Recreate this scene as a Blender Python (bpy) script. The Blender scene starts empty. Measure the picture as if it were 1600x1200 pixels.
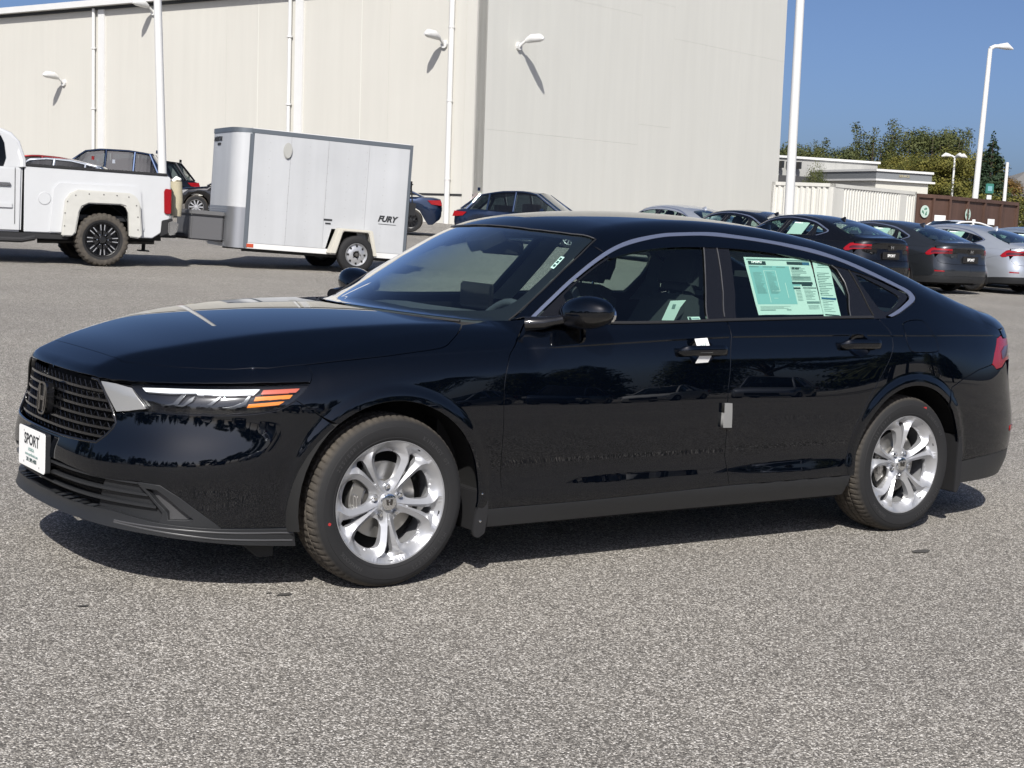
import bpy, bmesh, math, random
import numpy as np
from mathutils import Vector, Matrix
from mathutils.geometry import delaunay_2d_cdt
R_=math.radians
sc=bpy.context.scene
# ---------------- camera ----------------
CAM_P=np.array([-2.913,-5.7716,1.4167]); YAW,PITCH,ROLL,FPX=.6138,.1098,.052,2415.1
FW=np.array([math.sin(YAW),math.cos(YAW),0.]); RT=np.array([math.cos(YAW),-math.sin(YAW),0.])
cd=bpy.data.cameras.new('camera'); cam=bpy.data.objects.new('camera',cd); sc.collection.objects.link(cam)
f3=np.array([math.sin(YAW)*math.cos(PITCH),math.cos(YAW)*math.cos(PITCH),-math.sin(PITCH)])
u0=np.cross(RT,f3); r3=RT*math.cos(ROLL)+u0*math.sin(ROLL); u3=-RT*math.sin(ROLL)+u0*math.cos(ROLL)
M=Matrix(((r3[0],u3[0],-f3[0],CAM_P[0]),(r3[1],u3[1],-f3[1],CAM_P[1]),(r3[2],u3[2],-f3[2],CAM_P[2]),(0,0,0,1)))
cam.matrix_world=M
cd.sensor_width=36; cd.lens=36*FPX/1600; cd.clip_start=.1; cd.clip_end=3000
cd.dof.use_dof=False
sc.camera=cam
# ---------------- world, sun, exposure ----------------
SUN_EL=R_(41)
sun_to=-FW*1.0-RT*.06; sun_to/=np.linalg.norm(sun_to)
SD=np.array([sun_to[0]*math.cos(SUN_EL),sun_to[1]*math.cos(SUN_EL),math.sin(SUN_EL)])
w=bpy.data.worlds.new('World'); sc.world=w; w.use_nodes=True
nt=w.node_tree; nt.nodes.clear()
sky=nt.nodes.new('ShaderNodeTexSky'); sky.sky_type='NISHITA'; sky.sun_disc=False
sky.sun_elevation=SUN_EL; sky.sun_rotation=math.atan2(SD[0],SD[1])
sky.air_density=.45; sky.dust_density=2.5; sky.ozone_density=4.5; sky.altitude=100
bg=nt.nodes.new('ShaderNodeBackground'); bg.inputs[1].default_value=.085
wo=nt.nodes.new('ShaderNodeOutputWorld')
nt.links.new(sky.outputs[0],bg.inputs[0]); nt.links.new(bg.outputs[0],wo.inputs[0])
sl=bpy.data.lights.new('sun','SUN'); sl.energy=3.9; sl.angle=R_(.53); sl.color=(1,.965,.905)
so=bpy.data.objects.new('sun',sl); sc.collection.objects.link(so)
so.rotation_euler=Vector(SD).to_track_quat('Z','Y').to_euler(); so.location=(-20,-20,40)
vs=sc.view_settings; vs.view_transform='Standard'; vs.look='None'; vs.exposure=.55; vs.gamma=1; vs.use_curve_mapping=False
sc.render.engine='CYCLES'
sc.cycles.max_bounces=10; sc.cycles.transparent_max_bounces=24; sc.cycles.glossy_bounces=5; sc.cycles.diffuse_bounces=4
sc.cycles.sample_clamp_indirect=6; sc.cycles.caustics_reflective=False; sc.cycles.caustics_refractive=False
COL=sc.collection
rnd=random.Random(7)
# ---------------- helpers ----------------
def tag(o,label=None,cat=None,group=None,kind=None):
    if label:o['label']=label
    if cat:o['category']=cat
    if group:o['group']=group
    if kind:o['kind']=kind
    return o
def link(o,parent=None):
    COL.objects.link(o)
    if parent is not None:o.parent=parent
    return o
def empty(name,loc=(0,0,0),rz=0,parent=None):
    o=bpy.data.objects.new(name,None); o.location=loc; o.rotation_euler=(0,0,rz); o.empty_display_size=.2
    return link(o,parent)
def mesh_obj(name,me,mat,parent=None):
    o=bpy.data.objects.new(name,me)
    if mat is not None and len(me.materials)==0: me.materials.append(mat)
    return link(o,parent)
def rawmesh(name,V,F,smooth=False,N=None):
    me=bpy.data.meshes.new(name); me.from_pydata([tuple(map(float,v)) for v in V],[],[tuple(int(i) for i in f) for f in F]); 
    if smooth or N is not None:
        me.polygons.foreach_set('use_smooth',[True]*len(me.polygons))
    me.update()
    if N is not None: me.normals_split_custom_set_from_vertices([tuple(map(float,n)) for n in N])
    return me
class MB:
    """collects simple solids into one mesh"""
    def __init__(s): s.V=[];s.F=[]
    def add(s,V,F):
        n=len(s.V); s.V+= [tuple(v) for v in V]; s.F+=[tuple(i+n for i in f) for f in F]; return s
    def box(s,x0,x1,y0,y1,z0,z1,M=None):
        V=[Vector((x,y,z)) for z in (z0,z1) for y in (y0,y1) for x in (x0,x1)]
        if M is not None:V=[M@v for v in V]
        return s.add(V,[(0,2,3,1),(4,5,7,6),(0,1,5,4),(2,6,7,3),(0,4,6,2),(1,3,7,5)])
    def tube(s,pts,r,n=8,cap=True):
        pts=[Vector(p) for p in pts]; m=len(pts); rr=r if hasattr(r,'__len__') else [r]*m
        V=[];F=[]
        up=Vector((0,0,1)); t0=(pts[1]-pts[0]).normalized()
        if abs(t0.dot(up))>.95: up=Vector((1,0,0))
        a=t0.cross(up).normalized()
        for i,p in enumerate(pts):
            t=(pts[min(i+1,m-1)]-pts[max(i-1,0)]).normalized()
            a=(a-t*a.dot(t)).normalized(); b=t.cross(a)
            for k in range(n):
                c=2*math.pi*k/n; V.append(p+(a*math.cos(c)+b*math.sin(c))*rr[i])
        for i in range(m-1):
            for k in range(n):
                F.append((i*n+k,i*n+(k+1)%n,(i+1)*n+(k+1)%n,(i+1)*n+k))
        if cap: F.append(tuple(range(n-1,-1,-1))); F.append(tuple((m-1)*n+k for k in range(n)))
        return s.add(V,F)
    def prism(s,poly,axis,a,b,M=None):
        """poly 2D in the plane normal to axis ('x','y','z'), extruded a..b"""
        n=len(poly)
        def mk(p,c):
            v={'y':(p[0],c,p[1]),'x':(c,p[0],p[1]),'z':(p[0],p[1],c)}[axis]
            v=Vector(v); return M@v if M is not None else v
        V=[mk(p,a) for p in poly]+[mk(p,b) for p in poly]
        F=[tuple(range(n)),tuple(range(2*n-1,n-1,-1))]+[(i,i+n,(i+1)%n+n,(i+1)%n) for i in range(n)]
        return s.add(V,F)
    def lathe(s,prof,n=48,axis='y',c=(0,0,0)):
        V=[];F=[];m=len(prof)
        for k in range(n):
            t=2*math.pi*k/n
            for (r,h) in prof:
                if axis=='y':V.append((c[0]+r*math.cos(t),c[1]+h,c[2]+r*math.sin(t)))
                elif axis=='z':V.append((c[0]+r*math.cos(t),c[1]+r*math.sin(t),c[2]+h))
                else:V.append((c[0]+h,c[1]+r*math.cos(t),c[2]+r*math.sin(t)))
        for k in range(n):
            k2=(k+1)%n
            for i in range(m-1): F.append((k*m+i,k*m+i+1,k2*m+i+1,k2*m+i))
        return s.add(V,F)
    def mesh(s,name,smooth=None,bevel=0):
        bm=bmesh.new(); vs=[bm.verts.new(v) for v in s.V]
        for f in s.F:
            try: bm.faces.new([vs[i] for i in f])
            except ValueError: pass
        bmesh.ops.recalc_face_normals(bm,faces=bm.faces[:])
        if bevel:
            ed=[e for e in bm.edges if len(e.link_faces)==2 and e.calc_face_angle(0)>.6]
            bmesh.ops.bevel(bm,geom=ed,offset=bevel,segments=2,affect='EDGES',clamp_overlap=True)
        me=bpy.data.meshes.new(name); bm.to_mesh(me); bm.free()
        if smooth or bevel:
            me.polygons.foreach_set('use_smooth',[True]*len(me.polygons)); me.set_sharp_from_angle(angle=R_(smooth or 35))
        return me
    def build(s,name,mat,parent=None,smooth=None,bevel=0,loc=None):
        o=mesh_obj(name,s.mesh(name,smooth,bevel),mat,parent)
        if loc is not None:o.location=loc
        return o
_tc={}
def text_mesh(txt,size,depth=.001,shear=0,align='CENTER',bold=0):
    c=bpy.data.curves.new('t','FONT'); c.body=txt; c.size=size; c.extrude=depth; c.shear=shear; c.align_x=align; c.align_y='CENTER'; c.offset=bold; c.resolution_u=3
    o=bpy.data.objects.new('t',c); COL.objects.link(o)
    dg=bpy.context.evaluated_depsgraph_get(); me=bpy.data.meshes.new_from_object(o.evaluated_get(dg)); 
    bpy.data.objects.remove(o); bpy.data.curves.remove(c); me.materials.clear()
    return me
# ---------------- materials ----------------
def nmat(name):
    m=bpy.data.materials.new(name); m.use_nodes=True; n=m.node_tree.nodes; b=n['Principled BSDF']; return m,m.node_tree,b
def mat(name,col,rough=.5,metal=0,coat=0,spec=.5,bump=0,bscale=200,var=0,vscale=3,trans=0,alpha=1,emit=None,coat_rough=.02):
    m,t,b=nmat(name)
    b.inputs['Base Color'].default_value=(*col,1); b.inputs['Roughness'].default_value=rough; b.inputs['Metallic'].default_value=metal
    b.inputs['Coat Weight'].default_value=coat; b.inputs['Coat Roughness'].default_value=coat_rough; b.inputs['Specular IOR Level'].default_value=spec
    b.inputs['Transmission Weight'].default_value=trans
    if emit: b.inputs['Emission Color'].default_value=(*emit,1); b.inputs['Emission Strength'].default_value=1
    L=t.links.new
    if var or bump:
        tc=t.nodes.new('ShaderNodeTexCoord')
    if var:
        n=t.nodes.new('ShaderNodeTexNoise'); n.inputs['Scale'].default_value=vscale; n.inputs['Detail'].default_value=6; L(tc.outputs['Object'],n.inputs['Vector'])
        mx=t.nodes.new('ShaderNodeMix'); mx.data_type='RGBA'; mx.inputs['A'].default_value=(*[c*(1-var) for c in col],1); mx.inputs['B'].default_value=(*[min(1,c*(1+var)) for c in col],1)
        L(n.outputs['Fac'],mx.inputs['Factor']); L(mx.outputs['Result'],b.inputs['Base Color'])
    if bump:
        n2=t.nodes.new('ShaderNodeTexNoise'); n2.inputs['Scale'].default_value=bscale; n2.inputs['Detail'].default_value=4; L(tc.outputs['Object'],n2.inputs['Vector'])
        bp=t.nodes.new('ShaderNodeBump'); bp.inputs['Strength'].default_value=bump; bp.inputs['Distance'].default_value=.01; L(n2.outputs['Fac'],bp.inputs['Height']); L(bp.outputs['Normal'],b.inputs['Normal'])
    return m
def glassmat(name,tint,rough=.0,f0=.04,boost=1.0):
    m=bpy.data.materials.new(name); m.use_nodes=True; t=m.node_tree; t.nodes.clear(); L=t.links.new; N=t.nodes.new
    o=N('ShaderNodeOutputMaterial'); mx=N('ShaderNodeMixShader'); tr=N('ShaderNodeBsdfTransparent'); gl=N('ShaderNodeBsdfGlossy'); g=N('ShaderNodeNewGeometry')
    tr.inputs[0].default_value=(*tint,1); gl.inputs['Roughness'].default_value=rough; gl.inputs['Color'].default_value=(1,1,1,1)
    d=N('ShaderNodeVectorMath'); d.operation='DOT_PRODUCT'; L(g.outputs['Incoming'],d.inputs[0]); L(g.outputs['Normal'],d.inputs[1])
    def mth(op,a,b=None,cl=False):
        q=N('ShaderNodeMath'); q.operation=op; q.use_clamp=cl
        for k,v in enumerate((a,b)):
            if v is None: continue
            if isinstance(v,(int,float)): q.inputs[k].default_value=v
            else: L(v,q.inputs[k])
        return q.outputs[0]
    c=mth('ABSOLUTE',d.outputs['Value']); p=mth('POWER',mth('SUBTRACT',1.0,c,True),5.0); f=mth('MULTIPLY',mth('ADD',mth('MULTIPLY',p,1-f0),f0),boost,True)
    L(f,mx.inputs[0]); L(tr.outputs[0],mx.inputs[1]); L(gl.outputs[0],mx.inputs[2]); L(mx.outputs[0],o.inputs[0])
    return m
def carpaint(name,col,flake=0,coat=1):
    m,t,b=nmat(name); b.inputs['Base Color'].default_value=(*col,1); b.inputs['Roughness'].default_value=.35; b.inputs['Metallic'].default_value=.55 if flake else 0
    b.inputs['Coat Weight'].default_value=coat; b.inputs['Coat Roughness'].default_value=.008; b.inputs['Coat IOR'].default_value=1.62; b.inputs['Specular IOR Level'].default_value=.15 if flake else 0; b.inputs['Roughness'].default_value=.35
    return m
PAINT=carpaint('black_paint',(.0007,.0014,.0031))
PAINT2=carpaint('black_paint_second',(.006,.006,.007),1)
GREY=carpaint('dark_grey_paint',(.032,.036,.042),1)
SILVER=carpaint('silver_paint',(.42,.45,.50),1)
BLUEG=carpaint('blue_grey_paint',(.30,.36,.44),1)
NAVY=carpaint('navy_paint',(.010,.022,.055),1)
WPAINT=carpaint('white_paint',(.72,.72,.70))
RED=carpaint('red_paint',(.22,.02,.02),1)
DBLUE=carpaint('deep_blue_paint',(.015,.05,.16),1)
GLOSSB=mat('gloss_black_trim',(.008,.008,.009),.12,coat=.4)
FRIT=mat('black_glass_border',(.006,.007,.009),.5)
MATTE=mat('matte_black_plastic',(.012,.012,.013),.6,bump=.1,bscale=600)
DGREY=mat('dark_grey_plastic',(.020,.021,.023),.42,spec=.35,bump=.08,bscale=900)
MGREY=mat('mid_grey_plastic',(.06,.06,.063),.34)
LINER=mat('wheel_well_liner',(.006,.006,.006),.9)
CHROME=mat('chrome',(.78,.79,.80),.10,1)
SATIN=mat('satin_window_trim',(.26,.30,.42),.28,.7)
SATIN2=mat('satin_silver_plastic',(.42,.42,.41),.33,.6)
ALLOY=mat('silver_alloy',(.44,.445,.46),.36,.55,coat=.6,coat_rough=.08)
ALLOYD=mat('black_machined_wheel',(.015,.015,.016),.3,.4,coat=.5)
STEEL=mat('machined_steel',(.45,.44,.42),.35,.9)
DSTEEL=mat('dark_steel',(.10,.095,.09),.5,.6)
NICKEL=mat('dark_chrome',(.22,.21,.20),.14,1)
GLASS=glassmat('tinted_window_glass',(.62,.74,.70),boost=1.7)
WGLASS=glassmat('windshield_glass',(.82,.94,.92),boost=2.5)
DKGLASS=glassmat('dark_far_window_glass',(.16,.20,.21),boost=1.5)
REFLB=mat('lamp_reflector_grey',(.10,.103,.108),.25,.7)
LENS=glassmat('clear_lens',(.92,.93,.94),boost=.9)
REDL=mat('red_lens',(.26,.004,.008),.2,coat=.35)
REDD=mat('dark_red_lens',(.06,.004,.008),.1,coat=1)
AMBER=mat('amber_lens',(.85,.24,.015),.25,coat=1)
PINKR=mat('red_reflector',(.55,.11,.06),.25,coat=1)
DRLM=mat('white_light_bar',(.78,.80,.82),.25,coat=1)
SEATF=mat('dark_seat_fabric',(.045,.048,.053),.9,bump=.3,bscale=400)
TRIMG=mat('grey_cabin_trim',(.36,.37,.37),.8)
HEADL=mat('headliner_fabric',(.42,.43,.42),.9)
DASHM=mat('dashboard_vinyl',(.06,.065,.07),.55,bump=.1,bscale=500)
PAPER=mat('window_paper',(.80,.93,.85),.8)
PAPERT=mat('teal_print',(.33,.63,.62),.8)
PRINTD=mat('dark_print',(.03,.06,.06),.8)
PRINTG=mat('grey_print',(.22,.32,.30),.8)
PRINTB=mat('blue_print',(.05,.16,.28),.8)
WPAPER=mat('white_paper',(.82,.82,.80),.8)
INK=mat('ink',(.02,.022,.025),.7)
GREYP=mat('grey_foam',(.20,.20,.195),.8,bump=.2,bscale=300)
WHITEP=mat('white_painted_steel',(.62,.62,.61),.45,var=.05,vscale=2)
REDDOT=mat('red_paint_dot',(.35,.02,.02),.7)
def tyremat():
    m,t,b=nmat('tyre_rubber'); L=t.links.new; b.inputs['Roughness'].default_value=.78; b.inputs['Specular IOR Level'].default_value=.35
    tc=t.nodes.new('ShaderNodeTexCoord'); sx=t.nodes.new('ShaderNodeSeparateXYZ'); L(tc.outputs['Object'],sx.inputs[0])
    a=t.nodes.new('ShaderNodeMath');a.operation='POWER';a.inputs[1].default_value=2; L(sx.outputs[0],a.inputs[0])
    c=t.nodes.new('ShaderNodeMath');c.operation='POWER';c.inputs[1].default_value=2; L(sx.outputs[2],c.inputs[0])
    d=t.nodes.new('ShaderNodeMath');d.operation='ADD'; L(a.outputs[0],d.inputs[0]); L(c.outputs[0],d.inputs[1])
    e=t.nodes.new('ShaderNodeMath');e.operation='SQRT'; L(d.outputs[0],e.inputs[0])
    n=t.nodes.new('ShaderNodeTexNoise'); n.inputs['Scale'].default_value=14; n.inputs['Detail'].default_value=5; L(tc.outputs['Object'],n.inputs['Vector'])
    s=t.nodes.new('ShaderNodeMapRange'); s.inputs['From Min'].default_value=.306; s.inputs['From Max'].default_value=.322; L(e.outputs[0],s.inputs[0])
    m2=t.nodes.new('ShaderNodeMath'); m2.operation='MULTIPLY'; L(s.outputs[0],m2.inputs[0]); L(n.outputs['Fac'],m2.inputs[1])
    mx=t.nodes.new('ShaderNodeMix'); mx.data_type='RGBA'; mx.inputs['A'].default_value=(.015,.015,.016,1); mx.inputs['B'].default_value=(.115,.098,.078,1); L(m2.outputs[0],mx.inputs['Factor']); L(mx.outputs['Result'],b.inputs['Base Color'])
    w_=t.nodes.new('ShaderNodeMath'); w_.operation='MULTIPLY'; w_.inputs[1].default_value=1400; L(e.outputs[0],w_.inputs[0])
    si=t.nodes.new('ShaderNodeMath'); si.operation='SINE'; L(w_.outputs[0],si.inputs[0])
    bp=t.nodes.new('ShaderNodeBump'); bp.inputs['Strength'].default_value=.15; bp.inputs['Distance'].default_value=.002; L(si.outputs[0],bp.inputs['Height']); L(bp.outputs['Normal'],b.inputs['Normal'])
    return m
TYRE=tyremat()
# ---------------- ground level ----------------
def gz(x,y):
    dx=np.asarray(x,float)-CAM_P[0]; dy=np.asarray(y,float)-CAM_P[1]
    d=dx*FW[0]+dy*FW[1]; r=dx*RT[0]+dy*RT[1]
    dd=np.clip(d-8,0,52); dd=np.where(dd<6,dd*dd/12,dd-3)
    k=1+.035*np.clip(-r-2,0,10)-.40*np.clip(r/8,0,1)
    return .0175*dd*k
def pxe(px,py): return px-.052*(600-py)
def at(px,d,z=None):
    """a point on the ground d metres ahead in the direction that image column px looks"""
    q=px-.052*230
    for _ in range(3):
        p=CAM_P+FW*d+RT*((q-800)/FPX*d); zz=float(gz(p[0],p[1])); py=334+.052*(px-800)+(CAM_P[2]-zz)*FPX/d; q=pxe(px,py)
    return Vector((p[0],p[1],zz if z is None else z))
def zof(px,py,d):
    """height seen at pixel row py, distance d"""
    hy=334+.052*(px-800)-0
    return CAM_P[2]+(hy-py)/FPX*d
VROT=-YAW   # rotation that lays local +x along the view's right
# ---- body surface maths (shared) ----
def ncs_basis(k,x):
    """natural cubic spline basis matrix: rows = points, cols = knots"""
    k=np.asarray(k,float); n=len(k); h=np.diff(k)
    A=np.eye(n); Bm=np.zeros((n,n))
    for i in range(1,n-1):
        A[i,i-1]=h[i-1]; A[i,i]=2*(h[i-1]+h[i]); A[i,i+1]=h[i]
        Bm[i,i-1]=6/h[i-1]; Bm[i,i]=-6/h[i-1]-6/h[i]; Bm[i,i+1]=6/h[i]
    M=np.linalg.solve(A,Bm)
    x=np.clip(np.asarray(x,float).ravel(),k[0],k[-1])
    i=np.clip(np.searchsorted(k,x)-1,0,n-2); hi=h[i]
    a=(k[i+1]-x)/hi; b=(x-k[i])/hi; I=np.eye(n)
    return a[:,None]*I[i]+b[:,None]*I[i+1]+((a**3-a)[:,None]*M[i]+(b**3-b)[:,None]*M[i+1])*(hi**2/6)[:,None]
def spl(k,v,x): return (ncs_basis(k,x)@np.asarray(v,float)).reshape(np.shape(x))
def smax(a,b,k):
    h=np.maximum(k-np.abs(a-b),0); return np.maximum(a,b)+h*h/(4*k)
def sstep(a,b,x):
    t=np.clip((x-a)/(b-a),0,1); return t*t*(3-2*t)
PLAN=[(-1.03,0),(-1.026,.15),(-1.01,.3),(-.978,.43),(-.92,.55),(-.82,.68),(-.67,.785),(-.45,.865),(-.2,.9),(.2,.917),(.8,.925),(1.6,.93),(2.5,.931),(3.0,.922),(3.3,.90),(3.55,.86),(3.74,.79),(3.87,.69),(3.95,.55),(3.99,.35),(4.0,.0)]
def _plan():
    P=np.array(PLAN); L=np.r_[0,np.cumsum(np.hypot(*np.diff(P,axis=0).T))]
    # mirror ends for symmetric tangents
    k=np.r_[-L[2],-L[1],L,2*L[-1]-L[-2],2*L[-1]-L[-3]]
    X=np.r_[P[2,0],P[1,0],P[:,0],P[-2,0],P[-3,0]]; Y=np.r_[-P[2,1],-P[1,1],P[:,1],-P[-2,1],-P[-3,1]]
    s=np.linspace(-.1,L[-1]+.1,4400)
    x=spl(k,X,s); y=spl(k,Y,s)
    dx=np.gradient(x,s); dy=np.gradient(y,s); n=np.hypot(dx,dy)
    return s,x,y,-dy/n,dx/n,L[-1],L
PS,PX,PY,PNX,PNY,SMAX,PL=_plan()   # normal (outboard): for half with +w
def plan(s):
    f=lambda a: np.interp(s,PS,a)
    return f(PX),f(PY),f(PNX),f(PNY)
def s_of_x(x):  # monotone part
    m=(PS>=0)&(PS<=SMAX); return np.interp(x,PX[m],PS[m])
ZK=[0.12, 0.2, 0.28, 0.36, 0.42, 0.47, 0.52, 0.58, 0.64, 0.7, 0.76, 0.82, 0.88, 0.94, 0.97, 1.0, 1.06, 1.14, 1.24, 1.34, 1.46]
ST=[
 ('s0',[-0.03, 0.0, -0.02, 0, 0.01, 0.008, -0.004, -0.021, -0.034, -0.045, -0.052, -0.0498, -0.06, -0.1, -0.13, -0.16, -0.2, -0.25, -0.3, -0.35, -0.4]),
 ('s.35',[-0.03, 0.0, -0.02, 0, 0.009, 0.006, -0.005, -0.02, -0.032, -0.041, -0.047, -0.0459, -0.06, -0.1, -0.13, -0.16, -0.2, -0.25, -0.3, -0.35, -0.4]),
 ('s.85',[-0.035, -0.018, -0.012, -0.008, -0.002, -0.001, -0.0085, -0.0235, -0.0325, -0.036, -0.044, -0.06, -0.08, -0.12, -0.14, -0.17, -0.21, -0.26, -0.31, -0.36, -0.41]),
 (-0.35,[-0.06, -0.04, -0.025, -0.014, -0.01, -0.006, -0.003, -0.002, -0.004, -0.008, -0.018, -0.0349, -0.06, -0.09, -0.11, -0.14, -0.18, -0.23, -0.28, -0.33, -0.38]),
 (0.3,[-0.07, -0.045, -0.025, -0.022, -0.02, -0.013, -0.006, 0.001, 0.0025, -0.001, -0.0065, -0.016, -0.04, -0.07, -0.09, -0.12, -0.165, -0.22, -0.285, -0.35, -0.43]),
 (0.9,[-0.07, -0.042, -0.003, -0.0008, -0.005, -0.0012, 0.0024, 0.0046, 0.0042, 0.0002, -0.0055, -0.013, -0.027, -0.05, -0.066, -0.095, -0.14, -0.195, -0.263, -0.33, -0.41]),
 (1.6,[-0.07, -0.042, -0.003, -0.0008, -0.005, -0.0012, 0.0024, 0.0046, 0.0042, 0.0002, -0.0055, -0.013, -0.027, -0.045, -0.06, -0.088, -0.132, -0.187, -0.255, -0.325, -0.41]),
 (2.4,[-0.07, -0.042, -0.003, -0.0008, -0.005, -0.0012, 0.0024, 0.0046, 0.0042, 0.0002, -0.0055, -0.013, -0.027, -0.047, -0.063, -0.092, -0.137, -0.193, -0.262, -0.333, -0.42]),
 (3.0,[-0.07, -0.045, -0.03, -0.02, -0.0143, -0.0106, -0.0076, 0.003, 0.003, 0, -0.005, -0.012, -0.03, -0.058, -0.075, -0.1, -0.146, -0.205, -0.275, -0.345, -0.43]),
 (3.5,[-0.06, -0.04, -0.02, -0.01, -0.0048, -0.0023, -0.0021, -0.0045, -0.0091, -0.0154, -0.0244, -0.0405, -0.065, -0.095, -0.115, -0.14, -0.185, -0.245, -0.315, -0.385, -0.47]),
 ('r.75',[-0.06, -0.04, -0.01, 0.0, 0.0042, 0.0045, -0.0002, -0.0108, -0.0231, -0.0329, -0.0376, -0.042, -0.055, -0.085, -0.11, -0.14, -0.19, -0.25, -0.32, -0.39, -0.48]),
 ('r.35',[-0.06, -0.04, -0.01, 0.0, 0.0061, 0.0079, 0.0024, -0.0153, -0.0371, -0.0487, -0.0496, -0.0412, -0.03, -0.035, -0.05, -0.07, -0.12, -0.2, -0.3, -0.39, -0.48]),
 ('r0',[-0.06, -0.04, -0.01, 0.0, 0.0077, 0.0098, 0.0031, -0.0156, -0.0372, -0.0485, -0.0504, -0.0393, -0.02, -0.02, -0.035, -0.06, -0.12, -0.2, -0.3, -0.39, -0.48]),
]
def _stn(a):
    if isinstance(a,str): return float(a[1:]) if a[0]=='s' else SMAX-float(a[1:])
    return float(s_of_x(a))
SK=np.array([_stn(a) for a,_ in ST]); ST_T=np.array([b for _,b in ST])
def zbelt(x): return .985+.02*sstep(.3,2.0,x)
WR=.384
def arch(x,z):
    r1=np.hypot(x,z-.325); r2=np.hypot(x-2.83,z-.325); return np.minimum(r1,r2)
def zline(x): return np.interp(x,[-.6,-.1,.2,.55,1.3,1.68,2.4,3.2,3.6],[.835,.86,.877,.893,.927,.940,.945,.938,.93])
def dside(s,z):
    x,_,_,_=plan(s)
    zz=z-(zbelt(x)-.97)*sstep(.6,.9,z)
    d=np.einsum('ni,ij,nj->n',ncs_basis(SK,s),ST_T,ncs_basis(ZK,zz))
    r=arch(x,z); d=d+.0065*sstep(.445,.405,r)*sstep(.16,.3,z)
    g=sstep(-.55,.1,x)*sstep(3.72,3.5,x)
    dz=z-zline(x)
    d=d+g*(.0032*sstep(-.005,.003,dz)-.0132*sstep(.004,.055,dz))
    return d
# ---- top height field ----
HX=[-1.06,-.95,-.86,-.7,-.5,-.25,0,.25,.6]
HZ=[.735,.785,.826,.874,.920,.960,.986,1.001,1.008]
def ycrease(x): return np.interp(x,[-1,-.86,-.7,-.5,-.25,0,.3,.6],[.335,.345,.43,.52,.60,.655,.70,.72])
def hood(x,y):
    a=np.abs(y)
    e=a-ycrease(x)
    sp=.5*(e+np.sqrt(e*e+.02**2))
    return spl(HX,HZ,x)-.05*a*a-.30*sp-.25*sp*sp
GX=[.2,.45,.75,1.1,1.35,1.7,2.1,2.5,2.85,3.2,3.5,3.7,3.85,3.95,4.05]
GZ=[.925,1.068,1.227,1.388,1.432,1.452,1.443,1.40,1.33,1.23,1.128,1.07,1.050,1.040,1.0]
def bow(x): return np.interp(x,[.2,.6,1.2,1.8,2.4,3.2,3.6,4.1],[.31,.28,.14,.0,-.02,-.10,-.05,.0])
def crown(x): return np.interp(x,[.2,.8,1.3,2.4,3.3,3.8,4.1],[.02,.05,.13,.14,.10,.08,.06])
def gh(x,y):
    X=x-bow(x)*(y/.75)**2
    return spl(GX,GZ,X)-crown(x)*y*y-.6*np.maximum(.2-X,0)
def top(x,y): return smax(hood(x,y),gh(x,y),.012)
def kblend(x): return np.interp(x,[-1,-.8,-.3,.5,1.2,2.6,3.4,4],[.03,.05,.10,.09,.11,.12,.10,.05])
def solve_side(s,z):
    """-> points on near (-y) side"""
    s=np.asarray(s,float); z=np.asarray(z,float)
    x0,y0,nx,ny=plan(s); ds=dside(s,z)
    lo=np.full(s.shape,-.75); hi=np.full(s.shape,.05)
    def F(d):
        x=x0+nx*d; y=y0+ny*d
        return smax(d-ds,z-top(x,y),kblend(x))
    for _ in range(26):
        m=.5*(lo+hi); f=F(m); hi=np.where(f>0,m,hi); lo=np.where(f>0,lo,m)
    d=.5*(lo+hi)
    return np.stack([x0+nx*d,-(y0+ny*d),z],-1)
_m=(PS>=-.02)&(PS<=SMAX+.02)
_PX,_PY,_PSs=PX[_m],PY[_m],PS[_m]
def sd_of_xy(x,y):
    x=np.asarray(x,float).ravel(); y=np.abs(np.asarray(y,float)).ravel()
    out_s=np.empty(len(x))
    sub=slice(None,None,6); cx,cy,cs=_PX[sub],_PY[sub],_PSs[sub]
    for i in range(0,len(x),4000):
        D=(x[i:i+4000,None]-cx)**2+(y[i:i+4000,None]-cy)**2
        out_s[i:i+4000]=cs[D.argmin(1)]
    s=out_s
    for _ in range(4):
        px,py,nx,ny=plan(s); tx,ty=ny,-nx
        s=s+(x-px)*tx*1+(y-py)*ty*1; s=np.clip(s,-.02,SMAX+.02)
    px,py,nx,ny=plan(s)
    return s,(x-px)*nx+(y-py)*ny
def fbody(x,y,z):
    s,d=sd_of_xy(x,y); s=s.reshape(np.shape(x)); d=d.reshape(np.shape(x))
    return smax(d-dside(s.ravel(),z.ravel()).reshape(np.shape(x)),z-top(x,np.abs(y)),kblend(x))
def solve_top(x,y):
    x=np.asarray(x,float); y=np.asarray(y,float)
    s,d=sd_of_xy(x,y)
    H=top(x,np.abs(y)); lo=H-.45; hi=H+.02
    for _ in range(24):
        m=.5*(lo+hi); f=smax(d-dside(s,m),m-H,kblend(x)); hi=np.where(f>0,m,hi); lo=np.where(f>0,lo,m)
    return np.stack([x,y,.5*(lo+hi)],-1)
def normals(P):
    P=np.asarray(P,float); e=1.5e-3; g=np.empty_like(P)
    for i in range(3):
        a=P.copy();b=P.copy();a[:,i]+=e;b[:,i]-=e
        g[:,i]=fbody(a[:,0],a[:,1],a[:,2])-fbody(b[:,0],b[:,1],b[:,2])
    n=np.linalg.norm(g,axis=1,keepdims=True); return g/np.maximum(n,1e-9)

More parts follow.
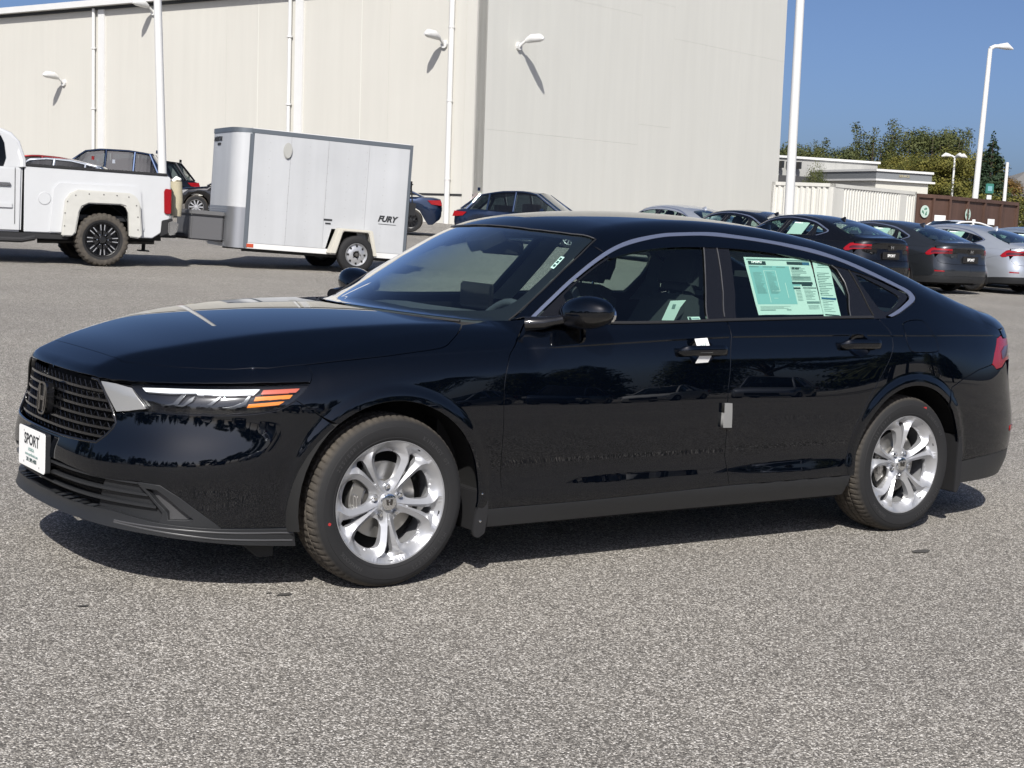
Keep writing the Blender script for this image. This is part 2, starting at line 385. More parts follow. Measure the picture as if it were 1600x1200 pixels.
# outlines of the panels in (arc length, height)
DF=[(2.2686, 1.003), (2.239, 0.9752), (2.2073, 0.9429), (2.1557, 0.9061), (2.1125, 0.8683), (2.0869, 0.8163), (2.0772, 0.7748), (2.0734, 0.701), (2.0808, 0.4873), (2.0908, 0.3719), (2.1082, 0.2743)]
BG=[(3.2635, 1.0059), (3.2608, 0.9459), (3.2469, 0.8705), (3.2414, 0.7891), (3.2306, 0.6608), (3.2495, 0.3037)]
RD=[(4.2345, 1.014), (4.2607, 0.9775), (4.2733, 0.939), (4.2706, 0.8911), (4.2435, 0.8354), (4.1875, 0.7562), (4.1182, 0.6631), (4.0765, 0.5992), (4.0327, 0.5231), (4.0075, 0.4282), (3.9885, 0.3068)]
RDU=[(4.1519, 1.2783), (4.1897, 1.2331), (4.2068, 1.147), (4.2168, 1.032)]
BGU=[(3.4006, 1.3566), (3.3782, 1.2931), (3.3515, 1.2081), (3.3177, 1.1243), (3.2681, 1.0238)]
SILLT=[(2.0054, 0.2685), (2.1068, 0.2744), (2.4503, 0.2835), (3.2495, 0.3037), (3.9885, 0.3068)]
SILLB=[(2.0412, 0.2003), (2.8174, 0.2047), (3.9998, 0.208)]
CHIN=[(2.2939, 1.0023), (2.458, 1.1054), (2.5663, 1.1679), (2.6876, 1.2308), (2.8103, 1.2822), (2.9294, 1.3134), (3.0686, 1.339), (3.1842, 1.3495), (3.3307, 1.3557), (3.4747, 1.3521), (3.605, 1.345), (3.7588, 1.3312), (3.9111, 1.3099), (4.0721, 1.2824), (4.1688, 1.2586), (4.2653, 1.2258), (4.3954, 1.1813), (4.5012, 1.1415), (4.5373, 1.1183), (4.47, 1.0859), (4.3817, 1.0538), (4.3007, 1.0309)]
CHOUT=[(2.2762, 1.0069), (2.3776, 1.0736), (2.4638, 1.1274), (2.5522, 1.1797), (2.6816, 1.2496), (2.7969, 1.2998), (2.9243, 1.3367), (3.0907, 1.3636), (3.2069, 1.373), (3.4122, 1.3814), (3.5506, 1.3736), (3.715, 1.3606), (3.8871, 1.343), (4.0603, 1.319), (4.2552, 1.2659), (4.3743, 1.2245), (4.4932, 1.1793), (4.5816, 1.1448), (4.5994, 1.1156), (4.5745, 1.095), (4.5006, 1.0686), (4.3993, 1.0367), (4.3335, 1.0226)]
BELT=[(2.2706, 0.9987), (2.3929, 0.9939), (2.6892, 0.9911), (2.9862, 0.996), (3.2646, 1.0046), (3.5103, 1.0093), (3.8359, 1.0155), (4.1999, 1.0195), (4.3335, 1.0226)]
BELT2=[(2.6946, 1.0009), (2.9922, 1.0061), (3.2709, 1.0136), (3.5189, 1.0198), (3.8461, 1.0263), (4.211, 1.0305)]
FWG=[(2.4645, 1.1032), (2.5619, 1.1603), (2.6832, 1.2231), (2.8055, 1.2743), (2.9239, 1.3053), (3.0622, 1.3309), (3.1774, 1.3413), (3.3232, 1.3473), (3.2513, 1.1927), (3.1616, 1.0094), (2.9906, 1.0036), (2.6917, 0.996), (2.403, 0.9964)]
RWG=[(3.4669, 1.3436), (3.5969, 1.3364), (3.7505, 1.3226), (3.9027, 1.3012), (4.0545, 1.2734), (4.1049, 1.2373), (4.1216, 1.1773), (4.1116, 1.123), (4.0577, 1.0285), (3.8435, 1.0236), (3.5166, 1.0172), (3.3307, 1.0139), (3.3858, 1.1145), (3.4377, 1.2508)]
QWG=[(4.222, 1.2193), (4.3144, 1.1889), (4.4527, 1.1323), (4.4637, 1.1091), (4.4118, 1.0798), (4.3373, 1.0507), (4.2984, 1.0534), (4.2771, 1.0732), (4.246, 1.1389)]
FENT=[(1.2617, 0.8345), (1.3709, 0.8471), (1.4712, 0.857), (1.5745, 0.8677), (1.6833, 0.8802), (1.7996, 0.8936), (1.8503, 0.9046), (1.8948, 0.9263), (1.992, 0.9748)]
FENF=[(1.2521, 0.8343), (1.2728, 0.8266), (1.2802, 0.806), (1.2729, 0.7869), (1.2628, 0.7718)]
BFG=[(1.2055, 0.7167), (1.2474, 0.6897), (1.2955, 0.6596), (1.342, 0.6276)]
HSC=[(0.4338, 0.8083), (0.5824, 0.8066), (0.732, 0.8056), (0.8891, 0.8074), (0.9852, 0.811), (1.1214, 0.8195), (1.2617, 0.8345)]
LAMP=[(0.5675, 0.7425), (0.7708, 0.75), (0.9704, 0.7572), (1.1348, 0.7645), (1.2654, 0.7729), (1.2304, 0.7412), (1.1913, 0.7099), (1.1658, 0.6939), (1.1316, 0.6821), (1.0635, 0.6718), (0.9956, 0.6643), (0.9043, 0.6597), (0.8102, 0.6596), (0.7302, 0.6593), (0.6527, 0.6625)]
SILV=[(0.416, 0.7411), (0.4946, 0.739), (0.5721, 0.7298), (0.6472, 0.6632), (0.5869, 0.6522), (0.5178, 0.6411), (0.4757, 0.6849)]
HLO=[(0.399, 0.7452), (0.5604, 0.7484), (0.7686, 0.755), (0.9703, 0.7623), (1.1355, 0.7698), (1.2684, 0.7761), (1.2375, 0.7412), (1.1936, 0.7054), (1.1659, 0.6894), (1.1317, 0.6765), (1.0637, 0.665), (0.9957, 0.6586), (0.9045, 0.6541), (0.8105, 0.6529), (0.7306, 0.6525), (0.6535, 0.6535), (0.5189, 0.6343), (0.4682, 0.6888)]
DRL=[(0.612, 0.7382), (0.7071, 0.7434), (0.8146, 0.7461), (0.9468, 0.75), (1.078, 0.7547), (1.054, 0.7337), (0.9477, 0.729), (0.8482, 0.7278), (0.8424, 0.7339), (0.7355, 0.7282), (0.6319, 0.7267)]
AMB1=[(1.0917, 0.7519), (1.2255, 0.7596), (1.2097, 0.7453), (1.0817, 0.7377)]
AMB2=[(1.063, 0.7264), (1.1973, 0.7365), (1.1848, 0.7232), (1.056, 0.712)]
AMB3=[(1.0379, 0.6982), (1.1659, 0.7119), (1.1451, 0.6993), (1.0313, 0.6857)]
LA1=[(0.7133, 0.6785), (0.7538, 0.6901), (0.7874, 0.7311), (0.8026, 0.7319), (0.7719, 0.6867)]
LA2=[(0.7597, 0.6815), (0.7943, 0.6858), (0.8162, 0.7112), (0.8388, 0.7252), (0.8293, 0.7032), (0.7947, 0.6791)]
LA3=[(0.8846, 0.6904), (0.9292, 0.725), (0.9362, 0.7253), (0.9031, 0.6912)]
LA4=[(0.938, 0.6815), (0.9767, 0.6874), (1.0173, 0.7065), (1.0356, 0.731), (1.0447, 0.7313), (1.0265, 0.6979), (0.9838, 0.6786)]
GR=[(0.3995, 0.7441), (0.4343, 0.7177), (0.4778, 0.6714), (0.5106, 0.6289), (0.5248, 0.6031), (0.5147, 0.5818), (0.4884, 0.5542), (0.4489, 0.5248)]
LG=[(0.2372, 0.4276), (0.3618, 0.4161), (0.4678, 0.4055), (0.5557, 0.405), (0.6457, 0.408), (0.7333, 0.3996), (0.8025, 0.3597), (0.8576, 0.3205), (0.9494, 0.2527)]
LGTRI=[(0.6457, 0.4057), (0.7333, 0.3996), (0.8025, 0.3597), (0.8576, 0.3205), (0.9539, 0.2527), (0.85, 0.2575), (0.7328, 0.2644), (0.7416, 0.302), (0.6958, 0.3543)]
LGTI=[(0.6774, 0.3855), (0.7211, 0.3847), (0.7608, 0.3572), (0.8028, 0.3225), (0.8562, 0.2833), (0.8267, 0.2774), (0.7614, 0.2758), (0.7585, 0.3033), (0.7198, 0.3376)]
LIPT=[(0.0574, 0.2918), (0.3848, 0.2884), (0.5334, 0.2856), (0.708, 0.2646), (0.85, 0.2552), (0.9539, 0.2515), (1.217, 0.2485)]
LIPB=[(0.3952, 0.2518), (0.7096, 0.235), (0.8507, 0.213), (1.0251, 0.1946), (1.23, 0.1841)]
CHIN2=[(0.2042, 0.463), (0.4678, 0.4382), (0.6459, 0.4173)]
ZL=[(1.2927, 0.8291), (1.5329, 0.8576), (1.8421, 0.8784), (2.0146, 0.8883), (2.1468, 0.896), (2.4258, 0.9121), (2.8201, 0.9287), (3.2497, 0.946), (3.6726, 0.9463), (4.213, 0.9467), (4.8194, 0.9379), (4.9149, 0.933)]
FD=[(4.3852, 0.9885), (4.431, 1.0056), (4.4952, 1.0112), (4.5486, 1.0081), (4.5692, 0.9877), (4.5816, 0.9532), (4.5997, 0.9204), (4.6016, 0.8817), (4.5825, 0.864), (4.4218, 0.8647), (4.3869, 0.8814), (4.3708, 0.9255)]
HANDLE1=[(2.9434, 0.8784), (3.2201, 0.8788)]
HANDLE2=[(3.9147, 0.8987), (4.1736, 0.8975)]
TL=[(5.2252, 0.9168), (5.3043, 0.9302), (5.3984, 0.9108), (5.3648, 0.8574), (5.2895, 0.8029), (5.2244, 0.7706), (5.1497, 0.7645), (5.099, 0.7951), (5.138, 0.8442)]
QB=[(5.0757, 0.7896), (4.9531, 0.7718), (4.8047, 0.7297), (4.7086, 0.6924)]
LOWCR=[(2.0908, 0.3719), (2.2474, 0.3947), (2.4434, 0.4139), (2.7699, 0.4298), (3.2303, 0.4462), (3.4935, 0.4515), (3.7319, 0.4408)]
PROT=[(3.1975, 0.6589), (3.2418, 0.6577), (3.247, 0.5551), (3.1988, 0.5569)]
STK1=[(3.5381, 1.2836), (3.9632, 1.2856), (3.8984, 1.0427), (3.4879, 1.0379)]
STK2=[(3.9781, 1.2775), (4.0702, 1.2709), (4.0715, 1.2338), (4.0038, 1.0296), (3.8954, 1.0346)]
# ---------------- the black sedan: panels cut from one smooth body surface ----------------
def pip(P,poly):
    x,y=P[:,0],P[:,1]; ins=np.zeros(len(P),bool); n=len(poly); j=n-1
    for i in range(n):
        xi,yi=poly[i];xj,yj=poly[j]
        c=((yi>y)!=(yj>y))&(x<(xj-xi)*(y-yi)/((yj-yi) if yj!=yi else 1e-12)+xi); ins^=c; j=i
    return ins
def resamp(poly,step,closed=True):
    o=[];n=len(poly)
    for i in range(n if closed else n-1):
        a=np.array(poly[i],float);b=np.array(poly[(i+1)%n],float); L=np.hypot(*(b-a)); k=max(1,int(round(L/step)))
        for q in range(k): o.append(tuple(a+(b-a)*q/k))
    if not closed:o.append(tuple(poly[-1]))
    return o
def sm(pts,n=4,closed=False):
    """Catmull-Rom through points"""
    P=[np.array(p,float) for p in pts]; o=[]; m=len(P)
    rng=range(m if closed else m-1)
    for i in rng:
        p1,p2=P[i],P[(i+1)%m]
        p0=P[i-1] if (closed or i>0) else 2*p1-p2
        p3=P[(i+2)%m] if (closed or i+2<m) else 2*p2-p1
        for q in range(n):
            t=q/n; o.append(tuple(.5*((2*p1)+(-p0+p2)*t+(2*p0-5*p1+4*p2-p3)*t*t+(-p0+3*p1-3*p2+p3)*t**3)))
    if not closed:o.append(tuple(P[-1]))
    return o
def area(poly): return .5*sum(poly[i-1][0]*poly[i][1]-poly[i][0]*poly[i-1][1] for i in range(len(poly)))
def inset(poly,g):
    """move a closed outline inward by g"""
    n=len(poly); s=1 if area(poly)>0 else -1; o=[]
    P=np.array(poly,float)
    for i in range(n):
        a=P[i]-P[i-1]; b=P[(i+1)%n]-P[i]; a/=max(np.hypot(*a),1e-9); b/=max(np.hypot(*b),1e-9)
        na=np.array([-a[1],a[0]])*s; nb=np.array([-b[1],b[0]])*s; m=na+nb; q=np.hypot(*m)
        if q<.3: m=na;q=1
        m=m/q; k=min(1/max(m@na,.5),2); o.append(tuple(P[i]+m*g*k))
    return o
def solve(chart,P):
    P=np.asarray(P,float)
    if chart=='side':return solve_side(P[:,0],P[:,1])
    return solve_top(P[:,0],P[:,1])
RINGS=(.400,.408,.416,.424,.432,.440,.450)
def feature_pts(poly):
    a=np.array(poly); s0,s1=a[:,0].min(),a[:,0].max(); o=[]
    for s in np.arange(s0,s1,.016):
        x=float(plan(np.array([s]))[0][0])
        if -.6<x<3.8 and min(abs(float(zline(x))-.325),9)>0:
            for dz in (-.014,-.0095,-.0065,-.004,-.0015,.001,.0035,.0065,.011,.017): o.append((s,float(zline(x))+dz))
    for cx in (0,2.83):
        for r in RINGS:
            for t in np.arange(-20,201,2.0):
                x=cx+r*math.cos(R_(t)); z=.325+r*math.sin(R_(t))
                if abs(z-zline(x)-.002)<.02: continue
                o.append((float(s_of_x(x)),z))
    return o
def chart_mesh(name,chart,outer,holes=(),res=.022,gap=.0022,flange=.014,off=0.0,feat=False,noflange=None,mode='near',thick=None,gridres=None,hgap=None):
    """mode: near (-y side) | far | both (half outline, mirrored and merged)"""
    gr=gridres or res
    outs=[inset(resamp(outer,res),gap) if gap else resamp(outer,res)]
    for h in holes: outs.append(inset(resamp(h,res),-(gap if hgap is None else hgap)))
    pts=[];edges=[];bidx=[]
    for o in outs:
        n0=len(pts); pts+=o; bidx.append(list(range(n0,len(pts)))); edges+=[(n0+i,n0+(i+1)%len(o)) for i in range(len(o))]
    a=np.array(outs[0]); lo=a.min(0);hi=a.max(0)
    gx=np.arange(lo[0]+gr*.5,hi[0],gr); gy=np.arange(lo[1]+gr*.5,hi[1],gr*.8 if chart=='side' else gr)
    G=np.array([(x,y) for x in gx for y in gy]) if len(gx) and len(gy) else np.zeros((0,2))
    if feat:
        fp=np.array(feature_pts(outs[0]))
        if len(fp):
            if len(G):
                xx=plan(G[:,0])[0]; ar=arch(xx,G[:,1]); keep=(np.abs(G[:,1]-zline(xx)-.002)>.022)&((ar<.393)|(ar>.457)); G=G[keep]
            G=np.concatenate([G,fp])
    if len(G):
        k=pip(G,outs[0])
        for h in outs[1:]:k&=~pip(G,h)
        G=G[k]
        B=np.array(pts)
        if len(G):
            d=np.full(len(G),1e9)
            for i in range(0,len(G),2000):
                D=((G[i:i+2000,None,:]-B[None])**2).sum(2); d[i:i+2000]=D.min(1)
            G=G[d>(.38*min(res,gr))**2]
    allp=[Vector((float(p[0]),float(p[1]))) for p in pts]+[Vector((float(p[0]),float(p[1]))) for p in G]
    r=delaunay_2d_cdt(allp,edges,[],0,1e-6)
    V2=np.array([(v.x,v.y) for v in r[0]]); T=np.array([list(f) for f in r[2] if len(f)==3])
    cen=V2[T].mean(1); k=pip(cen,outs[0])
    for h in outs[1:]:k&=~pip(cen,h)
    T=T[k]
    P=solve(chart,V2); N=normals(P)
    if off: P=P+N*off
    # orient
    tn=np.cross(P[T[:,1]]-P[T[:,0]],P[T[:,2]]-P[T[:,0]]); fl=(tn*N[T[:,0]]).sum(1)<0
    T[fl]=T[fl][:,::-1]
    V=list(P); NN=list(N); F=[tuple(t) for t in T]
    if flange or thick:
        dep=thick or flange
        # boundary edges from triangles
        ec={}
        for t in T:
            for i in range(3):
                e=(t[i],t[(i+1)%3]); ec[tuple(sorted(e))]=ec.get(tuple(sorted(e)),0)+1
        bd=[]
        for t in T:
            for i in range(3):
                e=(t[i],t[(i+1)%3])
                if ec[tuple(sorted(e))]==1: bd.append(e)
        if mode=='both': bd=[e for e in bd if not(abs(P[e[0]][1])<.004 and abs(P[e[1]][1])<.004)]
        od={}
        for a_,b_ in bd:
            d_=P[b_]-P[a_]; o_=np.cross(d_,N[a_]); o_/=max(np.linalg.norm(o_),1e-9)
            od[a_]=od.get(a_,0)+o_; od[b_]=od.get(b_,0)+o_
        m1={};m2={};m3={}
        rr=.0012
        for i,o_ in od.items():
            o_=o_/max(np.linalg.norm(o_),1e-9); n_=N[i]
            V.append(P[i]+o_*rr-n_*rr); NN.append((o_+n_)/1.414); m1[i]=len(V)-1
            V.append(P[i]+o_*rr-n_*rr); NN.append(o_); m2[i]=len(V)-1
            V.append(P[i]+o_*rr-n_*dep); NN.append(o_); m3[i]=len(V)-1
        for a_,b_ in bd:
            F.append((b_,a_,m1[a_],m1[b_])); F.append((m2[b_],m2[a_],m3[a_],m3[b_]))
    V=np.array(V,float);NN=np.array(NN,float)
    flip=lambda F_:[tuple(reversed(f)) for f in F_]
    if mode=='far':
        V=V*[1,-1,1];NN=NN*[1,-1,1];F=flip(F)
    elif mode=='both':
        n=len(V); V=np.concatenate([V,V*[1,-1,1]]);NN=np.concatenate([NN,NN*[1,-1,1]]); F=F+[tuple(i+n for i in f) for f in flip(F)]
    return rawmesh(name,V,F,N=NN)
def s_pts(path,d=0,lift=0.):
    """3-D points of a side-chart path, lifted off the surface"""
    P=solve('side',path); N=normals(P); return P+N*lift,N
def ribbon(name,a,b,lift,mat_,parent,far=False,edge=.004,step=.02):
    """raised moulding between two side-chart outlines a and b (same length)"""
    n=max(len(a),len(b))*3
    def rs(c):
        c=np.array(sm(c,4)); L=np.r_[0,np.cumsum(np.hypot(*np.diff(c,axis=0).T))]; t=np.linspace(0,L[-1],n); return np.stack([np.interp(t,L,c[:,0]),np.interp(t,L,c[:,1])],1)
    A=rs(a);B=rs(b); rows=[(0,-.002,-.6),(0,lift*.75,-.35),(.18,lift,0),(.5,lift*1.12,0),(.82,lift,0),(1,lift*.75,.35),(1,-.002,.6)]
    V=[];F=[]
    for (t,l,_) in rows:
        P,N=s_pts(A+(B-A)*t,0,l); V+=list(P)
    V=np.array(V)
    for i in range(len(rows)-1):
        for k in range(n-1): F.append((i*n+k,i*n+k+1,(i+1)*n+k+1,(i+1)*n+k))
    if far: V=V*[1,-1,1]
    bm_=MB(); bm_.add(V,F); o=bm_.build(name,mat_,parent,smooth=50); return o

def both_sides(name,mat_,parent,*a,**k):
    o1=mesh_obj(name,chart_mesh(name,*a,**k),mat_,parent)
    k=dict(k);k['mode']='far'; o2=mesh_obj(name,chart_mesh(name,*a,**k),mat_,parent); return o1,o2
def arc(cx,r,a0,a1,n=22):
    """wheel-arch arc in (s,z), degrees"""
    o=[]
    for i in range(n+1):
        t=R_(a0+(a1-a0)*i/n); o.append((float(s_of_x(cx+r*math.cos(t))),.325+r*math.sin(t)))
    return o
def xy(path): return [(float(p[0]),float(p[1])) for p in solve('side',path)]
def rail_table():
    out=[]
    for x in np.arange(1.16,3.60,.06):
        y=np.linspace(-.30,-.93,120); P=solve_top(np.full(120,x),y); n=normals(P)
        i=np.where(n[:,2]<.66)[0]; i=i[0] if len(i) else 119
        out.append(P[i])
    out=np.array(out); y=out[:,1].copy()
    for _ in range(6): y[1:-1]=(y[:-2]+2*y[1:-1]+y[2:])/4
    return solve_top(out[:,0],y)
def wheel(parent,x,side,steer=0,phase=94,first=None):
    """side -1 near, +1 far; returns wheel root with tyre, rim, centre_cap, lug_nut, brake_disc, brake_caliper"""
    w_=empty('wheel',(x,side*.8985,.325),0,parent); 
    w_.rotation_euler=(0,0,0 if side<0 else math.pi)
    for n_,me,mt in wheel_parts(phase if side<0 else 180-phase):
        o=mesh_obj(n_,me,None,w_)
        if mt and len(me.materials)==0: me.materials.append(mt)
    return w_
_wp={}
LETR=mat('tyre_letter_rubber',(.034,.034,.035),.6)
def wheel_parts(ph):
    if ph in _wp:return _wp[ph]
    out=[]
    # tyre
    prof=[(.222,.012),(.2335,-.001),(.240,-.006),(.2455,-.0085),(.2475,-.0075),(.252,-.0095),(.270,-.012),(.2875,-.0108),(.2890,-.0085),(.299,-.006),(.310,.003),(.3175,.013),(.3225,.026),(.3255,.042),
          (.3262,.054),(.318,.0555),(.318,.0625),(.3268,.064),(.3275,.092),(.319,.0935),(.319,.1035),(.3275,.105),(.3268,.133),(.318,.1345),(.318,.1415),(.3262,.143),(.3255,.155),(.3225,.171),(.3175,.184),(.310,.194),(.290,.204),(.26,.206),(.228,.196)]
    NS=288; V=[];F=[];m=len(prof)
    for k in range(NS):
        t=2*math.pi*k/NS; cut=(k%4==0)
        for i,(r,h) in enumerate(prof):
            if cut and 11<=i<=14: r-=.0045
            if cut and 25<=i<=28: r-=.0045
            tt=t
            if 11<=i<=14: tt=t-(i-11)*.006
            if k%4==2 and i in (17,18,21,22): r-=.004
            V.append((r*math.cos(tt),h,r*math.sin(tt)))
    for k in range(NS):
        k2=(k+1)%NS
        for i in range(m-1):F.append((k*m+i,k*m+i+1,k2*m+i+1,k2*m+i))
    mb=MB().add(V,F); out.append(('tyre',mb.mesh('tyre',smooth=32),TYRE))
    for txt,a0 in (('KINERGY GT',62),('HANKOOK',242),('225/50R17',150),('M+S TUBELESS',330)):
        w_=0; TL_=MB()
        for ch in txt:
            if ch==' ': w_+=3.2; continue
            me=text_mesh(ch,.021,.0008); a=R_(a0-w_); w_+=3.5
            M_=Matrix(((math.sin(a),math.cos(a),0,.2685*math.cos(a)),(0,0,-1,-.0118),(-math.cos(a),math.sin(a),0,.2685*math.sin(a)),(0,0,0,1)))
            me.transform(M_); TL_.add([v.co for v in me.vertices],[tuple(p.vertices) for p in me.polygons]); bpy.data.meshes.remove(me)
        lo_=TL_.mesh('tyre_lettering'); out.append(('tyre_lettering',lo_,LETR))
    # rim barrel + flange
    prof=[(.2245,.016),(.229,.004),(.2335,-.001),(.2360,.0005),(.2360,.010),(.2335,.016)]
    mb=MB(); mb.lathe([(.2365,.012),(.2365,.001),(.2345,-.0015),(.2318,-.0014),(.2308,.002),(.2296,.02),(.2205,.030),(.2140,.048),(.2090,.075),(.2075,.12),(.2120,.165),(.222,.19)],96)
    out.append(('rim_barrel',mb.mesh('rim_barrel',smooth=40),ALLOY))
    # face
    outer=[(.2305*math.cos(2*math.pi*i/120),.2305*math.sin(2*math.pi*i/120)) for i in range(120)]
    holes=[];cent=[]
    big=[(.0760,0),(.0775,7),(.084,14),(.098,19),(.120,20.5),(.142,20.8),(.163,20.3),(.176,17.8),(.186,13),(.1895,6),(.190,0)]
    slot=[(.092,0),(.096,1.5),(.125,2.3),(.155,3.1),(.180,4.4),(.194,4.6),(.200,2.5),(.201,0)]
    def pol(sh,A):
        h=[(r,a) for r,a in sh]; h+= [(r,-a) for r,a in reversed(sh[1:-1])]
        return [(r*math.cos(R_(A+a)),r*math.sin(R_(A+a))) for r,a in h]
    for k in range(5):
        holes.append(resamp(sm(pol(big,ph+72*k),2,True),.006)); holes.append(resamp(pol(slot,ph+36+72*k),.006)); cent.append(ph+36+72*k)
    lug=[( .0572*math.cos(R_(ph+72*k)),.0572*math.sin(R_(ph+72*k))) for k in range(5)]
    def hgt(x,z):
        r=math.hypot(x,z); a=math.degrees(math.atan2(z,x)); psi=min(abs((a-c+180)%360-180) for c in cent)
        pr=np.interp(r,[.045,.08,.12,.16,.185,.205,.222],[4.5,5.2,6.8,8.4,10.5,15,20])
        h0=np.interp(r,[0,.034,.036,.06,.09,.13,.165,.190,.205,.220,.2305],[-.018,-.018,-.026,-.024,-.016,-.008,-.002,-.001,-.004,-.006,-.0005])
        k=np.interp(r,[.04,.08,.19,.205,.2275],[.15,.95,.90,.45,.0]); dd=abs(psi-pr)*math.pi/180*r
        if psi<pr: k*=1.25
        v=h0-k*dd
        for lx,lz in lug:
            q=math.hypot(x-lx,z-lz)
            if q<.017: v=min(v,-.036)
            elif q<.021: v=min(v,-.030)
        return max(v,-.040)
    pts=[];ed=[]
    def loop(o):
        n0=len(pts); pts.extend(o); ed.extend([(n0+i,n0+(i+1)%len(o)) for i in range(len(o))]); return list(range(n0,len(pts)))
    lo=loop(outer); lh=[loop(h) for h in holes]
    for c in cent:
        for sgn in (1,-1):
            n0=len(pts); q=[]
            for r in np.linspace(.045,.212,24):
                pr=np.interp(r,[.045,.08,.12,.16,.185,.205,.222],[4.5,5.2,6.8,8.4,10.5,15,20]); q.append((r*math.cos(R_(c+sgn*pr)),r*math.sin(R_(c+sgn*pr))))
            pts.extend(q); ed.extend([(n0+i,n0+i+1) for i in range(23)])
    for lx,lz in lug:
        for rr in (.0165,.0172,.0215): loop([(lx+rr*math.cos(2*math.pi*i/20),lz+rr*math.sin(2*math.pi*i/20)) for i in range(20)])
    B=np.array(pts); G=[]
    for r in np.arange(.004,.218,.0065):
        n=max(6,int(2*math.pi*r/.0065)); G+=[(r*math.cos(2*math.pi*i/n),r*math.sin(2*math.pi*i/n)) for i in range(n)]
    G=np.array(G); k=np.ones(len(G),bool)
    for h in holes:k&=~pip(G,h)
    G=G[k]; D=((G[:,None]-B[None])**2).sum(2).min(1); G=G[D>.0026**2]
    r_=delaunay_2d_cdt([Vector(p) for p in pts]+[Vector((float(a),float(b))) for a,b in G],ed,[],0,1e-7)
    V2=np.array([(v.x,v.y) for v in r_[0]]); T=np.array([list(f) for f in r_[2]]); cen=V2[T].mean(1); k=pip(cen,outer)
    for h in holes:k&=~pip(cen,h)
    T=T[k]; V=[(x,-hgt(x,z),z) for x,z in V2]; F=[tuple(t) for t in T]
    n0=len(V)
    for h in holes:
        for i,(x,z) in enumerate(h):
            pass
    # walls of the openings
    key={(round(x,6),round(z,6)):i for i,(x,z) in enumerate(V2)}
    for h in holes:
        idx=[key.get((round(x,6),round(z,6))) for x,z in h]
        if None in idx: idx=[int(((V2-np.array(p))**2).sum(1).argmin()) for p in h]
        base=len(V)
        for i in idx:
            x,z=V2[i]; V.append((x*1.0,-hgt(x,z)+.004,z)); 
        for i in idx:
            x,z=V2[i]; V.append((x,.048,z))
        m_=len(idx)
        for q in range(m_):
            q2=(q+1)%m_; F.append((idx[q],idx[q2],base+q2,base+q)); F.append((base+q,base+q2,base+m_+q2,base+m_+q))
    mb=MB().add(V,F); out.append(('rim',mb.mesh('rim',smooth=16),ALLOY))
    mb=MB(); mb.lathe([(0,.012),(.026,.012),(.0305,.0135),(.032,.018),(.032,.03)],40); out.append(('center_cap',mb.mesh('center_cap',smooth=40),CHROME))
    mb=h_emblem(.026,.022,.0035); me=mb.mesh('cap_emblem'); me.transform(Matrix.Translation((0,.0105,0))); out.append(('cap_emblem',me,NICKEL))
    for lx,lz in lug:
        mb=MB(); mb.lathe([(0,.018),(.007,.0185),(.0095,.022),(.0105,.040)],6,c=(lx,0,lz)); out.append(('lug_nut',mb.mesh('lug_nut',smooth=30),CHROME))
    mb=MB(); mb.lathe([(.030,.060),(.075,.060),(.078,.075),(.085,.078),(.146,.078),(.146,.100),(.07,.100)],64); out.append(('brake_disc',mb.mesh('brake_disc',smooth=30),STEEL))
    mb=MB(); mb.lathe([(.012,.050),(.062,.052),(.070,.075)],40); out.append(('wheel_hub',mb.mesh('wheel_hub',smooth=30),STEEL))
    mb=MB(); pr=[]
    for a in np.linspace(R_(150),R_(215),9): pr.append((.152*math.cos(a),.152*math.sin(a)))
    for a in np.linspace(R_(215),R_(150),9): pr.append((.098*math.cos(a),.098*math.sin(a)))
    mb.prism(pr,'y',.050,.125); mb.tube([(-.125,.045,-.045),(-.132,.045,.03)],.012,8); mb.tube([(-.12,.052,-.02),(-.12,.04,-.02)],.022,12)
    out.append(('brake_caliper',mb.mesh('brake_caliper',bevel=.004),STEEL))
    mb=MB(); mb.lathe([(.0,.13),(.200,.13),(.200,.135),(0,.135)],40); out.append(('backing_plate',mb.mesh('backing_plate'),LINER))
    mb=MB(); mb.tube([(-.213,.02,-.03),(-.196,.012,-.028)],.0028,6); out.append(('valve_stem',mb.mesh('valve_stem'),MATTE))
    _wp[ph]=out; return out
def h_emblem(w,h,d):
    """slanted H badge facing -y"""
    mb=MB(); a=w/2;b=h/2
    mb.prism([(-a,b),(-a*.55,b),(-a*.38,-b),(-a*.78,-b)],'y',-d,0); mb.prism([(a,b),(a*.55,b),(a*.38,-b),(a*.78,-b)],'y',-d,0); mb.prism([(-a*.52,b*.18),(a*.52,b*.18),(a*.48,-b*.18),(-a*.48,-b*.18)],'y',-d*.9,0)
    return mb
def place_on(me,P,xa,ya,name,mat_,parent,lift=0):
    """text or badge mesh (drawn in xy) laid at P with axes xa, ya"""
    xa=Vector(xa).normalized(); ya=Vector(ya); ya=(ya-xa*ya.dot(xa)).normalized(); za=xa.cross(ya)
    M_=Matrix((( xa[0],ya[0],za[0],P[0]+za[0]*lift),(xa[1],ya[1],za[1],P[1]+za[1]*lift),(xa[2],ya[2],za[2],P[2]+za[2]*lift),(0,0,0,1)))
    me.transform(M_); return mesh_obj(name,me,mat_,parent)

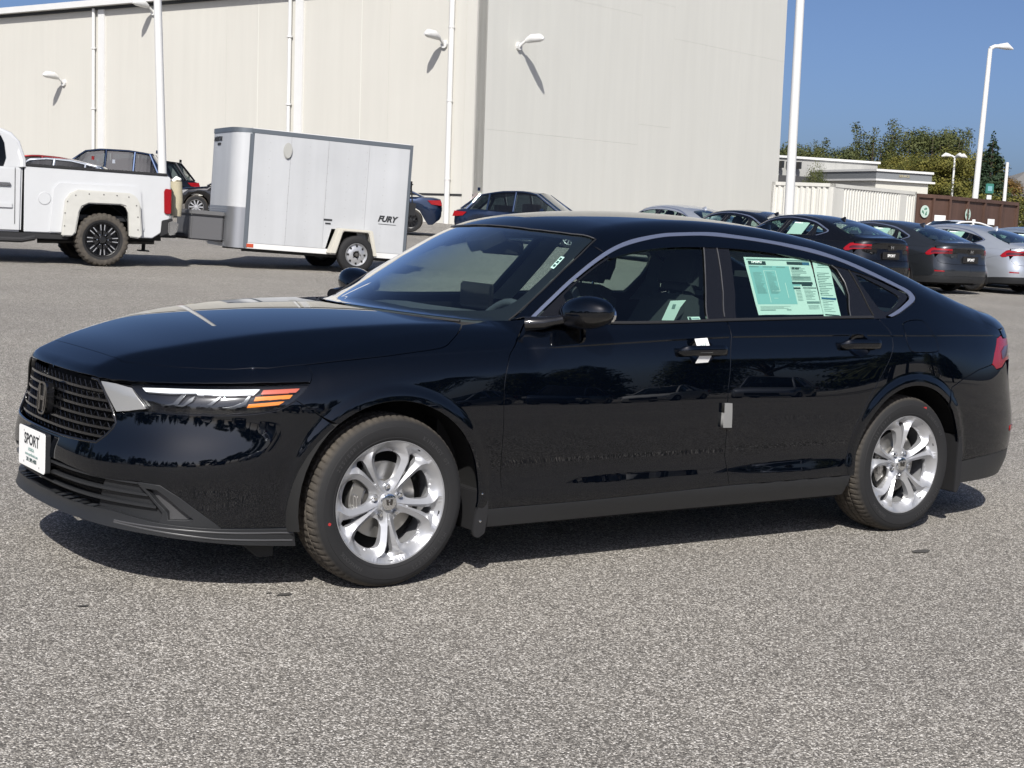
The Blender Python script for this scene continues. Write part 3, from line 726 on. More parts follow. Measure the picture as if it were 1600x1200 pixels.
def build_sedan():
    car=empty('parked_car',(0,0,0))
    PN=PAINT
    rail=rail_table(); rs,rd=sd_of_xy(rail[:,0],rail[:,1]); railsz=[(float(a),float(b)) for a,b in zip(rs,rail[:,2])]
    WSS=[(2.218,.994),(2.363,1.094),(2.522,1.195),(2.70,1.302)]
    fr_arc=arc(0,WR,170,-8); 
    # ---- front fender ----
    a0=[(float(s_of_x(WR*math.cos(R_(t)))),.325+WR*math.sin(R_(t))) for t in np.linspace(128,-9,24)]
    fender=FENF[::-1][:-1]+sm(FENT,3)+[(2.218,.994)]+sm(DF[:-1],3)+[(2.1128,.2745)]+a0[::-1]+[(1.2957,.6595),(1.2473,.6897),(1.2051,.7169)]+[(1.232,.7413)]
    both_sides('front_fender',PN,car,'side',fender,feat=True)
    # ---- doors ----
    dl=sm(DF,3); bl=[(2.2900,.9955),(2.3929,.9925),(2.6892,.9895),(2.9863,.9945),(3.262,1.003)]
    fd=dl+[(2.4668,.2785),(3.275,.2975)]+sm(BG,3)[::-1][1:-1]+bl[::-1]
    hnd=lambda H_:[((H_[0][0]+H_[1][0])/2+.075*math.cos(t),(H_[0][1]+H_[1][1])/2+.050*math.sin(t)) for t in np.linspace(0,2*math.pi,28,endpoint=False)]
    both_sides('front_door_panel',PN,car,'side',fd,holes=[hnd(HANDLE1)],feat=True)
    bl2=[(3.2665,1.003),(3.5102,1.0078),(3.8358,1.0141),(4.1999,1.018),(4.2345,1.014)]
    rdp=sm(BG,3)[1:-1]+[(3.275,.2975),(4.0121,.3019)]+sm(RD,3)[::-1][1:]+bl2[::-1][1:]
    both_sides('rear_door_panel',PN,car,'side',rdp,holes=[hnd(HANDLE2)],feat=True)
    # ---- body side: A pillar, roof rail, rear quarter ----
    ra=[(float(s_of_x(2.83+WR*math.cos(R_(t)))),.325+WR*math.sin(R_(t))) for t in np.linspace(184,14,30)]
    low_end=(float(s_of_x(2.83+WR*math.cos(R_(-3)))),.30)
    hatch=sm(railsz,1)
    QBs=[(5.09,.775)]+QB[1:]
    arcq=[p for p in ra if p[0]<4.705]
    tr_side=[(5.16,1.012),(5.26,.985),(5.33,.955)]
    last=hatch[-1]
    q=[(2.262,1.0085)]+WSS+hatch+[(5.165,1.000),(5.30,.955)]+[(5.30,.9302),(5.2246,.9168),(5.1377,.8442),(5.0989,.7951),(5.0757,.7896)]+[(4.9525,.7718),(4.8035,.7299),(4.7092,.6924)]+arcq[::-1]+[(4.0121,.30)]+sm(RD,3)[::-1][1:]+[(4.2345,1.0165)]+[(4.3335,1.0226)]+sm(CHOUT,2)[::-1]
    qh=[sm(FD,2,True)]
    both_sides('body_side',PN,car,'side',q,holes=qh,feat=True,res=.022,gap=.0012,hgap=.003)
    both_sides('fuel_door' ,PN,car,'side',sm(FD,2,True),feat=True,gap=.0022)[1].name='body_patch'
    # ---- bumper ----
    HLb=HLO[6:17]  # lower edge of the lamp opening, rear to front
    bmp=[(0,.520),(.2,.520),(.38,.523),(.45,.525),(.4901,.5545),(.5173,.5823),(.5275,.6037),(.5207,.6347)]+HLb[::-1][1:]+[(1.1931,.7056),(1.2051,.7169),(1.2473,.6897),(1.2957,.6595)]
    ab=[(float(s_of_x(WR*math.cos(R_(t)))),.325+WR*math.sin(R_(t))) for t in np.linspace(130,191,14)]
    bmp+=ab+[(1.2161,.2491),(.9539,.2520)]+LG[::-1]+[(0,.43)]
    mesh_obj('front_bumper',chart_mesh('front_bumper','side',bmp,mode='both',res=.018,gap=.0018,feat=True),PN,car)
    hs=xy(HSC); ff=xy(FENF); 
    lip=[(s,.752) for s in np.linspace(0,.36,14)]+[(.3994,.7485),(.47,.7495),(.5615,.7515),(.665,.7545),(.7692,.7580),(.87,.762),(.9702,.7660),(1.05,.7695),(1.1351,.7735),(1.2,.776),(1.2627,.7780)]
    lx=xy(lip)
    back=[(-.8690,0),(-.8685,-.1),(-.867,-.2),(-.8655,-.3)]+hs
    topb=back+ff[1:]+lx[::-1]
    def both_top(name,half,res=.022,**k):
        full=half+[(x,-y) for x,y in reversed(half) if abs(y)>1e-6]
        return chart_mesh(name,'top',full,res=res,**k)
    # drop near-duplicates
    def clean(p,e=.003):
        o=[p[0]]
        for a in p[1:]:
            if math.hypot(a[0]-o[-1][0],a[1]-o[-1][1])>e:o.append(a)
        return o
    mesh_obj('bumper_top',both_top('bumper_top',clean(topb),res=.016,gap=.0015,flange=.02),PN,car)
    # ---- hood ----
    fx=xy(sm(FENT,3)); hr=[(.397,-.709),(.358,-.625),(.293,-.488),(.252,-.355),(.225,-.2),(.215,0)]
    hood_=clean(back+fx[1:]+hr[1:])
    # order: centre front -> along front to side -> back -> centre rear
    mesh_obj('hood',both_top('hood',hood_,res=.022,gap=.0022),PN,car)
    # ---- roof with rear rails ----
    WT=[(1.018,0),(1.022,-.12),(1.034,-.25),(1.06,-.36),(1.094,-.47),(1.142,-.568)]
    rl=[(float(p[0]),float(p[1])) for p in rail]
    w0=xy([(2.70,1.302)])[0]
    endq=xy([(5.165,1.000)])[0]
    BLo=[(2.80,0),(2.803,-.2),(2.815,-.4),(2.85,-.505),(2.90,-.545),(3.05,-.575),(3.25,-.610),(3.42,-.630),(3.50,-.60),(3.54,-.4),(3.555,-.2),(3.56,0)]
    roofp=clean(WT+[w0]+rl+[endq,(3.56,-.66),(3.50,-.635),(3.42,-.640),(3.25,-.620),(3.05,-.585),(2.90,-.555),(2.842,-.512),(2.805,-.4),(2.793,-.2),(2.79,0)])
    mesh_obj('roof',both_top('roof',roofp,res=.028,gap=.001),PN,car)
    tl=clean([(3.575,0),(3.57,-.2),(3.555,-.4),(3.525,-.60),(3.562,-.66)]+xy([(5.165,1.0),(5.21,.985),(5.255,.970),(5.30,.957)])+xy([(s,float(np.interp(s,[5.3,5.6,6.0,6.24],[.955,.972,.985,.988]))) for s in (5.34,5.45,5.6,5.75,5.9,6.05,SMAX)]))
    try: mesh_obj('trunk_lid',both_top('trunk_lid',tl,res=.028,gap=.0015),PN,car)
    except Exception as e: print('trunk',e)
    tf=[(5.33,.948),(5.45,.960),(5.6,.968),(5.8,.976),(6.0,.981),(SMAX,.983),(SMAX,.915),(5.7,.915),(5.45,.912),(5.33,.915)]
    mesh_obj('trunk_spoiler',chart_mesh('trunk_spoiler','side',tf,mode='both',gap=.001,res=.03),PN,car)
    tf2=[(5.40,.800),(5.6,.812),(SMAX,.815),(SMAX,.60),(5.75,.60),(5.45,.62),(5.33,.72)]
    mesh_obj('trunk_face',chart_mesh('trunk_face','side',tf2,mode='both',gap=.002,res=.035),PN,car)
    tlamp=[(5.10,.795),(5.15,.7644),(5.2249,.7706),(5.30,.800),(5.40,.803),(5.6,.815),(5.72,.817),(5.72,.910),(5.45,.909),(5.32,.912),(5.305,.927),(5.2246,.9145),(5.1377,.843)]
    both_sides('tail_light',REDL,car,'side',tlamp,res=.025,gap=.002,off=-.002)
    tl2=[(5.235,.812),(5.30,.822),(5.45,.829),(5.718,.829),(5.718,.874),(5.45,.874),(5.30,.872),(5.235,.85)]
    both_sides('tail_light_core',REDD,car,'side',tl2,res=.03,gap=0,off=.0005,flange=.003)
    mesh_obj('rear_garnish',chart_mesh('rear_garnish','side',[(5.72,.817),(SMAX,.817),(SMAX,.912),(5.72,.912)],mode='both',gap=.001,res=.04,off=-.004),GLOSSB,car)
    rb=[(5.0757,.787),(4.9525,.769),(4.8035,.727),(4.7092,.690)]+[p for p in [(float(s_of_x(2.83+WR*math.cos(R_(t)))),.325+WR*math.sin(R_(t))) for t in np.linspace(75,4,16)] if p[0]>4.69]+[(4.822,.315),(5.0,.33),(5.3,.345),(5.6,.355),(SMAX,.36),(SMAX,.595),(5.75,.595),(5.45,.615),(5.33,.715),(5.30,.795),(5.2249,.767),(5.15,.761),(5.10,.788)]
    mesh_obj('rear_bumper',chart_mesh('rear_bumper','side',rb,mode='both',gap=.0015,res=.025),PN,car)
    rlw=[(4.822,.312),(4.81,.20),(5.2,.205),(5.6,.215),(SMAX,.22),(SMAX,.357),(5.6,.352),(5.3,.342),(5.0,.327)]
    mesh_obj('rear_valance',chart_mesh('rear_valance','side',rlw,mode='both',gap=.001,res=.03,off=-.003),DGREY,car)
    both_sides('rear_reflector',REDL,car,'side',[(5.35,.44),(5.55,.44),(5.55,.46),(5.35,.465)],res=.04,gap=0,off=.004,flange=.004)
    # ---- glass ----
    wsh=[(.295,0),(.305,-.15),(.338,-.3),(.40,-.45),(.50,-.60),(.603,-.722)]+[(.735,-.699),(.88,-.659),(1.0,-.620),(1.136,-.566)]+[(1.09,-.468),(1.056,-.358),(1.030,-.248),(1.018,-.12),(1.014,0)]
    mesh_obj('windshield',both_top('windshield',wsh,res=.03,gap=.001,flange=.004,off=-.004),WGLASS,car)
    def top_strip(name,halfA,halfB,lift,m_):
        A=resamp(halfA,.03,False);B=resamp(halfB,.03,False)
    fr=[(.295,0),(.305,-.15),(.338,-.3),(.40,-.45),(.50,-.60),(.603,-.722),(.735,-.699),(.88,-.659),(1.0,-.620),(1.136,-.566),(1.09,-.468),(1.056,-.358),(1.030,-.248),(1.018,-.12),(1.014,0)]
    fi=[(.985,0),(.99,-.12),(1.0,-.248),(1.02,-.345),(1.045,-.43),(1.06,-.500),(1.035,-.540),(.97,-.575),(.86,-.618),(.74,-.648),(.66,-.650),(.60,-.615),(.53,-.53),(.46,-.42),(.41,-.3),(.385,-.15),(.375,0)]
    frf=fr+[(x,-y) for x,y in reversed(fr) if y]; fif=fi+[(x,-y) for x,y in reversed(fi) if y]
    mesh_obj('windshield_frit',chart_mesh('windshield_frit','top',frf,holes=[sm(fif,2,True)],res=.03,gap=.002,flange=0,off=-.008),FRIT,car)
    sensor=[(1.0,0),(1.0,-.09),(.90,-.07),(.87,0)]
    mesh_obj('sensor_housing',both_top('sensor_housing',sensor,res=.03,gap=0,flange=.05,off=-.009),MATTE,car)
    # bright joint at top of windshield and pillar seal
    P=solve_top(*np.array([(x,y) for x,y in resamp(WT,.03,False)]).T); P=np.concatenate([P[::-1],(P*[1,-1,1])[1:]])
    MB().tube([p+np.array([0,0,.0005]) for p in P],.0032,6).build('windshield_top_seal',MGREY,car,smooth=60)
    for sg in (1,-1):
        P=solve_side(*np.array(resamp([(2.212,.993)]+WSS[1:]+[(2.745,1.326)],.03,False)).T)*[1,sg,1]
        MB().tube(P,.0036,6).build('pillar_seal',MATTE,car,smooth=60)
    bgl=[(x,y) for x,y in BLo]
    mesh_obj('rear_window',both_top('rear_window',bgl,res=.04,gap=.001,flange=.004,off=-.002),GLASS,car)
    # side glass, gloss black fill
    IN=sm(CHIN,2)
    dlo=[(2.2770,.9975)]+IN+[(4.2999,1.0226),(4.2,1.0195),(3.8358,1.0156),(3.5102,1.0093),(3.2645,1.0046),(2.9863,.996),(2.6892,.991),(2.3929,.994)]
    fwg=sm(FWG[:8],2)+FWG[8:]; rwg=sm(RWG[:4],2)+RWG[4:]; qwg=sm(QWG,2,True)
    both_sides('window_surround',GLOSSB,car,'side',dlo,holes=[fwg,rwg,qwg],res=.03,gap=.0006,hgap=0,flange=.010,off=-.005)
    for nm,pl in (('front_window',fwg),('rear_door_window',rwg),('quarter_window',qwg)):
        both_sides(nm,GLASS,car,'side',pl,res=.04,gap=-.003,flange=.003,off=-.010)
    # bright edges of the B pillar caps and door split
    for sg in (1,-1):
        for nm,pth,m_ in (('pillar_edge',BGU,MGREY),('pillar_edge',[(3.3232,1.3473),(3.30,1.30),(3.2513,1.1927),(3.2,1.09),(3.1616,1.0094)],MGREY),('pillar_edge',[(4.075,1.262),(4.1049,1.2373),(4.1216,1.1773),(4.1116,1.123),(4.0577,1.0285)],MGREY),('door_frame_gap',RDU,LINER)):
            P,N=s_pts(resamp(pth,.03,False),0,-.0035); MB().tube(P*[1,sg,1],.0028,6).build(nm,m_,car,smooth=60)
    # bright window trim
    n=len(CHIN)
    def rsn(c,n=90):
        c=np.array(sm(c,4)); L=np.r_[0,np.cumsum(np.hypot(*np.diff(c,axis=0).T))]; t=np.linspace(0,L[-1],n); return np.stack([np.interp(t,L,c[:,0]),np.interp(t,L,c[:,1])],1)
    A_,B_=rsn(CHOUT),rsn(CHIN); CHO2=[tuple(p) for p in A_+(B_-A_)*.16]; CHI2=[tuple(p) for p in A_+(B_-A_)*.78]
    for far in (False,True):
        ribbon('window_trim',CHO2,CHI2,.003,SATIN,car,far)
        ribbon('belt_trim',[(2.2770,.9985)]+[(a,b+.008) for a,b in BELT[1:8]],[(2.2800,.9955)]+[(a,b-.002) for a,b in BELT[1:8]],.006,MATTE,car,far)
    # ---- sills ----
    sill=[(2.005,.2700),(2.1113,.2715),(2.4668,.277),(3.275,.296),(4.02,.3005),(4.02,.207),(3.2,.205),(2.8182,.2044),(2.0412,.198),(2.005,.22)]
    both_sides('sill_trim',DGREY,car,'side',sill,res=.03,gap=0,flange=.03,off=.002,gridres=.02)
    # ---- grille ----
    top_=[(0,.7475),(.2,.7475),(.36,.7460),(.3998,.7442)]
    gpoly=top_+GR[1:]+[(.38,.523),(.2,.520),(0,.520)]
    mesh_obj('grille_backing',chart_mesh('grille_backing','side',inset(gpoly,-.01)[0:],mode='both',res=.03,gap=0,flange=0,off=-.075),LINER,car)
    def edge_s(z): return float(np.interp(z,[.52,.525,.5545,.5823,.6037,.6293,.6712,.7174,.7475],[.42,.45,.4901,.5173,.5275,.5123,.4768,.4326,.39]))
    rows=[.545,.576,.608,.640,.672,.704]
    zr_c=rows
    for z in rows:
        e=edge_s(z)-.004; ss=np.linspace(0,e,16); P=solve_side(ss,np.full(16,z)); N=normals(P)
        rings=[]
        # flat slat section: a thin blade, front face 7 mm tall
        mb=MB(); V=[];F=[]
        for i in range(16):
            for (dn,dz) in ((-.014,.0040),(-.0115,.0045),(-.0115,-.0045),(-.016,-.0055),(-.045,-.004),(-.045,.003)):
                V.append(P[i]+N[i]*[1,1,0]*dn+np.array([0,0,dz]))
        def fl(V_): return [v*np.array([1,-1,1]) for v in V_]
        for i in range(15):
            for k in range(6): F.append((i*6+k,i*6+(k+1)%6,(i+1)*6+(k+1)%6,(i+1)*6+k))
        mb.add(V,F); mb.add(fl(V),F); mb.build('grille_slat',GLOSSB,car,smooth=30)
    mb=MB()
    rr=[.524]+rows+[.736]
    for i in range(len(rr)-1):
        z0,z1=rr[i],rr[i+1]; e=min(edge_s(z0),edge_s(z1))-.01; k=int(e/.042); st=e/k
        for j in range(k+1):
            s0=j*st+(.0 if i%2 else st*.5); 
            for (sa,sb) in ((s0,s0+st*.5),(s0,s0-st*.5)):
                if sa>e or sb>e+.01 or sb<0: continue
                P=solve_side(np.array([sa,sb]),np.array([z0+.004,z1-.004])); N=normals(P); P=P-N*.026
                for sg in (1,-1): mb.tube([P[0]*[1,sg,1],P[1]*[1,sg,1]],.0022,4)
    mb.build('grille_lattice',GLOSSB,car)
    P,N=s_pts(resamp(top_[2:]+GR[1:]+[(.38,.523),(.2,.520),(0,.520)],.02,False),0,-.003); P=np.concatenate([P,(P*[1,-1,1])[::-1][1:]])
    MB().tube(P,.0055,8).build('grille_frame',GLOSSB,car,smooth=60)
    # emblem on grille
    P=solve_side(np.array([0.]),np.array([.632]))[0]
    T_=Matrix.Translation((P[0]-.012,0,.630))@Matrix.Rotation(R_(-90),4,'Z')@Matrix.Rotation(R_(-4),4,'X')
    def squircle(w,h,k=3.2,n=32): return [(w*abs(math.cos(t))**(2/k)*(1 if math.cos(t)>=0 else -1),h*abs(math.sin(t))**(2/k)*(1 if math.sin(t)>=0 else -1)) for t in [2*math.pi*i/n for i in range(n)]]
    em=MB(); em.prism([(x,z-.12*abs(x)*0) for x,z in squircle(.050,.062)],'y',-.006,.02,T_); em.build('emblem_plate',GLOSSB,car,bevel=.003)
    mb=MB(); sq=squircle(.050,.062); si=squircle(.043,.055); V=[];F=[]
    for (a,b) in zip(sq,si):
        for p,yy in ((a,-.004),(a,-.012),(b,-.012),(b,-.004)): V.append(T_@Vector((p[0],yy,p[1])))
    for i in range(32):
        for k in range(4): F.append((i*4+k,i*4+(k+1)%4,((i+1)%32)*4+(k+1)%4,((i+1)%32)*4+k))
    mb.add(V,F)
    e2=h_emblem(.078,.094,.006); mb.add([T_@(Vector(v)+Vector((0,-.006,0))) for v in e2.V],e2.F); mb.build('grille_emblem',NICKEL,car,smooth=30)
    # ---- lower grille ----
    lgp=[(0,.43)]+LG+[(.8499,.2551),(.7078,.2645),(.5335,.2857),(.3848,.2884),(.0571,.2917),(0,.2917)]
    mesh_obj('lower_grille_backing',chart_mesh('lower_grille_backing','side',inset(lgp,-.012),mode='both',res=.03,gap=0,flange=0,off=-.07),LINER,car)
    sidep=[(.50,.404),(.6473,.404),(.6977,.3551),(.7421,.3023),(.7326,.2643),(.5335,.2857),(.44,.29)]
    both_sides('lower_grille_blank',DGREY,car,'side',sidep,res=.03,gap=0,flange=.01,off=-.018)
    for z0,ds_,e in ((.413,0,.65),(.372,0,.685),(.330,0,.715)):
        mb=MB(); V=[];F=[]; ss=np.linspace(0,e,18); P=solve_side(ss,np.full(18,z0)-.012*(ss/e)**2); N=normals(P)
        for i in range(18):
            for (dn,dz) in ((-.008,.005),(-.004,.003),(-.004,-.004),(-.010,-.007),(-.045,-.005),(-.045,.004)): V.append(P[i]+N[i]*[1,1,0]*dn+np.array([0,0,dz]))
        for i in range(17):
            for k in range(6): F.append((i*6+k,i*6+(k+1)%6,(i+1)*6+(k+1)%6,(i+1)*6+k))
        mb.add(V,F); mb.add([v*np.array([1,-1,1]) for v in V],F); mb.build('lower_grille_slat',DGREY,car,smooth=30)
    tri=LGTRI; ti=LGTI
    both_sides('bumper_corner_trim',DGREY,car,'side',tri,holes=[ti],res=.02,gap=0,flange=.03,off=.003)
    both_sides('bumper_corner_pocket',MGREY,car,'side',inset(ti,-.008),res=.02,gap=0,flange=0,off=-.022)
    lipp=[(0,.289)]+LIPT[:6]+[(1.2161,.2491)]+[(1.23,.1841),(1.0251,.1946),(.8507,.2100),(.7094,.222),(.3952,.236),(0,.238)]
    mesh_obj('front_lip',chart_mesh('front_lip','side',lipp,mode='both',res=.02,gap=0,flange=.05,off=.010),DGREY,car)
    for dz in (.012,-.012):
        pth=[(s,float(np.interp(s,[0,.4,.7,.95,1.22],[.262,.258,.244,.228,.222]))+dz*float(np.interp(s,[0,.6,.95,1.22],[0,.3,1,1.2]))) for s in np.linspace(.55,1.215,20)]
        P,N=s_pts(pth,0,.010)
        for sg in (1,-1): MB().tube(P*[1,sg,1],.0035,6).build('lip_rib',MGREY,car,smooth=60)
    # ---- headlights ----
    both_sides('headlight_housing',GLOSSB,car,'side',inset(HLO,-.004),res=.02,gap=0,flange=0,off=-.026)
    hl=[]
    both_sides('headlight_lens',LENS,car,'side',LAMP,res=.02,gap=-.001,flange=.012,off=-.003)
    both_sides('daytime_light_bar',DRLM,car,'side',DRL,res=.012,gap=0,flange=.012,off=-.010)
    for A in (AMB1,AMB2,AMB3): both_sides('turn_signal',PINKR if A is AMB1 else AMBER,car,'side',A,res=.012,gap=0,flange=.01,off=-.010)
    for A in (LA1,LA2,LA3,LA4): both_sides('headlight_reflector',REFLB,car,'side',A,res=.012,gap=0,flange=.008,off=-.014)
    both_sides('lamp_inner_trim',SATIN2,car,'side',sm(SILV[:1]+SILV[1:],1),res=.015,gap=0,flange=.02,off=-.003)
    # ---- mirrors ----
    for sg in (1,-1):
        V=[];F=[];n=28;m_=16
        for j in range(m_+1):
            ph=math.pi*j/m_; 
            for i in range(n):
                t=2*math.pi*i/n; ct,st=math.cos(t),math.sin(t); cp,sp=math.cos(ph),math.sin(ph)
                e=.72; f=lambda v,p:abs(v)**p*(1 if v>=0 else -1)
                x=.068*f(ct,.8)*f(sp,e); z=.066*f(st,.9)*f(sp,e); y=-cp
                yy=.125*y
                tip=(1+y)/2   # 1 = inboard end
                z=z*(1.02 if st>0 else .82)*(1-.30*max(0,-y)**2)+.010*y*0
                x=x*(1-.25*max(0,-y)**2)
                V.append(Vector((.838+x*1.22+.012*(-y),-(.938-yy*1.02),1.038+z*1.12-.016*y-.004)))
        for j in range(m_):
            for i in range(n): F.append((j*n+i,j*n+(i+1)%n,(j+1)*n+(i+1)%n,(j+1)*n+i))
        V=[Vector((v.x,v.y*sg,v.z)) for v in V]
        bm=bmesh.new(); 
        me=MB().add(V,F).mesh('mirror_housing',smooth=80)
        cut=me.copy()
        def halfm(me,upper):
            b_=bmesh.new(); b_.from_mesh(me); b_.faces.ensure_lookup_table()
            g=b_.verts[:]+b_.edges[:]+b_.faces[:]
            bmesh.ops.bisect_plane(b_,geom=g,plane_co=(0,0,1.030),plane_no=(0,0,1 if not upper else -1),clear_outer=True)
            m2=bpy.data.meshes.new('mirror'); b_.to_mesh(m2); b_.free(); return m2
        mesh_obj('mirror_cap',halfm(me,True),PAINT,car); mesh_obj('mirror_base',halfm(me,False),GLOSSB,car)
        # glass facing rear
        mb=MB(); mb.prism([(-(.93+.090*math.cos(t))*sg,1.038+.048*math.sin(t)) for t in np.linspace(0,2*math.pi,20,endpoint=False)],'x',.910,.922); mb.build('mirror_glass',CHROME,car)
        mb=MB(); mb.tube([(.640,-.80*sg,.985),(.690,-.845*sg,.992),(.74,-.86*sg,1.003),(.79,-.885*sg,1.015)],[.030,.026,.020,.020],12); mb.build('mirror_arm',GLOSSB,car,smooth=60)
    # mirror sail
    both_sides('mirror_sail',GLOSSB,car,'side',[(2.2950,.9985),(2.44,.9955),(2.458,1.088)],res=.02,gap=0,flange=.004,off=.0005)
    # ---- door handles ----
    for sg in (1,-1):
        for (s0,z0),(s1,z1) in (HANDLE1,HANDLE2):
            c=(s0+s1)/2; zc=(z0+z1)/2
            V=[];F=[];nr=7;na=28
            for q in range(nr+1):
                u=q/nr; P=solve_side(c+.078*u*np.cos(np.linspace(0,2*math.pi,na,endpoint=False)),zc+.053*u*np.sin(np.linspace(0,2*math.pi,na,endpoint=False))); N=normals(P)
                V+=list((P-N*(.0015+.026*(1-u**2.4)))*[1,sg,1])
            for q in range(nr):
                for k in range(na):F.append((q*na+k,q*na+(k+1)%na,(q+1)*na+(k+1)%na,(q+1)*na+k))
            MB().add(V,F).build('handle_recess',PAINT,car,smooth=80)
            n=15; ss=np.linspace(s0,s1,n); P=solve_side(ss,np.linspace(z0,z1,n)); N=normals(P); V=[];F=[]
            for i in range(n):
                u=i/(n-1); lift=.036*min(1,math.sin(math.pi*u)*2.5)**.6+.002; hh=.0225*min(1,(math.sin(math.pi*u)*5)+.35)
                for k in range(10):
                    t=2*math.pi*k/10; V.append((P[i]+N[i]*(lift+.011*math.cos(t))+np.array([0,0,hh*math.sin(t)]))*[1,sg,1])
            for i in range(n-1):
                for k in range(10):F.append((i*10+k,i*10+(k+1)%10,(i+1)*10+(k+1)%10,(i+1)*10+k))
            F.append(tuple(range(10)));F.append(tuple(range((n-1)*10,n*10)))
            MB().add(V,F).build('door_handle',PAINT,car,smooth=60)
    # ---- wheel wells, underbody, mud flaps ----
    for x in (0,2.83):
        for sg in (1,-1):
            mb=MB(); V=[];F=[]; n=26
            for i in range(n):
                t=R_(-12+204*i/(n-1))
                for (r,y) in ((WR+.004,.905),(WR+.03,.86),(WR+.03,.62),(.05,.60)): V.append((x+r*math.cos(t),-y*sg,.325+r*math.sin(t)))
            for i in range(n-1):
                for k in range(3):F.append((i*4+k,i*4+k+1,(i+1)*4+k+1,(i+1)*4+k))
            mb.add(V,F).build('wheel_well',LINER,car,smooth=40)
    mb=MB(); mb.box(-.45,3.60,-.60,.60,.17,.30); mb.box(.40,2.42,-.86,.86,.19,.27); mb.box(-.86,-.42,-.42,.42,.24,.28); mb.box(-.62,-.42,-.66,.66,.24,.28); mb.box(3.22,3.7,-.70,.70,.24,.28); mb.build('underbody',LINER,car)
    for sg in (1,-1):
        mb=MB(); mb.prism([(.362,.500),(.380,.490),(.400,.400),(.418,.350),(.434,.348),(.436,.25),(.425,.178),(.395,.160),(.372,.170),(.365,.20),(.372,.25),(.392,.31),(.392,.40)],'y',-.905*sg,-.890*sg)
        mb.prism([(.368,.19),(.425,.178),(.425,.35),(.392,.34)],'y',-.890*sg,-.70*sg); mb.build('mud_flap',MATTE,car,bevel=.003)
        mb=MB(); mb.prism([(3.202,.45),(3.225,.45),(3.245,.36),(3.245,.20),(3.225,.165),(3.20,.17),(3.20,.3)],'y',-.905*sg,-.70*sg); mb.build('mud_flap',MATTE,car,bevel=.003)
        for (x,z) in ((.402,.335),(.398,.228)):
            mb=MB(); mb.lathe([(0,0),(.005,.001),(.0055,.004)],12,'y',(x,-.909*sg,z)); mb.build('flap_screw',CHROME,car)
    mb=MB(); mb.prism([(-.56,.21),(-.40,.21),(-.40,.125),(-.46,.125)],'y',-.74,-.72); mb.build('air_deflector',MATTE,car)
    # ---- interior ----
    dash=MB(); 
    V=[];F=[];ys=np.linspace(-.70,.70,15); prof=[(.50,.955),(.62,.975),(.78,.985),(.90,.980),(.97,.955),(.99,.90),(1.0,.72),(.9,.60)]
    for y in ys:
        k=1-.12*abs(y/.7)**3
        for (x,z) in prof: V.append((x-(.0 if z<.9 else .10*(abs(y)/.7)**2*-1),y,z-.02*abs(y)))
    m_=len(prof)
    for j in range(14):
        for i in range(m_-1):F.append((j*m_+i,j*m_+i+1,(j+1)*m_+i+1,(j+1)*m_+i))
    dash.add(V,F); dash.build('dashboard',DASHM,car,smooth=50)
    mb=MB(); mb.box(.945,.97,-.09,.16,.985,1.10); mb.build('center_screen',GLOSSB,car,bevel=.008)
    V=[(.93,-.62,.99),(.93,-.16,.99)]
    mb=MB(); hood=[]; 
    for y in np.linspace(-.56,-.20,9): hood.append((.86,y,.975+.065*math.sin(math.pi*(y+.56)/.36)))
    mb.tube(hood,.018,8); mb.build('gauge_hood',DASHM,car,smooth=60)
    # steering wheel
    ring=[(1.05+.19*math.sin(t)*math.sin(R_(25)),-.38+.19*math.cos(t),.955+.19*math.sin(t)*math.cos(R_(25))) for t in np.linspace(0,2*math.pi,33)]
    mb=MB(); mb.tube(ring,.017,10,False); mb.box(1.02,1.08,-.45,-.31,.90,1.0); mb.box(1.03,1.06,-.56,-.20,.94,.965); mb.tube([(1.04,-.38,.95),(.85,-.38,.86)],.04,10); mb.build('steering_wheel',DASHM,car,smooth=50)
    def seat(x,y,wd,name='seat',head=True):
        s_=empty(name,(x,y,0),0,car)
        mb=MB(); mb.box(-.50,.05,-wd,wd,.36,.56); mb.build('seat_cushion',SEATF,s_,bevel=.05)
        T_=Matrix.Translation((.02,0,.52))@Matrix.Rotation(R_(20),4,'Y'); 
        mb=MB(); mb.prism([(-wd,0),(-wd*.98,.40),(-wd*.72,.60),(wd*.72,.60),(wd*.98,.40),(wd,0)],'x',-.06,.10,T_); mb.build('seat_back',SEATF,s_,bevel=.04)
        if head:
            mb=MB(); mb.prism([(-.13,.62),(-.14,.72),(-.11,.82),(.11,.82),(.14,.72),(.13,.62)],'x',-.045,.055,T_); mb.build('headrest',SEATF,s_,bevel=.03)
            mb=MB(); mb.tube([T_@Vector((0,-.05,.56)),T_@Vector((0,-.05,.65))],.006,6); mb.tube([T_@Vector((0,.05,.56)),T_@Vector((0,.05,.65))],.006,6); mb.build('headrest_post',CHROME,s_)
        return s_
    seat(1.55,-.38,.25);seat(1.62,.38,.25)
    s_=seat(2.72,0,.62,head=False)
    for yy in (-.40,0,.40):
        mb=MB(); mb.box(-.05,.05,yy-.12,yy+.12,1.06,1.17); mb.build('rear_headrest',SEATF,s_,bevel=.03,loc=(.25,0,0))
    mb=MB(); mb.box(2.95,3.45,-.62,.62,1.00,1.02); mb.build('parcel_shelf',MATTE,car)
    mb=MB(); mb.box(.35,2.9,-.74,.74,.28,.33); mb.box(.30,.40,-.72,.72,.3,.95); mb.build('cabin_floor',MATTE,car)
    mb=MB(); mb.box(1.0,1.9,-.10,.10,.33,.68); mb.build('center_console',MATTE,car,bevel=.03)
    # headliner, inner pillars, door cards (the inner skin)
    hl_=clean([(1.05,0),(1.06,-.25),(1.17,-.50)]+[(x,y*.97) for x,y in rl if x>1.2 and x<2.83]+[(2.82,-.48),(2.78,0)])
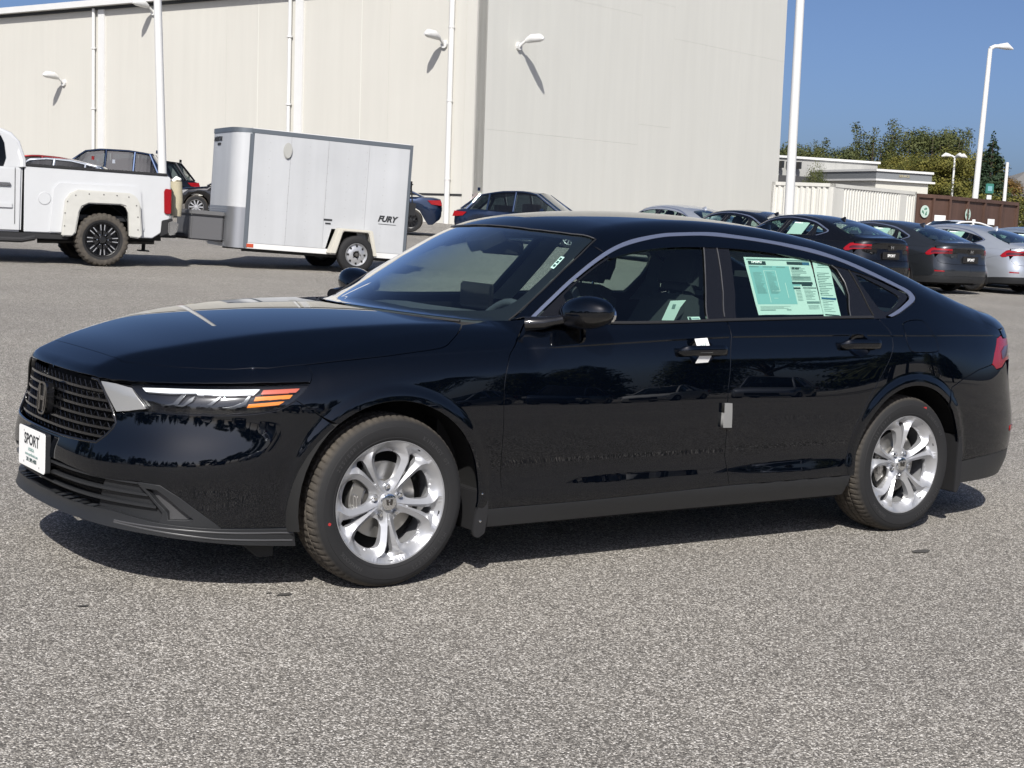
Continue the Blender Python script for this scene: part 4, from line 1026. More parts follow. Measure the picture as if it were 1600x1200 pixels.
    mesh_obj('headliner',chart_mesh('headliner','top',hl_+[(x,-y) for x,y in reversed(hl_) if abs(y)>1e-6],res=.06,gap=0,flange=0,off=-.035),HEADL,car)
    inner=[(2.262,1.0085)]+WSS+[p for p in hatch if p[0]<4.9]+[(4.85,1.05),(4.3335,1.0226)]+sm(CHOUT,2)[::-1]
    both_sides('inner_pillar_trim',TRIMG,car,'side',inner,res=.04,gap=.004,flange=0,off=-.030)
    bpil=[(3.335,1.34),(3.46,1.34),(3.40,1.18),(3.31,.99),(3.17,.99),(3.27,1.18)]
    both_sides('inner_b_pillar',TRIMG,car,'side',bpil,res=.04,gap=0,flange=0,off=-.035)
    cpil=[(4.08,1.27),(4.19,1.22),(4.22,1.16),(4.27,1.05),(4.24,1.00),(4.10,1.00),(4.13,1.12)]
    both_sides('inner_c_pillar',TRIMG,car,'side',cpil,res=.04,gap=0,flange=0,off=-.035)
    card=[(1.95,.985),(2.4,.985),(3.0,.985),(3.6,1.0),(4.3,1.012),(4.9,1.0),(4.9,.75),(4.3,.75),(4.0,.35),(2.15,.35),(1.95,.7)]
    both_sides('door_card',MATTE,car,'side',card,res=.06,gap=0,flange=0,off=-.06)
    # rear-view mirror
    mb=MB(); mb.prism([(-.12,-.035),(-.13,0),(-.12,.032),(.12,.032),(.13,0),(.12,-.035)],'x',-.018,.012,Matrix.Translation((1.06,0,1.265))@Matrix.Rotation(R_(12),4,'Z')); mb.build('rear_view_mirror',MATTE,car,bevel=.008)
    mb=MB(); mb.tube([(1.06,0,1.28),(1.03,0,1.335)],.012,8); mb.build('mirror_stem',MATTE,car)
    # wipers
    for y0,y1 in ((-.60,-.05),(.10,.62)):
        pts=[]
        for u in np.linspace(0,1,12):
            y=y0+(y1-y0)*u; X=.262+.31*(y/.75)**2
            z=.985-.012*abs(y); pts.append((X,y,z))
        mb=MB(); mb.tube(pts,.007,6); mb.tube([(pts[0][0]-.05,pts[0][1],pts[0][2]-.02),pts[3],pts[6]],.008,6); mb.build('wiper',MATTE,car)
    mb=MB(); V=[];F=[]
    cw=[]
    for y in np.linspace(-.70,.70,29):
        b=.31*(y/.75)**2; 
        cw.append(((.20+b,y),(.42+b,y)))
    for (a,b) in cw: V+=[(a[0],a[1],.935),(b[0]-.12,b[1],.93),(b[0]-.11,b[1],.985-.02*abs(b[1]))]
    for i in range(28):
        for k in range(2):F.append((i*3+k,i*3+k+1,(i+1)*3+k+1,(i+1)*3+k))
    mb.add(V,F).build('cowl_panel',MATTE,car,smooth=40)
    # antenna fin
    mb=MB(); z0=float(top(np.array([2.62]),np.array([0.]))[0])-.004
    V=[(2.53,0,z0),(2.56,-.028,z0),(2.70,-.034,z0-.03),(2.72,0,z0-.035),(2.70,.034,z0-.03),(2.56,.028,z0),(2.68,-.008,z0+.055),(2.72,0,z0+.050),(2.68,.008,z0+.055)]
    F=[(0,1,6),(0,6,8),(0,8,5),(1,2,6),(2,7,6),(2,3,7),(3,4,7),(4,8,7),(4,5,8),(6,7,8),(0,5,4,3,2,1)]
    mb.add(V,F).build('antenna_fin',PAINT,car,smooth=60)
    # badges on the trunk
    me=text_mesh('SPORT',.075,.001,bold=.002); place_on(me,(3.995,0,.70),(0,1,0),(0,0,1),'trunk_lettering',WPAPER,car)
    mb=MB(); mb.box(3.972,3.988,-.24,.24,.63,.77); mb.build('rear_plate_panel',GLOSSB,car)
    T_=Matrix.Translation((4.002,0,.865))@Matrix.Rotation(R_(90),4,'Z'); e2=h_emblem(.085,.065,.006)
    MB().add([T_@Vector(v) for v in e2.V],e2.F).build('rear_emblem',CHROME,car)
    for y in (-.52,.50):
        me=text_mesh('ACCORD' if y<0 else 'SE',.035,.001); P=solve_side(np.array([5.72]),np.array([.745]))[0]
        place_on(me,(P[0]+.006,y*.9,.745),(.12*(1 if y>0 else -1)*-1*0,1,0),(0,0,1),'badge_lettering',CHROME,car)
    # wheels
    wheel(car,0,-1,phase=94); wheel(car,0,1,phase=94); wheel(car,2.83,-1,phase=58); wheel(car,2.83,1,phase=58)
    return car

# ---------------- other vehicles ----------------
def copy_tree(o,parent=None,over=None,skip=()):
    c=o.copy(); COL.objects.link(c); c.parent=parent
    if over and c.type=='MESH':
        for i,sl_ in enumerate(c.material_slots):
            if sl_.material in over: sl_.link='OBJECT'; sl_.material=over[o.material_slots[i].material]
    for ch in list(kids.get(o,[])):
        if ch.name.split('.')[0] in skip: continue
        copy_tree(ch,c,over,skip)
    return c
kids={}
def index_kids():
    kids.clear()
    for o in bpy.data.objects:
        if o.parent: kids.setdefault(o.parent,[]).append(o)
def simple_wheel(parent,x,y,r,wd,rimmat,spokes=10,side=-1,name='wheel',rimr=.66):
    w_=empty(name,(x,y,r),0,parent); w_.rotation_euler=(0,0,0 if side<0 else math.pi)
    R=r*rimr
    mb=MB(); mb.lathe([(R*.97,.02),(R*1.02,.0),(r*.86,-.008),(r*.94,.0),(r*.985,.02),(r,.05),(r,wd-.05),(r*.96,wd),(R,wd)],40); mb.build('tyre',TYRE,w_,smooth=35)
    mb=MB(); mb.lathe([(R,.015),(R*.95,.006),(R*.90,.012),(R*.86,.05),(R*.84,wd*.7),(0,wd*.72)],40)
    mb.build('rim_barrel',ALLOYD if rimmat is ALLOYD else DSTEEL,w_,smooth=35)
    mb=MB()
    for k in range(spokes):
        a=2*math.pi*k/spokes; T_=Matrix.Rotation(a,4,'Y')
        mb.prism([(R*.12,-R*.05),(R*.12,R*.05),(R*.93,R*.10),(R*.93,-R*.10)],'y',.018,.05,T_)
    mb.lathe([(0,.01),(R*.2,.012),(R*.24,.05)],20); mb.lathe([(R*.90,.012),(R*.99,.004),(R*1.0,.03)],40)
    mb.build('rim',rimmat,w_,smooth=30)
    return w_
def loft(secs,name,m_,parent,closed_ends=True,smooth=40):
    V=[];F=[];n=len(secs[0])
    for s_ in secs:V+=s_
    for i in range(len(secs)-1):
        for k in range(n): F.append((i*n+k,i*n+(k+1)%n,(i+1)*n+(k+1)%n,(i+1)*n+k))
    if closed_ends: F.append(tuple(range(n-1,-1,-1)));F.append(tuple((len(secs)-1)*n+k for k in range(n)))
    return MB().add(V,F).build(name,m_,parent,smooth=smooth)
def far_car(loc,rz,paint,kind='suv',wheelm=None,label='',name='parked_car',cat='car',group=None,L=4.6,H=1.68,W=1.86,rails=False,drop=None,glass=None):
    """low-detail car; local x from nose (0) to tail (L), left side -y"""
    c=empty(name,loc,rz); tag(c,label,cat,group)
    glass=glass or DKGLASS
    w=W/2; belt=.62*H if kind!='sedan' else .66*H
    if kind=='suv':
        low=[(0,.62,.74,.55),(.06,.45,.80,.80),(.35,.22,.92,.93),(.9,.20,.99,1),(1.35,.20,belt,1),(2.6,.20,belt,1),(3.9,.20,belt+.03,1),(L-.25,.24,belt+.03,.96),(L-.05,.40,belt-.02,.88),(L,.5,belt-.15,.84)]
        roof=[(1.12,belt-.02,.80),(1.95,H-.07,.66),(2.4,H,.64),(3.2,H,.63),(L-.55,H-.07,.62),(L-.12,belt,.74)]
        wins=[(1.55,2.5),(2.58,3.35),(3.42,4.1)]
    elif kind=='hatch':
        low=[(0,.60,.70,.55),(.06,.42,.76,.80),(.35,.2,.88,.93),(.9,.18,.95,1),(1.3,.18,belt,1),(2.6,.18,belt,1),(3.6,.2,belt+.03,1),(L-.25,.24,belt+.04,.96),(L-.05,.40,belt,.88),(L,.5,belt-.15,.84)]
        roof=[(1.10,belt-.02,.80),(1.95,H-.05,.64),(2.4,H,.62),(3.0,H-.03,.61),(3.7,H-.16,.60),(L-.15,belt+.02,.72)]
        wins=[(1.55,2.5),(2.58,3.3),(3.37,3.9)]
    else:
        low=[(0,.58,.68,.55),(.06,.40,.74,.80),(.35,.2,.86,.93),(.9,.18,.92,1),(1.3,.18,belt-.02,1),(2.6,.18,belt,1),(3.6,.2,belt+.02,1),(L-.25,.24,belt+.04,.95),(L-.05,.40,belt,.88),(L,.5,belt-.12,.84)]
        roof=[(1.15,belt-.03,.80),(2.0,H-.04,.63),(2.4,H,.61),(2.9,H-.03,.60),(3.5,H-.2,.60),(L-.55,belt+.02,.70)]
        wins=[(1.6,2.5),(2.58,3.25),(3.3,3.65)]
    wb0,wb1=.16*L+.08,L-.17*L-.08
    secs=[]
    xs=[]
    for i in range(len(low)-1):
        k=max(1,int((low[i+1][0]-low[i][0])/.12)); xs+=list(np.linspace(low[i][0],low[i+1][0],k,endpoint=False))
    xs.append(low[-1][0]); la=np.array(low)
    wr=.36
    for x in xs:
        zb=np.interp(x,la[:,0],la[:,1]);zt=np.interp(x,la[:,0],la[:,2]);ww=w*np.interp(x,la[:,0],la[:,3])
        zz=zb
        for wx in (wb0,wb1):
            if abs(x-wx)<wr+.03: zz=max(zz,.33+math.sqrt(max(0,(wr+.03)**2-(x-wx)**2)))
        zz=min(zz,zt-.12)
        h=[( ww*.94,zz),(ww,zz+(zt-zz)*.30),(ww*.995,zz+(zt-zz)*.68),(ww*.955,zt-.03),(ww*.86,zt)]
        s_=[Vector((x,-a,b)) for a,b in h]+[Vector((x,a,b)) for a,b in reversed(h)]
        secs.append(s_)
    loft(secs,'body',paint,c,smooth=45)
    # greenhouse frame as rails plus roof, glass between
    ra=np.array(roof)
    mb=MB(); V=[];F=[]; rx=[r for r in roof if r[1]>H-.22]; xs2=np.linspace(rx[0][0],rx[-1][0],10); m_=7
    for x in xs2:
        z=np.interp(x,ra[:,0],ra[:,1]); y=w*np.interp(x,ra[:,0],ra[:,2])
        for k in range(m_):
            t=-1+2*k/(m_-1); V.append((x,y*t,z+.045-.06*t*t))
    for i in range(9):
        for k in range(m_-1):F.append((i*m_+k,i*m_+k+1,(i+1)*m_+k+1,(i+1)*m_+k))
    mb.add(V,F)
    V2_=[(v[0],v[1],v[2]-.05) for v in V]; mb.add(V2_,F)
    mb.build('roof',paint,c,smooth=60)
    def gp(x,t,off=0):  # t 0 belt .. 1 roof, side wall point
        zr=np.interp(x,ra[:,0],ra[:,1]); yr=w*np.interp(x,ra[:,0],ra[:,2]); yb=w*.90; zb=min(belt,zr)
        return Vector((x,-(yb+(yr-yb)*t)-off,zb+(zr-zb)*t))
    for sg in (1,-1):
        S=lambda v:Vector((v.x,v.y*sg,v.z))
        pil=[roof[0][0]+.05]+[roof[0][0]+.05+(wins[0][0]-roof[0][0])*.0]
        mb=MB(); pts=[S(gp(x,1)) for x in np.linspace(roof[0][0],roof[-1][0],16)]; mb.tube(pts,.035,6)
        for a_,b_ in zip([wins[0][1],wins[1][1]],[wins[1][0],wins[2][0]]):
            x=(a_+b_)/2; mb.tube([S(gp(x,0)),S(gp(x+.02,1))],.035,6)
        mb.tube([S(gp(wins[2][1]+.06,0)),S(gp(wins[2][1]-.25,1))],.05,6)
        mb.build('pillar_frame',paint,c,smooth=60)
        for (a_,b_) in wins:
            V=[];F=[];n=6
            for i in range(n+1):
                x=a_+(b_-a_)*i/n
                for t in (0,.5,.97):
                    V.append(S(gp(x,t,-.004)))
            for i in range(n):
                for k in range(2):F.append((i*3+k,i*3+k+1,(i+1)*3+k+1,(i+1)*3+k))
            MB().add(V,F).build('side_window',glass,c)
        mb=MB(); mb.prism([(-.10,-.05),(-.11,.06),(.04,.07),(.10,.0),(.08,-.06)],'x',-.05,.06,Matrix.Translation((wins[0][0]+.05,-(w+.08)*sg,belt+.06))); mb.build('door_mirror',paint,c,bevel=.02)
        for xh in (wins[0][1]-.25,wins[1][1]-.22): mb=MB(); mb.box(xh,xh+.2,-w*sg-.022,-w*sg+.022,belt-.15,belt-.12); mb.build('door_handle',paint,c,bevel=.008)
        mb=MB(); zt=np.interp(.2,la[:,0],la[:,2]); mb.prism([(.05,zt-.12),(.12,zt-.03),(.62,zt+.03),(.50,zt-.08)],'y',-w*.93*sg-.012,-w*.80*sg); mb.build('headlight',LENS if paint is SILVER else SATIN2,c)
        mb=MB(); zt=belt; mb.prism([(L-.42,zt-.06),(L-.04,zt-.04),(L+.012,zt-.2),(L-.30,zt-.17)],'y',-w*.975*sg,-w*.55*sg); mb.build('tail_light',REDL,c)
        for wx in (wb0,wb1): 
            simple_wheel(c,wx,-w*sg*.985,.335,.22,wheelm or ALLOY,10,-1 if sg>0 else 1)
        if rails:
            MB().tube([(roof[1][0]+.1,-w*.60*sg,H+.05),(roof[1][0]+.2,-w*.60*sg,H+.08),(L-.7,-w*.58*sg,H+.06),(L-.6,-w*.58*sg,H+.02)],.02,6).build('roof_rail',MATTE,c)
    def cross(x0,z0,y0,x1,z1,y1,nm):
        V=[];F=[];n=8
        for i in range(n+1):
            t=-1+2*i/n; V.append((x0-.10*(1-t*t)*(1 if x0<L/2 else -1),y0*t,z0+.01)); V.append(((x0+x1)/2-.08*(1-t*t)*(1 if x0<L/2 else -1),(y0+y1)/2*t,(z0+z1)/2+.015)); V.append((x1-.06*(1-t*t)*(1 if x0<L/2 else -1),y1*t,z1+.03))
        for i in range(n):
            for k in range(2):F.append((i*3+k,i*3+k+1,(i+1)*3+k+1,(i+1)*3+k))
        MB().add(V,F).build(nm,glass,c,smooth=60)
    cross(roof[0][0]+.06,roof[0][1]+.02,w*.82,roof[1][0],roof[1][1],w*.64,'windshield')
    cross(roof[-1][0]-.05,roof[-1][1]+.02,w*.74,roof[-2][0] if kind!='sedan' else roof[-2][0],roof[-2][1],w*.60,'rear_window')
    mb=MB(); mb.box(1.5,2.0,-w*.7,w*.7,.4,belt-.08)
    for yy in (-.38,.38): mb.box(2.2,2.35,yy-.24,yy+.24,.5,belt+.25);mb.box(3.05,3.2,yy-.26,yy+.26,.5,belt+.18)
    mb.box(.9,L-.6,-w*.85,w*.85,.3,.42); mb.build('cabin_fill',SEATF,c,bevel=.02)
    mb=MB(); mb.box(-.01,.05,-w*.5,w*.5,.35,.62); mb.build('front_grille',MATTE,c)
    mb=MB(); mb.box(L-.02,L+.015,-.26,.26,belt-.36,belt-.22); mb.build('number_plate',WPAPER,c)
    mb=MB(); mb.box(L-.45,L-.38,-.02,.02,H-.02,H+.08) if kind!='sedan' else mb.box(3.0,3.1,-.015,.015,H,H+.09); mb.build('antenna_fin',paint,c)
    return c

def build_pickup():
    P=at(160,24.1); t=empty('pickup_truck',(0,0,0)); tag(t,'white crew cab pickup truck with bolted fender flares and black spoked wheels','pickup truck')
    # local: x right in view (rear), y away, origin under near rear wheel
    WM=mat('white_truck_paint',(.52,.53,.54),.3,coat=.6,var=.03,vscale=6)
    DIRT=mat('dirty_white_flare',(.49,.485,.45),.45,var=.12,vscale=8)
    W=2.0
    # bed side
    def side(y0,y1):
        out=[(-1.16,.50),(-1.16,1.50),(-1.10,1.515),(1.02,1.47),(1.05,1.42),(1.055,.86),(1.02,.70),(.90,.55),(.78,.47),(.60,.47)]
        ar=[(.50,.50),(.47,.90),(.42,1.00),(.33,1.04),(-.20,1.04),(-.33,.98),(-.40,.84),(-.44,.62),(-.46,.50)]
        mb=MB(); mb.prism(out+ar,'y',y0,y1); return mb
    side(.03,.13).build('bed_side',WM,t,bevel=.012); side(W-.13,W-.03).build('bed_side',WM,t,bevel=.012)
    mb=MB(); mb.box(-1.14,1.0,.13,W-.13,.72,.80); mb.box(-1.16,-1.12,.05,W-.05,.6,1.50); mb.build('bed_floor',DGREY,t)
    mb=MB(); mb.box(1.0,1.05,.10,W-.10,.74,1.46); mb.build('tailgate',WM,t,bevel=.015)
    mb=MB(); mb.prism([(-1.14,1.512),(-1.14,1.555),(1.0,1.51),(1.0,1.468)],'y',.02,.14); mb.build('bed_rail_cap',MATTE,t,bevel=.008)
    mb=MB(); mb.prism([(-1.14,1.512),(-1.14,1.555),(1.0,1.51),(1.0,1.468)],'y',W-.14,W-.02); mb.build('bed_rail_cap',MATTE,t,bevel=.008)
    mb=MB(); mb.prism([(-.80,.50),(-.75,1.20),(-.66,1.30),(.52,1.30),(.60,1.22),(.66,.60),(.60,.52),(.50,.50),(.47,.92),(.42,1.02),(.33,1.06),(-.22,1.06),(-.34,.99),(-.41,.84),(-.46,.50)],'y',.0,.06); mb.build('wheel_bulge',WM,t,bevel=.02)
    mb=MB(); mb.prism([(-.62,.46),(-.57,1.02),(-.50,1.13),(-.38,1.19),(.40,1.17),(.50,1.12),(.56,1.0),(.60,.50),(.56,.46),(.40,.48),(.38,.86),(.33,.96),(.26,.98),(-.22,.98),(-.32,.93),(-.36,.84),(-.41,.52),(-.46,.46)],'y',-.10,.02); mb.build('fender_flare',DIRT,t,bevel=.018)
    for a,b in ((-.58,.62),(-.575,.82),(-.54,1.0),(-.42,1.10),(-.22,1.13),(0,1.13),(.20,1.125),(.38,1.11),(.50,.98),(.525,.80),(.53,.60)):
        mb=MB(); mb.lathe([(0,-.107),(.009,-.106),(.011,-.098)],8,c=(a,0,b)); mb.build('flare_bolt',DSTEEL,t)
    mb=MB(); mb.lathe([(.094,.024),(.100,.026),(.104,.034)],30,c=(-.88,0,1.03)); mb.lathe([(0,.022),(.090,.022),(.094,.03)],30,c=(-.88,0,1.03)); mb.build('fuel_door',WM,t,smooth=30)
    # cab
    def cab(y0,y1,ins=0): return [(-1.20,.50),(-1.20,1.38),(-1.27,1.72),(-1.36,1.93),(-1.52,2.02),(-2.6,2.03),(-2.95,1.98),(-3.75,1.46),(-3.75,.5)]
    body=[(-1.20,.50),(-1.185,1.50),(-3.78,1.42),(-4.95,1.36),(-5.10,1.25),(-5.12,.62),(-5.0,.5),(-4.92,.5),(-4.86,.9),(-4.62,1.06),(-4.05,1.06),(-3.88,.9),(-3.82,.5)]
    mb=MB(); mb.prism(body,'y',.03,W-.03); mb.build('cab_body',WM,t,bevel=.03)
    # roof frame
    mb=MB()
    for yy,y2 in ((.05,.17),(W-.17,W-.05)):
        o=[(-1.185,1.49),(-1.19,1.60),(-1.27,1.86),(-1.37,1.97),(-1.52,2.03),(-2.6,2.04),(-2.95,2.0),(-3.78,1.47)]
        mb.tube([(a,yy+(b-1.49)*.22*(1 if yy<1 else -1),b) for a,b in o],.055,8)
        mb.prism([(-1.18,1.48),(-1.19,1.62),(-1.27,1.88),(-1.40,1.98),(-1.52,2.0),(-1.45,1.85),(-1.42,1.62),(-1.46,1.49)],'y',yy+.01,yy+.06)
        for xp in (-2.28,): mb.tube([(xp,yy+.02,1.48),(xp-.02,yy+.12*(1 if yy<1 else -1),2.02)],.05,8)
    mb.prism([(-1.32,1.95),(-1.50,2.045),(-2.6,2.06),(-2.98,2.0),(-2.9,1.96),(-1.5,1.96)],'y',.14,W-.14)
    mb.build('cab_roof',WM,t,smooth=40)
    mb=MB(); mb.prism([(-1.44,1.50),(-1.42,1.86),(-1.52,1.97),(-2.25,1.98),(-2.25,1.47)],'y',.095,.105); mb.prism([(-2.32,1.47),(-2.34,1.98),(-2.95,1.94),(-3.55,1.5)],'y',.095,.105); mb.build('side_window',mat('dark_truck_glass',(.006,.008,.012),.05,coat=.5),t)
    mb=MB(); mb.prism([(-1.44,1.50),(-1.42,1.86),(-1.52,1.97),(-2.25,1.98),(-2.25,1.47)],'y',W-.105,W-.095); mb.build('side_window',GLASS,t)
    mb=MB(); mb.box(-1.30,-1.28,.25,W-.25,1.52,1.92); mb.build('rear_window',GLASS,t)
    mb=MB(); mb.box(-2.3,-1.7,.2,W-.2,.8,1.6);mb.box(-3.2,-2.8,.2,W-.2,.8,1.5); mb.build('cabin_fill',SEATF,t,bevel=.03)
    mb=MB(); mb.prism([(-1.25,.52),(-1.25,.53),(-2.28,.53),(-2.28,.52)],'y',.02,.03); 
    mb=MB(); mb.box(-2.26,-1.33,.005,.035,.86,.94); mb.box(-3.7,-2.32,.005,.035,.86,.94); mb.build('door_moulding',WM,t,bevel=.01)
    mb=MB(); mb.box(-2.285,-2.275,.022,.03,.55,1.47); mb.box(-1.30,-1.292,.022,.03,.62,1.48); mb.build('door_seam',LINER,t)
    mb=MB(); mb.box(-1.66,-1.36,-.012,.03,1.20,1.25); mb.build('door_handle',CHROME,t,bevel=.012)
    mb=MB(); mb.box(-3.7,-.50,.04,.16,.40,.49); mb.tube([(-3.6,-.04,.38),(-1.2,-.04,.38),(-1.0,.0,.42)],.045,8); mb.build('running_board',MATTE,t,bevel=.01)
    mb=MB(); mb.prism([(1.0,.86),(.955,.88),(.945,1.22),(.965,1.27),(1.06,1.26),(1.06,.87)],'y',-.005,.14); mb.build('tail_light',REDL,t,bevel=.01)
    mb=MB(); mb.prism([(1.02,.86),(.975,.88),(.97,1.26),(1.06,1.26),(1.06,.87)],'y',W-.14,W+.005); mb.build('tail_light',REDL,t,bevel=.01)
    mb=MB(); mb.prism([(1.02,.54),(1.02,.76),(1.18,.74),(1.20,.70),(1.16,.56),(1.10,.52)],'y',.02,W-.02); mb.build('rear_bumper',CHROME,t,bevel=.025)
    mb=MB(); mb.prism([(.90,.50),(.92,.76),(1.08,.80),(1.10,.76),(1.02,.74),(1.02,.55)],'y',.0,.10); mb.build('bumper_end',MATTE,t,bevel=.01)
    mb=MB(); mb.box(-4.8,1.0,.45,.60,.42,.56); mb.box(-4.8,1.0,W-.6,W-.45,.42,.56); mb.tube([(0,.3,.42),(0,W-.3,.42)],.06,8); mb.tube([(-.9,.5,.36),(.9,.5,.40)],.04,8); mb.build('frame_rails',MATTE,t)
    for x in (0,-4.35):
        for sg,y in ((-1,-.06),(1,W+.06)):
            w_=empty('wheel',(x,y,.42),0,t); w_.rotation_euler=(0,0,0 if sg<0 else math.pi); r=.42
            prof=[(.265,.03),(.275,.01),(.31,-.004),(.36,-.006),(.392,.006),(.41,.03),(.42,.06),(.42,.24),(.41,.27),(.36,.295),(.27,.29)]
            V=[];F=[];NS=96;m_=len(prof)
            for k in range(NS):
                tt=2*math.pi*k/NS
                for i,(rr,h) in enumerate(prof):
                    if k%3==0 and 4<=i<=8: rr-=.016
                    V.append((rr*math.cos(tt),h,rr*math.sin(tt)))
            for k in range(NS):
                for i in range(m_-1):F.append((k*m_+i,k*m_+i+1,((k+1)%NS)*m_+i+1,((k+1)%NS)*m_+i))
            MB().add(V,F).build('tyre',TYRE,w_,smooth=30)
            mb=MB(); mb.lathe([(.272,.03),(.262,.012),(.25,.02),(.24,.10),(.0,.12)],40); mb.build('rim_barrel',mat('black_rim',(.01,.01,.011),.4),w_,smooth=30)
            BL=mat('black_spoke',(.012,.012,.013),.25,coat=.5); 
            mb=MB(); mc=MB()
            for k in range(8):
                T_=Matrix.Rotation(2*math.pi*k/8,4,'Y')
                for q in (-1,1):
                    mb.prism([(.05,q*.008),(.05,q*.040),(.235,q*.050),(.250,q*.022)],'y',.008,.04,T_)
                    mc.prism([(.15,q*.020),(.15,q*.030),(.235,q*.040),(.240,q*.026)],'y',.004,.0085,T_)
            mb.lathe([(0,-.02),(.05,-.018),(.065,.01),(.07,.04)],20); mb.build('rim',BL,w_,smooth=30); mc.build('machined_face',ALLOY,w_)
            for k in range(6): mb=MB(); mb.lathe([(0,-.004),(.008,-.003),(.01,.012)],6,c=(.085*math.cos(k*1.047),0,.085*math.sin(k*1.047))); mb.build('lug_nut',CHROME,w_)
    mb=MB(); V=[];F=[]
    for i in range(17):
        a=math.pi*i/16
        for y in (.06,.5): V.append((.46*math.cos(a),y,.46+.52*math.sin(a)))
    for i in range(16):F.append((2*i,2*i+1,2*i+3,2*i+2))
    mb.add(V,F); mb.box(-.62,.62,.48,.50,.40,1.3); mb.build('wheel_well',LINER,t); mb.build('wheel_well',LINER,t,loc=(-4.35,0,0)); mb.build('wheel_well',LINER,t,loc=(0,W-.55,0))
    mb=MB(); mb.box(1.1,1.35,W/2-.04,W/2+.04,.46,.54); mb.tube([(1.34,W/2,.5),(1.34,W/2,.60)],.025,8); mb.build('hitch_ball_mount',MATTE,t)
    t.location=P; t.rotation_euler=(0,R_(-.3),VROT+R_(25)); t.scale=(.985,)*3
    for ch in [o for o in bpy.data.objects if o.parent is t]:
        ch.location.x*=1.02
        if ch.name.split('.')[0] not in ('wheel','wheel_well','fuel_door','flare_bolt'): ch.scale.x=1.02
        if ch.name.split('.')[0]=='flare_bolt': ch.scale.x=1.02
    return t
def build_trailer():
    P=at(550,26.2); t=empty('cargo_trailer',(0,0,0)); tag(t,'white enclosed cargo trailer with v nose and grey roof trim hitched behind the pickup','trailer')
    TW=mat('scuffed_white_aluminium',(.51,.52,.53),.42,.15,var=.10,vscale=1.6)
    TR=mat('grey_trim',(.16,.18,.20),.4,.5); streak(TW,.10); DP=mat('diamond_plate',(.42,.43,.45),.35,.8)
    DW=mat('dirty_trailer_white',(.50,.48,.42),.5,var=.12,vscale=4)
    W=1.55; z0,z1=.27,2.12; xf,xb=-1.60,1.03
    # near side wall made of sheets with recessed joints, arch cut under the last ones
    archp=[(-.30,z0),(-.22,.68),(.20,.68),(.30,z0)]
    sheets=[(-1.56,-.968),(-.965,-.358),(-.355,.323),(.326,1.01)]
    for yy0,yy1 in ((0,.03),(W-.03,W)):
        for a,b in sheets:
            pts=[(a,z0+.09)]
            if a<-.30<b: pts+=[(-.30,z0+.09),(-.22,.68)]+[(b,.68)] if b<.2 else [(-.30,z0+.09),(-.22,.68),(.20,.68),(.27,.40),(b,.40 if b<.3 else z0+.09)]
            elif a<.28<b and a>-.3: pts=[(a,z0+.09)]+[(b,z0+.09)]
            else: pts+=[(b,z0+.09)]
            pts+=[(b,z1-.07),(a,z1-.07)]
            mb=MB(); mb.prism(pts,'y',yy0,yy1); mb.build('side_panel',TW,t)
    for (a,b,z_) in [(x,0,z) for x in (-1.30,-.98,-.66,-.36,-.02,.28,.60) for z in np.arange(.55,2.0,.16)]:
        pass
    mb=MB()
    for x in (-1.30,-.97,-.66,-.35,-.02,.285,.60):
        for z in np.arange(.50,2.02,.13):
            if z<.8 and -.4<x<.35: continue
            mb.box(x-.006,x+.006,-.003,.001,z-.006,z+.006)
    mb.build('rivets',mat('rivet',(.40,.40,.40),.5),t).__setitem__('kind','stuff')
    mb=MB(); mb.box(xf,xb,0.0,W,z1-.07,z1); mb.build('roof_rail_trim',TR,t,bevel=.006)
    mb=MB(); mb.box(xf+.01,xb-.01,.02,W-.02,z1,z1+.012); mb.build('roof_panel',WHITEP,t)
    mb=MB(); mb.box(xf,xb,-.004,W+.004,z0,z0+.085); mb.build('lower_side_rail',WHITEP,t,bevel=.004)
    mb=MB(); mb.box(xf-.03,xf+.04,-.008,.05,z0,z1-.07); mb.build('front_corner_post',TR,t,bevel=.01)
    mb=MB(); mb.box(xb-.02,xb+.03,-.006,.05,z0,z1); mb.build('rear_corner_post',TR,t)
    mb=MB(); mb.box(xb-.03,xb,.05,W-.05,z0+.08,z1-.07); mb.build('rear_door',TW,t)
    # v nose, rounded
    nose=[(xf,.0),(xf-.08,.008),(xf-.16,.04),(xf-.22,.10),(xf-.255,.18),(xf-.265,.28),(xf-.27,W/2),(xf-.265,W-.28),(xf-.255,W-.18),(xf-.22,W-.10),(xf-.16,W-.04),(xf-.08,W-.008),(xf,W)]
    nz=[(a,b) for a,b in nose]
    mb=MB(); mb.prism(nz,'z',.90,z1-.07); o=mb.build('nose_panel',TW,t,smooth=50)
    mb=MB(); mb.prism([(a-.004 if a<xf else a,b) for a,b in nz],'z',z0,.90); mb.build('stone_guard',DP,t,smooth=50)
    mb=MB(); mb.prism([(a-.01 if a<xf else a,b) for a,b in nz],'z',z1-.07,z1); mb.build('nose_cap_trim',TR,t,smooth=50)
    mb=MB()
    for z in np.arange(z0+.03,.88,.035):
        for y in np.arange(.30,W-.1,.05): mb.box(xf-.276,xf-.268,y-.012,y+.012,z-.006,z+.006)
    mb.build('plate_studs',DP,t).__setitem__('kind','stuff')
    # vent
    mb=MB(); mb.prism([(-.0+.07*math.cos(a),.125*math.sin(a)) for a in np.linspace(0,2*math.pi,24,endpoint=False)],'y',-.035,0,Matrix.Translation((-1.02,0,1.83))); mb.build('side_vent',mat('vent_grey',(.36,.36,.34),.6),t,bevel=.012)
    # fender
    fo=[(-.46,z0+.02),(-.32,.70),(.24,.70),(.34,z0+.02),(.28,z0+.02),(.18,.655),(-.25,.655),(-.35,z0+.02)]
    mb=MB(); mb.prism(fo,'y',-.20,.0); mb.build('wheel_fender',DW,t,bevel=.012)
    mb=MB(); mb.prism(fo,'y',W,W+.2); mb.build('wheel_fender',DW,t,bevel=.012)
